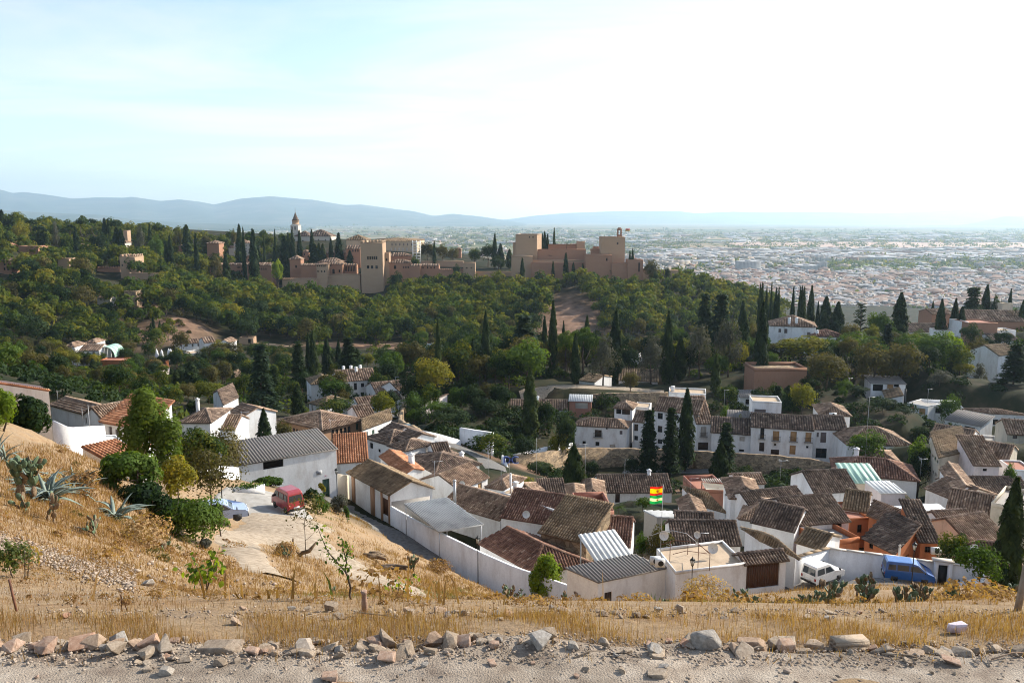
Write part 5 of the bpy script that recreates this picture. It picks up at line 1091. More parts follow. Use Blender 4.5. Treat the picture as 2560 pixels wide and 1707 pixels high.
_m=MB().box(_p+_u*_wd/2+_up*0.06,_u*(_wd/2+0.12),_n*0.36,_up*0.055); obj('lintel',_m.mesh('lintel',M['pale']),gate,loc=_L)

# ------------------------------------------------------------------ lane, path, parking place, streets
PATHS=[]
def strip(name,pts,mat,up=0.06,n=7,step=0.7):
 """pts: (px, py|None, Y, width)"""
 C_=np.array([list(at(p[0],p[2]))+[p[3]] for p in pts]); S=[]
 for i in range(len(C_)-1):
  k=max(2,int(np.linalg.norm((C_[i+1]-C_[i])[:2])/step))
  for j in range(k):S.append(C_[i]+(C_[i+1]-C_[i])*j/k)
 S.append(C_[-1]); S=np.array(S)
 for _ in range(6):S[1:-1]=(S[:-2]+2*S[1:-1]+S[2:])/4
 PATHS.append(S.copy())
 t=np.gradient(S[:,:2],axis=0); t/=np.linalg.norm(t,axis=1)[:,None]+1e-9; nn=np.stack([-t[:,1],t[:,0]],1)
 V=[]
 for i in range(len(S)):
  wob=1+0.12*math.sin(i*0.9)+0.08*math.sin(i*2.3)
  for a in np.linspace(-0.5,0.5,n):V.append((*(S[i,:2]+nn[i]*a*S[i,3]*(wob if abs(a)>.4 else 1)),1 if abs(a)<0.49 else 0))
 V=np.array(V); edge=V[:,2].copy(); V[:,2]=ground(V[:,0],V[:,1])+np.where(edge>0,up,-0.05)
 i=np.arange(len(S)-1)[:,None]*n+np.arange(n-1)[None]
 return obj(name,mesh_np(name,V,np.stack([i,i+n,i+n+1,i+1],2).reshape(-1,4),mat,smooth=True),kind='structure')
M['dirt']=mat_noise('pale_trodden_dirt',[(0.3,(0.22,0.17,0.12)),(0.5,(0.31,0.25,0.185)),(0.7,(0.39,0.325,0.25))],3.0,8,0.95,bump=0.6,bscale=18,spec=0.1)
M['concrete']=mat_noise('worn_concrete',[(0.3,(0.24,0.225,0.20)),(0.7,(0.38,0.36,0.33))],1.2,7,0.9,bump=0.3,spec=0.15)
M['asphalt']=mat_noise('grey_cobbled_lane',[(0.3,(0.10,0.095,0.09)),(0.7,(0.19,0.18,0.165))],2.5,7,0.9,bump=0.4,spec=0.15)
strip('path',[(720,0,63,7.5),(700,0,57,6.5),(745,0,52,5.5),(850,0,48.5,4.2),(960,0,45,3.6),(1060,0,41,3.2),(1140,0,36,2.6),(1200,0,32,1.6)],M['dirt'],0.10,9)
strip('footpath',[(690,0,56,4),(610,0,50,3.0),(590,0,44,2.6),(640,0,36,2.0),(700,0,30,1.6)],M['dirt'],0.09,7)
strip('lane',[(815,0,90,5),(870,0,86,4.6),(950,0,82,4.0),(1030,0,78.6,3.8),(1100,0,75.5,3.6),(1195,0,71.5,3.4),(1310,0,66.8,3.2),(1445,0,62.5,3.2),(1600,0,62,3.5),(1860,0,63.5,4),(2050,0,66.5,5.5),(2250,0,65.5,5),(2560,0,63.5,5)],M['asphalt'],0.08,7)
def pad(name,poly,mat,up):
 W=np.array([at(px,Y) for px,Y in poly]); c=W.mean(0); V=[c+(0,0,up)]; n=len(W); F_=[]
 K_=14
 for k in range(1,K_+1):
  for i in range(n):p=c+(W[i]-c)*k/K_; V.append((p[0],p[1],0))
 V=np.array(V); V[:,2]=ground(V[:,0],V[:,1])+up; V[-n:,2]-=0.4
 for i in range(n):F_.append([0,1+i,1+(i+1)%n])
 for k in range(1,K_):
  for i in range(n):a=1+(k-1)*n; b=1+k*n; j=(i+1)%n; F_.append([a+i,b+i,b+j,a+j])
 return obj(name,mesh_np(name,V,F_,mat,smooth=True),kind='structure')
pad('parking_place',[(540,62),(600,60.5),(680,61.5),(760,63),(790,66),(760,70),(690,73),(620,73),(560,71),(530,67)],M['concrete'],0.10)
strip('street',[(964,0,200,7),(985,0,190,6),(990,0,178,5),(985,0,166,5),(1000,0,155,5),(1040,0,148,5),(1100,0,143,5),(1180,0,138,5),(1230,0,131,5),(1240,0,122,4)],M['asphalt'],0.15,5,2.0)
strip('street',[(1560,0,160,4),(1700,0,156,4),(1900,0,154,4),(2120,0,152,4)],M['asphalt'],0.15,5,2.0)
strip('park_path',[(1300,0,203,4),(1400,0,206,4),(1500,0,211,5),(1580,0,213,4),(1660,0,211,4)],M['dirt'],0.3,5,2.0)
# ------------------------------------------------------------------ foliage
M['bark']=mat_noise('brown_bark',[(0.3,(0.05,0.035,0.025)),(0.7,(0.13,0.10,0.075))],8,5,0.95,bump=0.5,spec=0.1)
M['lf_wood']=mat_leaf('woodland_leaves',[(0.10,(0.006,0.015,0.008)),(0.40,(0.016,0.034,0.011)),(0.62,(0.044,0.070,0.013)),(0.82,(0.105,0.115,0.016)),(1.0,(0.180,0.145,0.020))],0.38)
M['lf_dark']=mat_leaf('dark_evergreen_leaves',[(0.1,(0.010,0.020,0.010)),(0.5,(0.022,0.040,0.014)),(1.0,(0.050,0.070,0.022))],0.22)
M['lf_cyp']=mat_leaf('cypress_sprays',[(0.1,(0.012,0.022,0.009)),(0.5,(0.026,0.044,0.014)),(1.0,(0.062,0.080,0.022))],0.20)
M['lf_olive']=mat_leaf('olive_brown_leaves',[(0.1,(0.035,0.034,0.014)),(0.5,(0.075,0.068,0.024)),(1.0,(0.135,0.110,0.040))],0.30)
M['lf_yellow']=mat_leaf('yellowing_leaves',[(0.1,(0.06,0.075,0.015)),(0.5,(0.13,0.135,0.022)),(1.0,(0.24,0.19,0.025))],0.40)
M['lf_green']=mat_leaf('fresh_green_leaves',[(0.1,(0.022,0.045,0.010)),(0.5,(0.052,0.092,0.018)),(1.0,(0.100,0.145,0.028))],0.38)
M['lf_lime']=mat_leaf('lime_green_leaves',[(0.1,(0.07,0.12,0.012)),(0.5,(0.15,0.21,0.02)),(1.0,(0.26,0.29,0.03))],0.45)
M['lf_grey']=mat_leaf('grey_needles',[(0.1,(0.045,0.048,0.038)),(0.5,(0.085,0.085,0.065)),(1.0,(0.13,0.125,0.095))],0.2)
M['lf_cedar']=mat_leaf('blue_green_needles',[(0.1,(0.018,0.034,0.020)),(0.5,(0.036,0.058,0.032)),(1.0,(0.070,0.092,0.045))],0.2)
M['lf_pine']=mat_leaf('bright_pine_needles',[(0.1,(0.030,0.058,0.010)),(0.5,(0.062,0.100,0.016)),(1.0,(0.115,0.150,0.024))],0.32)

def quads(Cn,Nn,size,asp=1.4,g=None,spin=None,up=None):
 """leaf-clump faces: centres, facing directions, half sizes"""
 g=g or rng; n=len(Cn); size=np.broadcast_to(size,(n,))
 a=g.normal(size=(n,3)) if up is None else np.tile(np.asarray(up,float),(n,1))+g.normal(size=(n,3))*0.25
 Nn=Nn/(np.linalg.norm(Nn,axis=1,keepdims=True)+1e-9)
 t=a-(a*Nn).sum(1,keepdims=True)*Nn; t/=np.linalg.norm(t,axis=1,keepdims=True)+1e-9
 b=np.cross(Nn,t); L_=size[:,None]*asp; W_=size[:,None]
 bend=Nn*size[:,None]*0.25
 V=np.stack([Cn-t*L_,Cn+b*W_*0.75+bend,Cn+t*L_,Cn-b*W_*0.75+bend],1)
 return V.reshape(-1,3),np.arange(n*4).reshape(n,4)
def clump_crown(g,K,n,lobes=0.42,size=0.085,flat=1.0,squash=0.85,hollow=0.55):
 """unit crown (radius 1, centre 0): leaves gathered in K clumps through the volume, ragged outline, gaps"""
 d=g.normal(size=(K,3)); d/=np.linalg.norm(d,axis=1,keepdims=True); d[:,2]=np.where(d[:,2]<-0.55,-d[:,2]*0.6,d[:,2])
 c=d*(hollow+(1-hollow)*g.random((K,1))**0.6)*(1-lobes*0.62)*g.uniform(0.82,1.12,(K,1)); rad=lobes*g.uniform(0.65,1.2,K)
 k=g.integers(0,K,n); o=g.normal(size=(n,3)); o/=np.linalg.norm(o,axis=1,keepdims=True)
 o[:,2]=np.abs(o[:,2])*np.where(g.random(n)<0.75,1,-1)
 p=c[k]+o*rad[k,None]*(0.55+0.45*g.random((n,1))**0.5)
 nn=o+d[k]*0.4+g.normal(size=(n,3))*0.45
 p[:,2]*=squash
 V,Fq=quads(p,nn,size*g.uniform(0.6,1.35,n),1.25,g)
 tone=np.clip(0.5+(g.random(K)[k]-0.5)*0.55+g.normal(0,0.16,n),0,1)
 return V,Fq,tone
def crown_mesh(name,mat,seed,K,n,**kw):
 g=np.random.default_rng(seed); V,Fq,t=clump_crown(g,K,n,**kw); return mesh_np(name,V,Fq,mat,t)
def cypress_mesh(name,mat,seed,n,fat=0.085,size=0.012):
 """unit height column from z=0 to 1"""
 g=np.random.default_rng(seed); t=g.random(n)**0.85; a=g.uniform(0,6.283,n)
 prof=np.clip(np.minimum((t+0.01)*9,1)*(1-np.clip((t-0.25)/0.75,0,1)**1.7)**0.85,0,1)
 lob=1+0.16*np.sin(a*3+t*17+seed)+0.12*np.sin(a*5-t*29+2*seed)+0.10*np.sin(t*55+a*2)
 r=fat*prof*lob*(0.55+0.47*g.random(n)**0.4); p=np.stack([r*np.cos(a),r*np.sin(a),0.02+t*0.975],1)
 nn=np.stack([np.cos(a),np.sin(a),np.full(n,0.35)],1)+g.normal(size=(n,3))*0.35
 V,Fq=quads(p,nn,size*g.uniform(0.7,1.3,n),2.4,g,up=(0,0,1)); return mesh_np(name,V,Fq,mat,np.clip(0.5+0.25*np.sin(a*3+t*17+seed)+g.normal(0,0.18,n),0,1))
def conifer_mesh(name,mat,seed,tiers=15,per=9,spray=26,rad=0.26,droop=0.25,size=0.012,top=1.0,low=0.10):
 """unit height; whorls of drooping boughs with sprays"""
 g=np.random.default_rng(seed); C_=[]; N_=[]; T_=[]
 for i in range(tiers):
  t=low+(top-low)*(i+g.uniform(-0.3,0.3))/tiers; L_=rad*(1-t)**0.8*g.uniform(0.75,1.15)+0.015
  for j in range(per):
   a=g.uniform(0,6.283); l=L_*g.uniform(0.55,1.2); tone=g.random(); s=g.random(spray)**0.7
   x=s*l; z=t+0.06*s*(1-s)-droop*l*s*s+g.normal(0,0.006,spray); side=g.normal(0,0.028,spray)*(0.4+s)
   C_.append(np.stack([x*math.cos(a)-side*math.sin(a),x*math.sin(a)+side*math.cos(a),np.clip(z,0.02,1)],1)); N_.append(np.stack([0.3*math.cos(a)+0*s,0.3*math.sin(a)+0*s,1+0*s],1)+g.normal(size=(spray,3))*0.4); T_.append(np.clip(tone*0.6+0.2+g.normal(0,0.15,spray),0,1))
 p=np.concatenate(C_); V,Fq=quads(p,np.concatenate(N_),size*g.uniform(0.7,1.5,len(p)),1.7,g); return mesh_np(name,V,Fq,mat,np.concatenate(T_))
def palm_mesh(name,mat,seed,fr=26,L_=1.0):
 g=np.random.default_rng(seed); mb_v=[]; 
 for i in range(fr):
  a=g.uniform(0,6.283); el=g.uniform(-0.2,1.25); l=L_*g.uniform(0.8,1.1)
  for s in np.linspace(0.08,1,18):
   x=l*s*math.cos(el*(1-0.35*s)); z=l*(s*math.sin(el)-0.62*s*s)
   for sd_ in (-1,1):
    b=np.array([x*math.cos(a),x*math.sin(a),z]); tip=b+np.array([math.cos(a)*0.06-sd_*math.sin(a)*0.15*(1.05-s*.6),math.sin(a)*0.06+sd_*math.cos(a)*0.15*(1.05-s*.6),-0.06])
    u=np.array([math.cos(a),math.sin(a),-0.3])*0.014; mb_v.append([b-u,b+u,tip,tip-u*.3])
 V=np.array(mb_v).reshape(-1,3); return mesh_np(name,V,np.arange(len(V)).reshape(-1,4),mat,rng.random(len(V)//4))
def trunk_mesh(name,h=1.0,r=0.03,lean=0.04,seed=0,limbs=0,spread=0.3):
 g=np.random.default_rng(seed); m=MB(); pts=[(g.normal(0,lean)*t,g.normal(0,lean)*t,h*t) for t in np.linspace(0,1,6)]; pts[0]=(0,0,-0.15*h)
 m.tube(pts,np.linspace(r,r*0.35,6),6)
 for k in range(limbs):
  t=g.uniform(0.35,0.85); a=k*2.4+g.uniform(-.4,.4); b=np.array(pts[int(t*5)],float); e=b+np.array([math.cos(a)*spread,math.sin(a)*spread,g.uniform(0.12,0.32)])*h
  m.tube([b,(b+e)/2+(0,0,-0.02*h),e],[r*0.45,r*0.3,r*0.12],5)
 return m.mesh(name,M['bark'],True)

WOOD=[crown_mesh('crown',M[('lf_wood','lf_wood','lf_dark','lf_wood','lf_olive','lf_yellow')[i]],100+i,13+2*(i%3),900,lobes=0.48+0.05*(i%2),size=0.072,squash=0.92 if i%2 else 1.15) for i in range(6)]
FINE={k:[crown_mesh('crown',M[k],200+i,26,2600,lobes=0.36,size=0.048,squash=1.0) for i in range(2)] for k in ('lf_wood','lf_olive','lf_yellow','lf_green','lf_dark')}
FINE['lf_grey']=[crown_mesh('crown',M['lf_grey'],231,34,3000,lobes=0.30,size=0.042,squash=1.45)]
FINE['lf_lime']=[crown_mesh('crown',M['lf_lime'],241,30,3600,lobes=0.34,size=0.05)]
CYP=[cypress_mesh('crown',M['lf_cyp'],300+i,2600,0.07+0.005*i) for i in range(4)]
CYPF=[cypress_mesh('crown',M['lf_cyp'],320+i,900,0.075,0.02) for i in range(2)]
CONE=[cypress_mesh('crown',M['lf_cyp'],340+i,5000,0.20,0.016) for i in range(2)]
CED=[conifer_mesh('crown',M['lf_cedar'],350+i,17,11,34,0.27,0.35,0.016) for i in range(2)]
FIRD=[conifer_mesh('crown',M['lf_dark'],360+i,22,12,28,0.22,0.1,0.015) for i in range(2)]
FARD=[conifer_mesh('crown',M['lf_dark'],370,11,7,12,0.24,0.15,0.03)]
PINE=[crown_mesh('crown',M['lf_pine'],380+i,30,4200,lobes=0.34,size=0.042,squash=0.62,hollow=0.7) for i in range(2)]
PINEF=[crown_mesh('crown',M['lf_dark'],385,14,600,lobes=0.42,size=0.085,squash=0.6,hollow=0.7)]
PALM=palm_mesh('crown',M['lf_green'],390)
TRK=[trunk_mesh('trunk',1.0,0.03,0.04,i,4) for i in range(3)]
TRKP=[trunk_mesh('trunk',1.0,0.025,0.05,7+i,0) for i in range(2)]
def _part(nm,me,root,loc,sc,rz=0.0):
 o=obj(nm,me,root,loc=loc); o.scale=sc; o.rotation_euler=(0,0,rz); return o
def broad(x,y,z,hgt,wid,label,group=None,kind='lf_wood',meshes=None,name='broadleaf_tree',cat='tree',seed=None,low=0.30):
 g=random.Random(seed if seed is not None else int(abs(x*131+y*17)))
 r=thing(name,label,cat,(x,y,z),group)
 _part('trunk',g.choice(TRK),r,(0,0,0),(hgt*.75,hgt*.75,hgt*0.72),g.random()*6)
 me=g.choice(meshes or FINE[kind]); ch=hgt*(1-low)/2
 _part('crown',me,r,(0,0,hgt-ch*0.98),(wid/2,wid/2,ch),g.random()*6.28); return r
def cypress(x,y,z,hgt,wid,label,group=None,far=False,name='cypress_tree',cone=False):
 g=random.Random(int(abs(x*91+y*13))); r=thing(name,label,'tree',(x,y,z),group)
 _part('trunk',g.choice(TRKP),r,(0,0,0),(hgt*0.6,hgt*0.6,hgt*0.3))
 ms=CONE if cone else (CYPF if far else CYP); f=0.20 if cone else 0.078
 _part('crown',g.choice(ms),r,(0,0,hgt*0.03),(wid*.62/f,wid*.62/f,hgt*0.97),g.random()*6.28); return r
def conifer(x,y,z,hgt,wid,label,group=None,kind='cedar',name='conifer_tree'):
 g=random.Random(int(abs(x*71+y*11))); r=thing(name,label,'tree',(x,y,z),group)
 _part('trunk',g.choice(TRKP),r,(0,0,0),(hgt*0.7,hgt*0.7,hgt*0.95))
 ms,f={'cedar':(CED,0.26),'fir':(FIRD,0.2),'far':(FARD,0.2)}[kind]
 _part('crown',g.choice(ms),r,(0,0,0),(wid*.64/f,wid*.64/f,hgt),g.random()*6.28); return r
def spot(crop,cx,ctop,wid,Y,zb=None):
 """tree foot on the ground under pixel column, height from its top pixel, width in metres"""
 px,py=q(crop,cx,ctop); t=P(px,py,Y); z=gz(t[0],t[1]) if zb is None else zb
 return t[0],t[1],z,max(t[2]-z,2.0),wid*K*Y/FPX

# cypresses that stand out one by one: (crop, x, top, width, distance, label)
GC='dark columnar cypresses'
for c in [
 (3,360,1055,62,236,'very tall slim cypress rising beside the bright round pine'),(3,908,1140,90,238,'stout cypress in front of the bare pink cliff'),
 (3,1368,1145,84,226,'tall cypress standing left of the shorter cypress above the park wall'),(3,1472,1360,88,226,'shorter broad cypress right of the tall one above the park wall'),
 (3,285,1190,52,262,'cypress half hidden behind the spreading cedar'),(3,450,1230,36,262,'thin cypress tip showing above the bright round pine'),(3,655,1185,58,262,'cypress standing behind the right shoulder of the bright round pine'),
 (3,730,1310,44,246,'slim cypress touching the right edge of the bright round pine'),(3,555,1340,62,210,'cypress in front of the bright round pine by the path'),(3,1132,1370,30,300,'small thin cypress by the foot of the pink cliff'),
 (3,2190,1072,110,215,'large cypress left of the white villa, above the brick ruin'),(3,2030,1145,84,250,'blunt cypress between the drooping cedar and the white villa'),(7,1782,130,62,205,'cypress above the dark hedge beside the brick ruin'),
 (7,160,238,112,168,'cypress rising from the garden bank left of the round ivy mass'),(7,1530,428,120,156,'tall dark cypress standing against the tallest white house'),
 (6,1582,-172,60,214,'tall leaning cypress of the pair behind the pink-gabled house'),(6,1566,265,62,208,'lower cypress of the pair behind the pink-gabled house'),(2,2000,1145,66,228,'very slim tall cypress in the middle of the wooded garden'),
 (2,1888,1382,50,250,'slim cypress beside the broad dark conifer in the wooded garden'),(6,2170,200,50,222,'thin cypress left of the spreading cedar'),
 (2,450,1338,52,268,'left cypress of the twin pair beside the big white house'),(2,490,1322,62,264,'right cypress of the twin pair beside the big white house'),(2,612,1370,66,272,'cypress right of the twin pair, above the tan pavilion roof'),
 (2,715,1400,56,275,'cypress left of the broad dark conifer behind the big white house'),(2,660,1495,40,278,'low cypress squeezed between two taller ones behind the big white house'),(6,1215,120,46,272,'taller left cypress of the pair over the far brown roofs'),(6,1265,142,74,270,'fuller right cypress of the pair over the far brown roofs'),
 (6,1506,148,38,278,'small cypress in front of the grey tank house'),(6,358,385,92,190,'cone-shaped cypress beside the round olive tree'),(6,62,600,92,128,'bright green pointed cypress left of the arcaded building'),(6,690,428,28,196,'tiny pointed cypress in front of the big white house'),
 (4,385,928,70,330,'tall cypress first of the row behind the white villa'),(4,440,1065,42,325,'thin cypress second of the row behind the white villa'),(4,512,1018,118,322,'wide cypress third of the row behind the white villa'),(4,615,1064,100,318,'rounded cypress last of the row behind the white villa'),
 (4,1166,985,122,268,'massive cypress left of the convent roofs'),(4,1440,1062,44,320,'small cypress peeping over the convent block'),(4,1520,1040,72,280,'cypress in front of the white convent wing'),(4,1640,1040,72,282,'slender cypress between the convent wing and the brick building'),(4,1695,1108,92,278,'fat low cypress beside the tall white end wall'),
 (4,1914,918,80,330,'tall skyline cypress right of the big pyramid conifer'),(4,2120,950,42,335,'slim skyline cypress beyond the yellowish block'),(4,2228,1048,50,300,'cypress at the right edge beside the palm'),
 (12,2170,-210,190,60,'huge near cypress at the right edge behind the lane wall'),
 (5,590,158,46,300,'cypress standing before the white riverside mansion'),(5,805,163,58,285,'cypress before the right end of the riverside mansion'),(5,1010,280,88,236,'broad cypress in front of the tallest dark conifer on the left'),(5,740,290,40,258,'slim cypress left of the plump one by the river'),(5,785,305,70,254,'plump cypress by the river'),
 (5,700,390,40,250,'low cypress of the riverside row with bright shrubs behind'),(5,650,372,24,262,'thin low cypress at the left start of the riverside row'),(5,1150,290,34,262,'thin cypress beside the low white riverside house'),(5,1330,250,88,232,'full cypress behind the top of the near pine'),(5,1400,330,50,240,'dark cypress right of the near pine top'),
 (5,1465,350,40,250,'slim cypress left of three equal cypresses'),(5,1530,258,66,240,'left one of three equal dark cypresses'),(5,1592,280,72,236,'middle one of three equal dark cypresses'),(5,1658,185,112,232,'tallest and broadest cypress of the riverside row'),(5,1465,440,60,215,'short cypress at the foot of the three equal ones'),
 (5,1490,240,28,300,'thin young cypress by the pale orange house'),(5,1945,240,26,292,'thin cypress beside the viaduct-like wall'),(5,1962,210,32,292,'taller thin cypress beside the viaduct-like wall'),(5,2022,248,26,290,'lone thin cypress before the viaduct-like wall'),
 (1,1312,1245,28,380,'left thin cypress on the bare terraced spur'),(1,1330,1190,26,384,'taller thin cypress on the bare terraced spur'),(1,1388,1225,24,378,'right thin cypress on the bare terraced spur'),
 (8,2060,210,50,240,'small pointed cypress beside the dark cedar at the right edge'),(8,185,395,100,190,'dark cypress left of the yellow tree below the brick ruin')]:
 x,y,z,hh,w=spot(*c[:5]); cypress(x,y,z,hh,w,c[5],GC)
for c in [(7,540,905,158,117,'cone-shaped cypress among the roofs below the retaining wall'),(7,1822,888,135,140,'bright cone-shaped conifer below the low white barred-window house')]:
 x,y,z,hh,w=spot(*c[:5]); cypress(x,y,z,hh,w,c[5],GC,cone=True,name='cone_conifer')
for c in [(7,1200,600,165,150,'ragged dark conifer left of the tallest white house'),(7,1392,588,150,151,'ragged dark conifer between the tall cypress and its ragged neighbour'),(7,1870,715,165,150,'irregular dark conifer in front of the low white house'),(8,90,395,110,186,'small bluish conifer in front of the brick ruin')]:
 x,y,z,hh,w=spot(*c[:5]); conifer(x,y,z,hh,w,c[5],'ragged dark conifers','fir')
for c in [(6,30,15,260,185,'tall cedar with drooping boughs above the grey-roofed house','cedar'),(3,110,1160,330,245,'spreading dark cedar left of the very tall slim cypress','cedar'),(3,1690,975,210,262,'left drooping cedar of the pair against the far wood','cedar'),(3,1830,975,240,258,'right drooping cedar of the pair against the far wood','cedar'),
   (2,800,1368,170,262,'broad dark conifer behind the big white house','fir'),(2,870,1470,120,266,'lower bushy conifer right of the broad dark one','fir'),(2,360,1400,130,255,'dark conifer left of the twin cypresses','fir'),(2,1800,1380,120,250,'broad dark conifer in the wooded garden','fir'),(5,970,212,180,250,'tallest dark conifer of the riverside row','fir'),(5,520,210,140,258,'dark conifer left of the mansion cypress','fir'),(5,880,312,130,240,'grey-green conifer beside the tallest dark one','fir'),
   (4,1800,930,185,322,'big pyramid-shaped conifer on the skyline','fir'),(8,2170,30,190,205,'dark cedar at the right edge above the open terrace house','fir'),(4,1050,1250,120,240,'dark young conifer left of the massive cypress','fir'),(8,1650,40,150,222,'dark conifer among the bright hedge trees','fir'),(6,155,220,100,215,'dark conifer behind the cone-shaped cypress','fir')]:
 x,y,z,hh,w=spot(*c[:5]); conifer(x,y,z,hh,w,c[5],'cedars and dark conifers of the gardens',c[6])
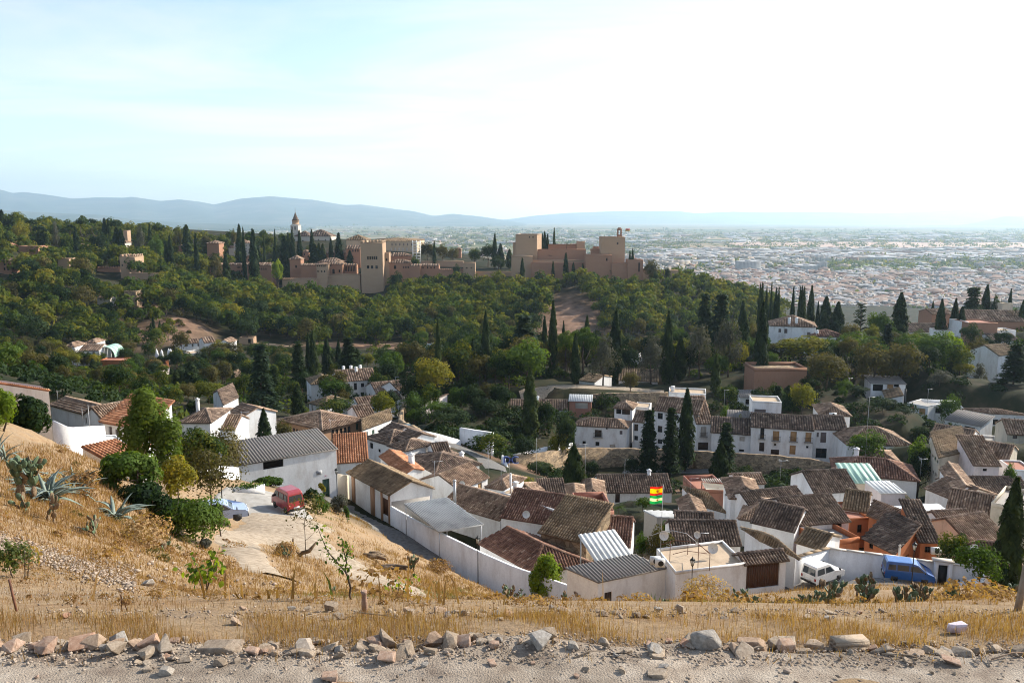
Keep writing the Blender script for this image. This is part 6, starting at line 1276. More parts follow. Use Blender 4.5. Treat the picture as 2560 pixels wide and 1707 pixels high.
# single round trees and bushes
for c in [(3,470,1300,170,232,'lf_pine','bright round-topped pine, left dome'),(3,620,1270,280,236,'lf_pine','bright round-topped pine, larger right dome')]:
 x,y,z,hh,w=spot(c[0],c[1],c[2],c[3],c[4]); r=thing('stone_pine',c[6]+' beside the very tall slim cypress','tree',(x,y,z),'bright stone pines'); _part('trunk',TRK[1],r,(0,0,0),(hh*.8,hh*.8,hh*0.75)); _part('crown',PINE[len(c[6])%2],r,(0,0,hh*0.72),(w/2,w/2,hh*0.40),1.0)
NAMED=[ # crop, x, top, width, distance, foliage, label, share of bare stem
 (7,800,30,250,215,'lf_grey','grey feathery pine standing on the park terrace'),(7,1215,20,230,222,'lf_grey','grey-brown pine left of the tall park cypress'),(3,1640,1330,250,228,'lf_grey','grey-green tree between the short cypress and the drooping cedars'),(3,1900,1290,250,225,'lf_grey','brownish grey tree in front of the drooping cedars'),
 (7,1035,265,150,205,'lf_olive','small bare-twigged round tree on the park path'),(7,290,515,170,172,'lf_wood','round dark tree in front of the terraced house with red doors'),(7,480,625,170,158,'lf_dark','dark leafy tree hanging over the white bank wall'),(7,400,800,170,157,'lf_yellow','yellowing creeper mound spilling over the white bank wall'),(7,1870,560,90,175,'lf_green','small green tree beside the narrow garage house'),(7,1880,385,200,192,'lf_wood','leafy green tree between the cypress and the white hut'),(7,1985,660,60,168,'lf_yellow','small yellow shrub in the roof garden'),
 (6,680,510,330,188,'lf_wood','round olive-coloured tree behind the arcaded building'),(6,240,700,140,140,'lf_olive','ragged olive-brown tree before the arcaded building'),(6,2040,810,300,136,'lf_wood','round grey-green tree in the sloping street by the white wall'),(6,1460,340,150,228,'lf_wood','round green tree before the far terrace wall'),(6,970,105,110,300,'lf_yellow','yellow-green tree by the river wall'),(6,1700,700,330,158,'lf_dark','dark ivy-covered mass above the curved stone wall'),(6,1560,560,260,172,'lf_green','fresh green tree above the curved stone wall'),(6,1370,600,140,172,'lf_green','green shrub at the head of the curved stone wall'),(6,2000,640,300,176,'lf_dark','dark shrub bank under the palm'),
 (8,310,360,220,180,'lf_yellow','yellow-tipped tree in front of the brick ruin'),(8,530,105,330,196,'lf_olive','large olive-brown tree right of the brick ruin'),(8,940,30,330,215,'lf_olive','tall olive tree above the open-sided roof terrace'),(8,1180,0,340,215,'lf_olive','broad olive tree right of its taller neighbour'),(8,1480,-60,330,226,'lf_green','large bright green tree on the right-hand slope'),(8,1710,195,190,212,'lf_yellow','round yellow-green bush beside the grey olive'),(8,1500,300,210,205,'lf_grey','grey-leaved olive above the gable cottage'),(8,1850,240,130,215,'lf_grey','small grey olive behind the round yellow-green bush'),(8,800,420,160,190,'lf_dark','dark tree beside the white house with red-brown roof'),(8,1590,480,170,185,'lf_green','rounded green tree behind the gallery roof'),
 (8,870,790,300,132,'lf_green','feathery green tree in front of the wide dusky roof'),(8,1330,855,200,124,'lf_green','pale-leaved young tree beside the tall pale house'),(8,1330,960,190,122,'lf_dark','dark shrub below the pale-leaved young tree'),(8,1180,610,150,170,'lf_dark','dark tree before the two-storey house with red-brown sills'),(8,1330,740,170,162,'lf_dark','dark shrubs below the white two-storey house'),(8,1000,560,240,176,'lf_dark','dark shrub bank below the long tan roof slope'),(8,2130,1060,120,106,'lf_green','small green tree by the red lattice mast'),
 (12,1655,235,300,70,'lf_wood','leafy tree behind the wall left of the black door'),(7,1140,1400,150,100,'lf_green','pale green bamboo-like shrub below the flags'),(11,1355,145,110,80,'lf_green','round green shrub beside the shed by the flagpole'),(11,1300,205,230,74,'lf_olive','olive-green shrub on the left of the terrace wall'),(11,1140,260,110,76,'lf_green','green bush in the gap beside the reddish roof'),
 (7,90,1230,190,112,'lf_yellow','yellow creeper along the roof edge by the slim flue'),(7,270,1235,190,112,'lf_green','green creeper beside the yellow creeper on the roof edge'),(7,1045,1010,140,150,'lf_dark','dark shrub against the long retaining wall'),(7,690,1040,150,146,'lf_dark','dark hanging shrub on the long retaining wall'),(7,250,1070,200,138,'lf_dark','spiky dark shrub in the garden below the white bank wall'),(7,2040,1090,170,138,'lf_dark','dark bush below the stained retaining wall'),(7,120,830,220,150,'lf_dark','dark climbing shrub on the white bank wall'),
 (4,980,1135,200,265,'lf_green','leafy green tree right of the dark bare tree'),(4,900,1265,130,255,'lf_yellow','yellow tree beside the dark bare tree'),(4,720,1240,160,255,'lf_olive','brownish tree between the white annex and the dark bare tree'),(4,300,1400,420,232,'lf_yellow','large yellow-green tree below the white villa'),(4,130,1400,240,236,'lf_olive','brown-green tree left of the large yellow-green one'),(4,530,1500,240,218,'lf_olive','olive-brown tree below the white annex'),(4,560,1370,140,240,'lf_green','green shrub against the white annex'),(4,800,1330,330,240,'lf_green','broad green tree below the dark bare tree'),(4,1600,1280,200,235,'lf_lime','bright poplar before the white convent wall'),(4,1250,1340,260,242,'lf_green','bright green tree below the massive cypress'),(4,1850,1380,180,245,'lf_olive','olive-brown tree at the foot of the brick building'),(4,2005,985,100,325,'lf_dark','bushy dark tree left of the yellowish block'),(4,2165,1055,110,300,'palm','palm with yellow-green fronds on the skyline'),(6,2110,490,230,185,'palm','large shaggy palm in the dark garden'),(7,930,1480,160,98,'palm','small bright fan palm below the red terrace'),(6,790,235,100,262,'palm','pale palm top behind the big white house'),
 (4,50,1070,130,520,'lf_wood','rounded hazy tree by the pinkish roofs behind the villa'),(3,1480,1390,200,240,'lf_yellow','yellow-leaved tree between the two park cypresses'),(3,2000,1430,130,235,'lf_yellow','small yellow tree right of the brownish grey tree'),(3,280,1400,140,236,'lf_olive','brown-green shrub at the foot of the bright pine'),
 (5,1810,350,260,190,'lf_yellow','yellow-green willow-like tree above the grey-roofed house'),(5,330,330,180,262,'lf_green','bright green shrub bank by the river'),(5,720,250,110,285,'lf_lime','pale green poplar behind the riverside cypresses'),(5,1470,300,110,275,'lf_green','fresh green tree between the riverside cypresses'),(5,1215,255,110,262,'lf_olive','brownish tree left of the full cypress by the near pine'),(5,1950,60,330,330,'lf_olive','autumn-brown tree mass by the white gabled house'),(5,2080,150,160,320,'lf_yellow','orange-tinged tree above the viaduct-like wall'),(5,1800,60,130,345,'lf_wood','dark green tree before the white row house'),(5,1200,165,190,320,'lf_dark','long dark hedge of the riverside restaurant'),(5,1540,110,190,335,'lf_dark','dark hedge under the restaurant parasols'),(5,1060,80,110,335,'lf_green','bright rounded tree beside the green arched canopy'),
 (2,128,475,100,700,'lf_wood','sunlit rounded tree left of the church tower'),(2,180,670,90,585,'lf_lime','tall yellow-green poplar in front of the red walls'),(2,1490,535,130,655,'lf_olive','large golden tree beside the scaffolded palace corner'),(2,1545,560,90,650,'lf_olive','golden tree second in the row along the fortress terrace'),(2,1620,562,100,652,'lf_olive','golden tree third in the row along the fortress terrace'),(2,1715,585,100,650,'lf_olive','golden tree last in the row along the fortress terrace'),(2,1905,585,110,640,'lf_wood','lone sunlit tree between the terrace and the western fort'),(2,2020,550,130,645,'lf_dark','dark rounded pine left of the thin fort cypress'),(2,2110,665,130,615,'lf_dark','dark shrub mass beside the massive pale keep'),(2,1745,735,60,590,'lf_dark','small dark bush on the curtain wall'),(2,505,545,130,668,'lf_yellow','yellowish round tree before the church'),(2,210,545,130,665,'lf_dark','dark tree group left of the church cypresses'),(2,1222,800,100,580,'lf_wood','round tree against the square red block'),(2,1488,815,90,582,'lf_wood','round tree against the curtain wall'),(2,1385,660,70,610,'lf_wood','small tree tucked beside the low red wing'),(3,1213,685,130,545,'lf_olive','round golden tree on the garden wall below the fort'),(3,1255,795,40,540,'lf_dark','little dark conifer below the garden wall'),(3,1350,745,60,556,'lf_dark','small dark bush at the end of the garden wall')]
for c in NAMED:
 x,y,z,hh,w=spot(*c[:5])
 if c[5]=='palm':
  r=thing('palm_tree',c[6],'palm',(x,y,z),'palms'); _part('trunk',TRKP[0],r,(0,0,0),(hh*0.8,hh*0.8,hh*0.8)); o=_part('crown',PALM,r,(0,0,hh*0.75),(w*0.52,)*3,1.0); continue
 hh=min(max(hh,w*0.6),26)
 broad(x,y,z,hh,w*1.2,c[6],'single leafy trees and shrubs',c[5],low=0.12)
x,y,z,hh,w=spot(4,820,1070,180,262)
r=thing('bare_tree','dark nearly bare monkey-puzzle-like tree against the city','tree',(x,y,z)); _m=MB(); _m.tube([(0,0,-1),(0,0,hh)],[0.35,0.06],6); obj('trunk',_m.mesh('trunk',M['bark']),r)
_m=MB()
for k in range(90):
 t=random.uniform(0.35,0.98); a=random.uniform(0,6.28); l=w/2*random.uniform(0.4,1)*(1.15-0.75*(t-0.35)); _m.tube([(0,0,hh*t),(math.cos(a)*l*.6,math.sin(a)*l*.6,hh*t+l*.25),(math.cos(a)*l,math.sin(a)*l,hh*t+l*random.uniform(-.1,.5))],[0.12,0.14,0.05],4)
obj('crown',_m.mesh('crown',M['lf_dark']),r)

# small cypresses and dark pines of the fortress hill
for c in [(1,10,265,60),(1,40,345,50),(1,72,350,40),(1,105,328,55),(1,905,338,44),(1,940,345,30),(1,1302,390,34),(1,1620,400,70),(1,1700,470,34),(1,2080,395,56),(1,2115,425,28),(1,2200,440,68),(1,1200,580,58),(1,1475,490,44),(1,1440,540,28),(1,330,455,60),(1,365,450,70),(1,400,470,50),(1,425,600,30),(1,1705,560,34),(1,1962,630,50),(1,1010,420,60),(1,1050,430,50),(1,655,420,50),
   (2,312,440,36),(2,375,450,42),(2,482,438,42),(2,277,470,40),(2,240,495,60),(2,505,560,80),(2,545,555,50),(2,580,562,48),(2,650,510,36),(2,718,468,56),(2,817,615,48),(2,748,640,40),(2,2080,475,34),(2,2130,558,50),(2,2208,605,50),(2,155,590,36),(2,162,440,22),(2,65,480,20),(2,12,560,60),(2,1552,532,24),(2,1685,855,24),(2,1258,1030,22),
   (3,285,458,40),(3,310,478,36),(3,235,490,40),(3,368,428,26),(3,470,640,36),(3,90,685,36),(3,860,675,36),(3,535,720,28),(3,617,730,26),(3,630,785,26),(3,358,710,22),(3,1028,622,26),(3,1052,605,28),(3,265,475,30)]:
 px,py=q(*c[:3]); Yd={1:585,2:640,3:600}[c[0]]
 if c[0]==2 and c[2]>800:Yd=560
 if c[0]==3 and c[2]>600:Yd=560
 if c[0]==3 and 420<c[2]<520:Yd=610
 if c[0]==1 and c[2]<420:Yd=640
 x,y,z,hh,w=spot(*c[:4],Yd); pl='in the eastern gardens' if c[0]==1 else ('beneath the fortress walls' if c[2]>630 and c[0]==3 or c[2]>800 else 'beside the keeps of the western fort' if c[0]==3 or c[1]>2000 else 'around the church' if c[1]<480 else 'between the church and the palace'); cypress(x,y,z,hh,w,'small dark cypress '+pl,'small cypresses '+pl,True,name='hill_cypress')
for c in [(4,35,900,22),(4,75,950,36),(4,98,945,28),(4,225,943,32),(4,285,940,30),(4,300,935,28),(4,318,945,40),(3,2165,915,30),(3,2185,905,34),(3,2222,935,26),(3,2015,1060,60)]:
 x,y,z,hh,w=spot(*c[:4],300); cypress(x,y,z,hh,w,'hazy small cypress in the gardens between the hill and the city','hazy cypresses at the edge of the city',True,name='hazy_cypress')
for c in [(1,265,340,110),(1,610,388,70),(1,700,342,105),(1,800,338,90),(1,1010,350,130),(1,340,395,130),(3,620,580,50)]:
 x,y,z,hh,w=spot(*c[:4],620); r=thing('umbrella_pine','dark umbrella pine on the skyline of the fortress gardens','tree',(x,y,z),'umbrella pines on the skyline'); _part('trunk',TRK[0],r,(0,0,0),(hh*.7,hh*.7,hh*0.8)); _part('crown',PINEF[0],r,(0,0,hh-w*0.28),(w/2,w/2,w*0.42),c[1])
x,y,z,hh,w=spot(3,478,512,50,602); r=thing('palm_tree','single small palm on the skyline of the western fort','palm',(x,y,z)); _part('trunk',TRKP[0],r,(0,0,0),(hh*0.6,hh*0.6,hh*0.9)); _part('crown',PALM,r,(0,0,hh*0.86),(w*0.6,)*3)
for c in [(1,170,370,150,600,'sunlit yellow-green tree left of the broad windowless tower','lf_yellow'),(1,70,580,130,530,'yellow-green tree above the pink ruined building','lf_yellow'),(1,215,620,170,490,'yellow-green tree before the broad windowless tower','lf_yellow'),(1,740,615,230,505,'big grey-green rounded tree left of the battlements','lf_wood'),(1,920,610,120,560,'bright green tree beside the battlemented tower','lf_green'),(1,1350,490,150,600,'bright green rounded tree right of the battlemented tower','lf_green'),(1,1010,545,150,600,'yellow shrubs under the slim sunlit tower','lf_yellow'),(1,1540,440,110,650,'golden tree on the skyline left of a stout cypress','lf_olive'),(1,1790,470,100,680,'orange-tinted tree on the skyline','lf_olive'),(1,2035,435,60,700,'small golden tree left of the hotel cypress','lf_olive'),(1,1940,475,130,690,'green tree left of the hillside hotel','lf_wood'),(1,480,400,80,620,'tall grey-green conifer on the skyline','lf_grey'),(1,570,470,120,560,'green tree in front of the skyline pines','lf_wood'),(1,850,450,170,560,'large layered dark cedar of the fortress gardens','lf_dark'),(1,1200,390,110,590,'layered grey cedar right of the slim sunlit tower','lf_grey'),(1,1740,610,170,590,'golden-green tree in the fortress gardens','lf_yellow'),(1,1860,630,130,600,'golden tree left of the pyramid-roofed tower','lf_olive'),(1,1880,550,190,620,'dark rounded tree below the hotel','lf_wood')]:
 x,y,z,hh,w=spot(*c[:5]); broad(x,y,z,min(hh,22),w,c[5],'single trees of the fortress gardens',c[6],low=0.1)

# ------------------------------------------------------------------ the wood on the hill: nearest 300 one by one, the rest as one mass
cand=[]; low_=[]; g=np.random.default_rng(42)
def woodland(px0,px1,Y0,Y1,sp,keep=None,p=1.0):
 Y=Y0
 while Y<Y1:
  px=px0+g.uniform(0,1)*sp*FPX/Y
  while px<px1:
   yy=Y+g.uniform(-0.45,0.45)*sp; pp=px+g.uniform(-0.4,0.4)*sp*FPX/Y
   if (keep is None or keep(pp,yy)) and hides(pp,yy,9.5):
    if not hides(pp,yy,4):low_.append((pp,yy))
   elif g.random()<p and (keep is None or keep(pp,yy)):
    cand.append((pp,yy))
   px+=sp*FPX/Y
  Y+=sp*0.9
VIS=[(298,340,700,528),(242,300,690,540),(320,395,690,520),(-20,42,688,500),(45,96,645,560),(143,174,668,530),(523,640,700,605),(640,700,702,600),(700,905,716,590),(898,965,738,596),(963,1052,698,600),(1052,1190,690,590),(1190,1290,686,590),(1280,1500,676,556),(1500,1612,694,554),(1612,1690,682,560),(584,626,634,690),(735,832,640,750),(305,342,750,430),(240,275,750,425),(304,320,610,640),(268,312,610,620),(515,548,640,670),(625,900,660,640)]
def hides(px,Y,hh):
 p=at(px,Y); py=to_px((p[0],p[1],p[2]+hh))[1]; m=5*FPX/Y
 return any(a-m*.6<px<b+m*.6 and py<bot and Y<Yb for a,b,bot,Yb in VIS)
cliff=lambda px,Y:not (1345<px<1500 and 425<Y<530 and abs(px-1425)/80<(530-Y)/105+0.25)
def front(px,Y):return cliff(px,Y)
woodland(640,1290,425,586,7.0,front)
woodland(1290,1690,430,545,7.0,front)
woodland(1690,1960,470,640,7.5,front)
woodland(470,640,400,590,7.0,lambda px,Y:Y>400+(640-px)*0.1)
woodland(345,470,425,515,7.0)
woodland(-90,150,345,500,7.0)
woodland(150,345,352,470,7.0)
woodland(-90,640,500,560,7.0)
woodland(-90,640,560,740,8.5,None,0.8)
woodland(640,800,620,740,11,None,0.6)
woodland(345,480,350,420,9,None,0.35)
woodland(700,1290,395,430,8,None,0.5)
rest=[]; nind=0
order=sorted(cand,key=lambda t:t[1])
WK=['green','green','very dark green','green','olive-brown','yellow-green']
def wood_place(px,Y):
 if px<345 and Y<480:return 'on the spur above the riverside mansion'
 if Y>480 and px<640:return 'among the eastern garden towers'
 return 'at the foot of the pyramid-roofed palace towers' if px<860 else 'below the tallest square tower' if px<1110 else 'below the battlemented curtain wall' if px<1330 else 'below the flag-topped keep' if px<1620 else 'on the shoulder of the hill facing the city'
for (px,Y) in order:
 p=at(px,Y); near=nind<290 and g.random()<0.55
 hh=g.uniform(6.5,14.0)*(0.85 if Y<400 else 1.0); w=hh*g.uniform(0.72,1.05)
 if near:
  k_=int(g.choice(6,p=[.22,.2,.2,.2,.12,.06])); wp=wood_place(px,Y); r=thing('wood_tree',f'{WK[k_]} tree of the wood {wp}','tree',tuple(p),f'{WK[k_]} wood trees {wp}'); nind+=1
  _part('trunk',TRK[nind%3],r,(0,0,0),(hh*.7,hh*.7,hh*.6)); _part('crown',WOOD[k_],r,(0,0,hh*0.56),(w/2,w/2,hh*0.46),g.uniform(0,6.28))
 else:rest.append((p[0],p[1],p[2],hh,w))
for (px,Y) in low_:
 p=at(px,Y); rest.append((p[0],p[1],p[2]-0.5,g.uniform(2.5,4.2),g.uniform(5,8)))
LOWC=[clump_crown(np.random.default_rng(500+i),13,230,lobes=0.46,size=0.135,squash=1.0) for i in range(5)]
Vs,Fs,Rs,n0=[],[],[],0
for (x,y,z,hh,w) in rest:
 V,Fq,t=LOWC[g.integers(0,5)]; a=g.uniform(0,6.28); c,s=math.cos(a),math.sin(a)
 W_=np.stack([(V[:,0]*c-V[:,1]*s)*w/2+x,(V[:,0]*s+V[:,1]*c)*w/2+y,V[:,2]*hh*0.46+z+hh*0.56],1)
 Vs.append(W_); Fs.append(Fq+n0); n0+=len(V); Rs.append(np.clip(t*0.55+g.random()*0.6-0.05,0,1))
obj('woodland',mesh_np('woodland',np.concatenate(Vs),np.concatenate(Fs),M['lf_wood'],np.concatenate(Rs)),kind='stuff')
print('wood',len(cand),'single',nind)

# mixed garden trees filling the slopes between the roofs
GK=[('lf_wood','leafy green'),('lf_olive','olive-brown'),('lf_green','fresh green'),('lf_dark','very dark evergreen'),('lf_yellow','yellowing')]
ng=0; g3=np.random.default_rng(77)
for (p0,p1,Y0,Y1,n_,h0,h1,pl) in [(930,1340,203,300,104,7,14,'in the dark garden left of the tall park cypresses'),(1340,1760,226,300,58,6,11,'behind the park path'),(1760,2080,212,300,34,5,9,'around the brick ruin'),(2080,2560,210,262,34,5,9,'on the right-hand slope below the convent'),(540,900,205,340,50,5,10,'around the big white two-storey house'),(0,560,240,345,66,5,9,'along the river below the mansion'),(940,1330,172,205,26,4,8,'on the bank above the sloping street'),(1900,2140,172,200,14,3,6,'beside the curved garden wall'),(1020,1330,300,410,34,5,9,'by the grey tank house'),(1690,1900,330,460,24,5,8,'at the right foot of the wooded hill'),(1880,2100,280,420,34,5,10,'behind the white villa'),(-40,520,150,238,44,4,7,'behind the near left roofs')]:
 for _ in range(int(n_*0.86)):
  p=at(g3.uniform(p0,p1),g3.uniform(Y0,Y1))
  if np.hypot(_cuts[:,0]-p[0],_cuts[:,1]-p[1]).min()<3.5:continue
  k,lb=GK[g3.choice(5,p=[0.36,0.2,0.18,0.18,0.08])]; hh=g3.uniform(h0,h1)
  broad(p[0],p[1],p[2],hh,hh*g3.uniform(0.7,1.1),f'{lb} tree {pl}',f'{lb} trees {pl}',k,name='garden_tree',low=0.1); ng+=1
print('garden',ng)

# garden thickets that nobody could count
def thicket(name,areas,mat,n,h0,h1,sz):
 g2=np.random.default_rng(len(areas)+n); Cn=[]; Nn=[]
 for (px0,px1,Y0,Y1,k) in areas:
  for _ in range(k):
   p=at(g2.uniform(px0,px1),g2.uniform(Y0,Y1)); rr=g2.uniform(h0,h1); o=g2.normal(size=(n,3)); o/=np.linalg.norm(o,axis=1,keepdims=True); o[:,2]=np.abs(o[:,2])
   Cn.append(p+o*rr*np.array([1.2,1.2,1.0])*(0.7+0.3*g2.random((n,1)))); Nn.append(o+g2.normal(size=(n,3))*0.5)
 Cn=np.concatenate(Cn); V,Fq=quads(Cn,np.concatenate(Nn),sz*g2.uniform(0.6,1.4,len(Cn)),1.2,g2)
 obj(name,mesh_np(name,V,Fq,mat,np.clip(np.repeat(g2.random(len(Cn)//n),n)*.6+g2.random(len(Cn))*.4,0,1)),kind='stuff')
thicket('undergrowth',[(880,1330,200,300,70),(1330,1900,225,320,60),(1900,2560,205,300,80),(560,900,190,330,60),(-60,560,140,340,110),(900,1300,300,420,50),(1200,1900,320,430,60)],M['lf_wood'],90,1.5,3.6,0.42)
thicket('garden_shrubs',[(1330,1640,128,150,40),(1150,1340,142,172,34),(1640,2000,132,150,22),(2140,2330,160,200,30),(500,650,110,170,20),(1000,1330,172,200,40),(2190,2560,175,215,40),(1940,2150,168,205,44),(2330,2560,165,190,24),(1330,1560,176,198,44),(1700,1960,170,200,40),(1900,2000,125,150,14),(1000,1150,135,170,20),(1230,1430,155,190,56),(-60,330,96,150,44)],M['lf_dark'],110,0.8,2.2,0.26)
thicket('low_scrub',[(330,480,370,440,40),(1330,1520,540,565,30),(1500,1700,430,470,24),(0,330,320,345,26)],M['lf_olive'],80,0.8,2.0,0.35)
# ------------------------------------------------------------------ the dirt track, its rubble and the dry grass
def dirt_track():
 xs=np.linspace(-7,7,400); ys=np.concatenate([np.linspace(-1.5,3.2,30),np.linspace(3.23,5.8,130)])
 X,Y=np.meshgrid(xs,ys); Z=ground(X,Y)-np.maximum(track_dz(X,Y),0)*(Y<6.3)+track_dz(X,Y)
 n=len(xs); i=np.arange(len(ys)-1)[:,None]*n+np.arange(n-1)[None]
 mt=mat_noise('dusty_track',[(0.26,(0.18,0.14,0.11)),(0.45,(0.29,0.24,0.19)),(0.6,(0.365,0.31,0.25)),(0.75,(0.44,0.385,0.32))],5.0,10,0.95,bump=0.55,bscale=75,spec=0.1,stops2=[(0.35,(0.72,0.70,0.68)),(0.62,(1.08,1.06,1.04))],scale2=1.1)
 obj('dirt_track',mesh_np('dirt_track',np.stack([X,Y,Z],2).reshape(-1,3),np.stack([i,i+1,i+n+1,i+n],2).reshape(-1,4),mt,smooth=True),kind='structure')
dirt_track()
def stonemat(name,a,b,c):
 m,nt,N,L,out=new_mat(name); bs=N.new('ShaderNodeBsdfPrincipled'); L.new(bs.outputs[0],out.inputs[0]); bs.inputs['Roughness'].default_value=0.92; bs.inputs['Specular IOR Level'].default_value=0.15
 tcn=N.new('ShaderNodeTexCoord'); n1=noise(N,L,4.0,8,tcn.outputs['Object'],0.65); oi=N.new('ShaderNodeObjectInfo')
 r=ramp(N,[(0.3,a),(0.5,b),(0.7,c)]); L.new(n1.outputs['Fac'],r.inputs[0]); r2=ramp(N,[(0.0,(0.78,0.74,0.70)),(0.5,(1,1,1)),(0.8,(1.12,1.08,1.02)),(1.0,(1.0,0.82,0.72))]); L.new(oi.outputs['Random'],r2.inputs[0])
 mm=N.new('ShaderNodeMix'); mm.data_type='RGBA'; mm.blend_type='MULTIPLY'; mm.inputs[0].default_value=1; L.new(r.outputs[0],mm.inputs[6]); L.new(r2.outputs[0],mm.inputs[7]); L.new(mm.outputs[2],bs.inputs['Base Color'])
 nb=noise(N,L,22,6,tcn.outputs['Object'],0.7); bp=N.new('ShaderNodeBump'); bp.inputs['Strength'].default_value=0.6; bp.inputs['Distance'].default_value=0.04; L.new(nb.outputs['Fac'],bp.inputs['Height']); L.new(bp.outputs[0],bs.inputs['Normal'])
 return m
M['rock']=stonemat('pale_limestone',(0.25,0.19,0.14),(0.38,0.305,0.23),(0.50,0.415,0.325))
M['rockred']=stonemat('broken_terracotta',(0.30,0.18,0.125),(0.41,0.28,0.205),(0.50,0.38,0.30))
M['rockgrey']=stonemat('grey_mortar_lump',(0.22,0.195,0.17),(0.34,0.31,0.275),(0.46,0.42,0.37))
import bmesh
def rock_mesh(seed,mat,n=13,sq=(1,0.75,0.6),flat=0.0,bev=0.025):
 gg=np.random.default_rng(seed); bm=bmesh.new(); p=gg.normal(size=(n,3)); p/=np.linalg.norm(p,axis=1,keepdims=True)
 p=np.sign(p)*np.abs(p)**(0.75 if flat==0 else 0.5)*np.array(sq)*gg.uniform(0.85,1.1,(n,1))
 for v in p:bm.verts.new(v)
 r=bmesh.ops.convex_hull(bm,input=bm.verts); bmesh.ops.delete(bm,geom=[v for v in bm.verts if not v.link_faces],context='VERTS')
 bmesh.ops.bevel(bm,geom=list(bm.edges),offset=bev,segments=1,affect='EDGES',clamp_overlap=True)
 me=bpy.data.meshes.new('stone'); bm.to_mesh(me); bm.free(); me.materials.append(mat); return me
ROCKS=[rock_mesh(i,M['rock'],11+i%5,(1,0.6+0.1*(i%4),0.38+0.1*(i%4))) for i in range(9)]
SLABS=[rock_mesh(40+i,M['rock'],18,(1,0.7,0.24),1,0.03) for i in range(4)]
REDS=[rock_mesh(60+i,M['rockred'],14,(1,0.8,0.16),1,0.03) for i in range(4)]
GREYS=[rock_mesh(80+i,M['rockgrey'],14,(1,0.8,0.6)) for i in range(4)]
def stone(px,py,wpx,Y,label,group=None,me=None,dz=0.0,rot=None,asp=1.0,name='stone',tilt=0.25,cat='stone'):
 gg=random.Random(int(px*7+py*13)); p=P(px,py,Y); s=wpx*Y/FPX/1.8
 o=obj(name,me or gg.choice(ROCKS)); o.location=(p[0],Y,gz(p[0],Y)-min(v.co.z for v in o.data.vertices)*s*asp*0.72+dz)
 o.rotation_euler=(gg.uniform(-tilt,tilt),gg.uniform(-tilt,tilt),gg.uniform(0,6.28) if rot is None else rot); o.scale=(s,s,s*asp); return tag(o,label,cat,group)
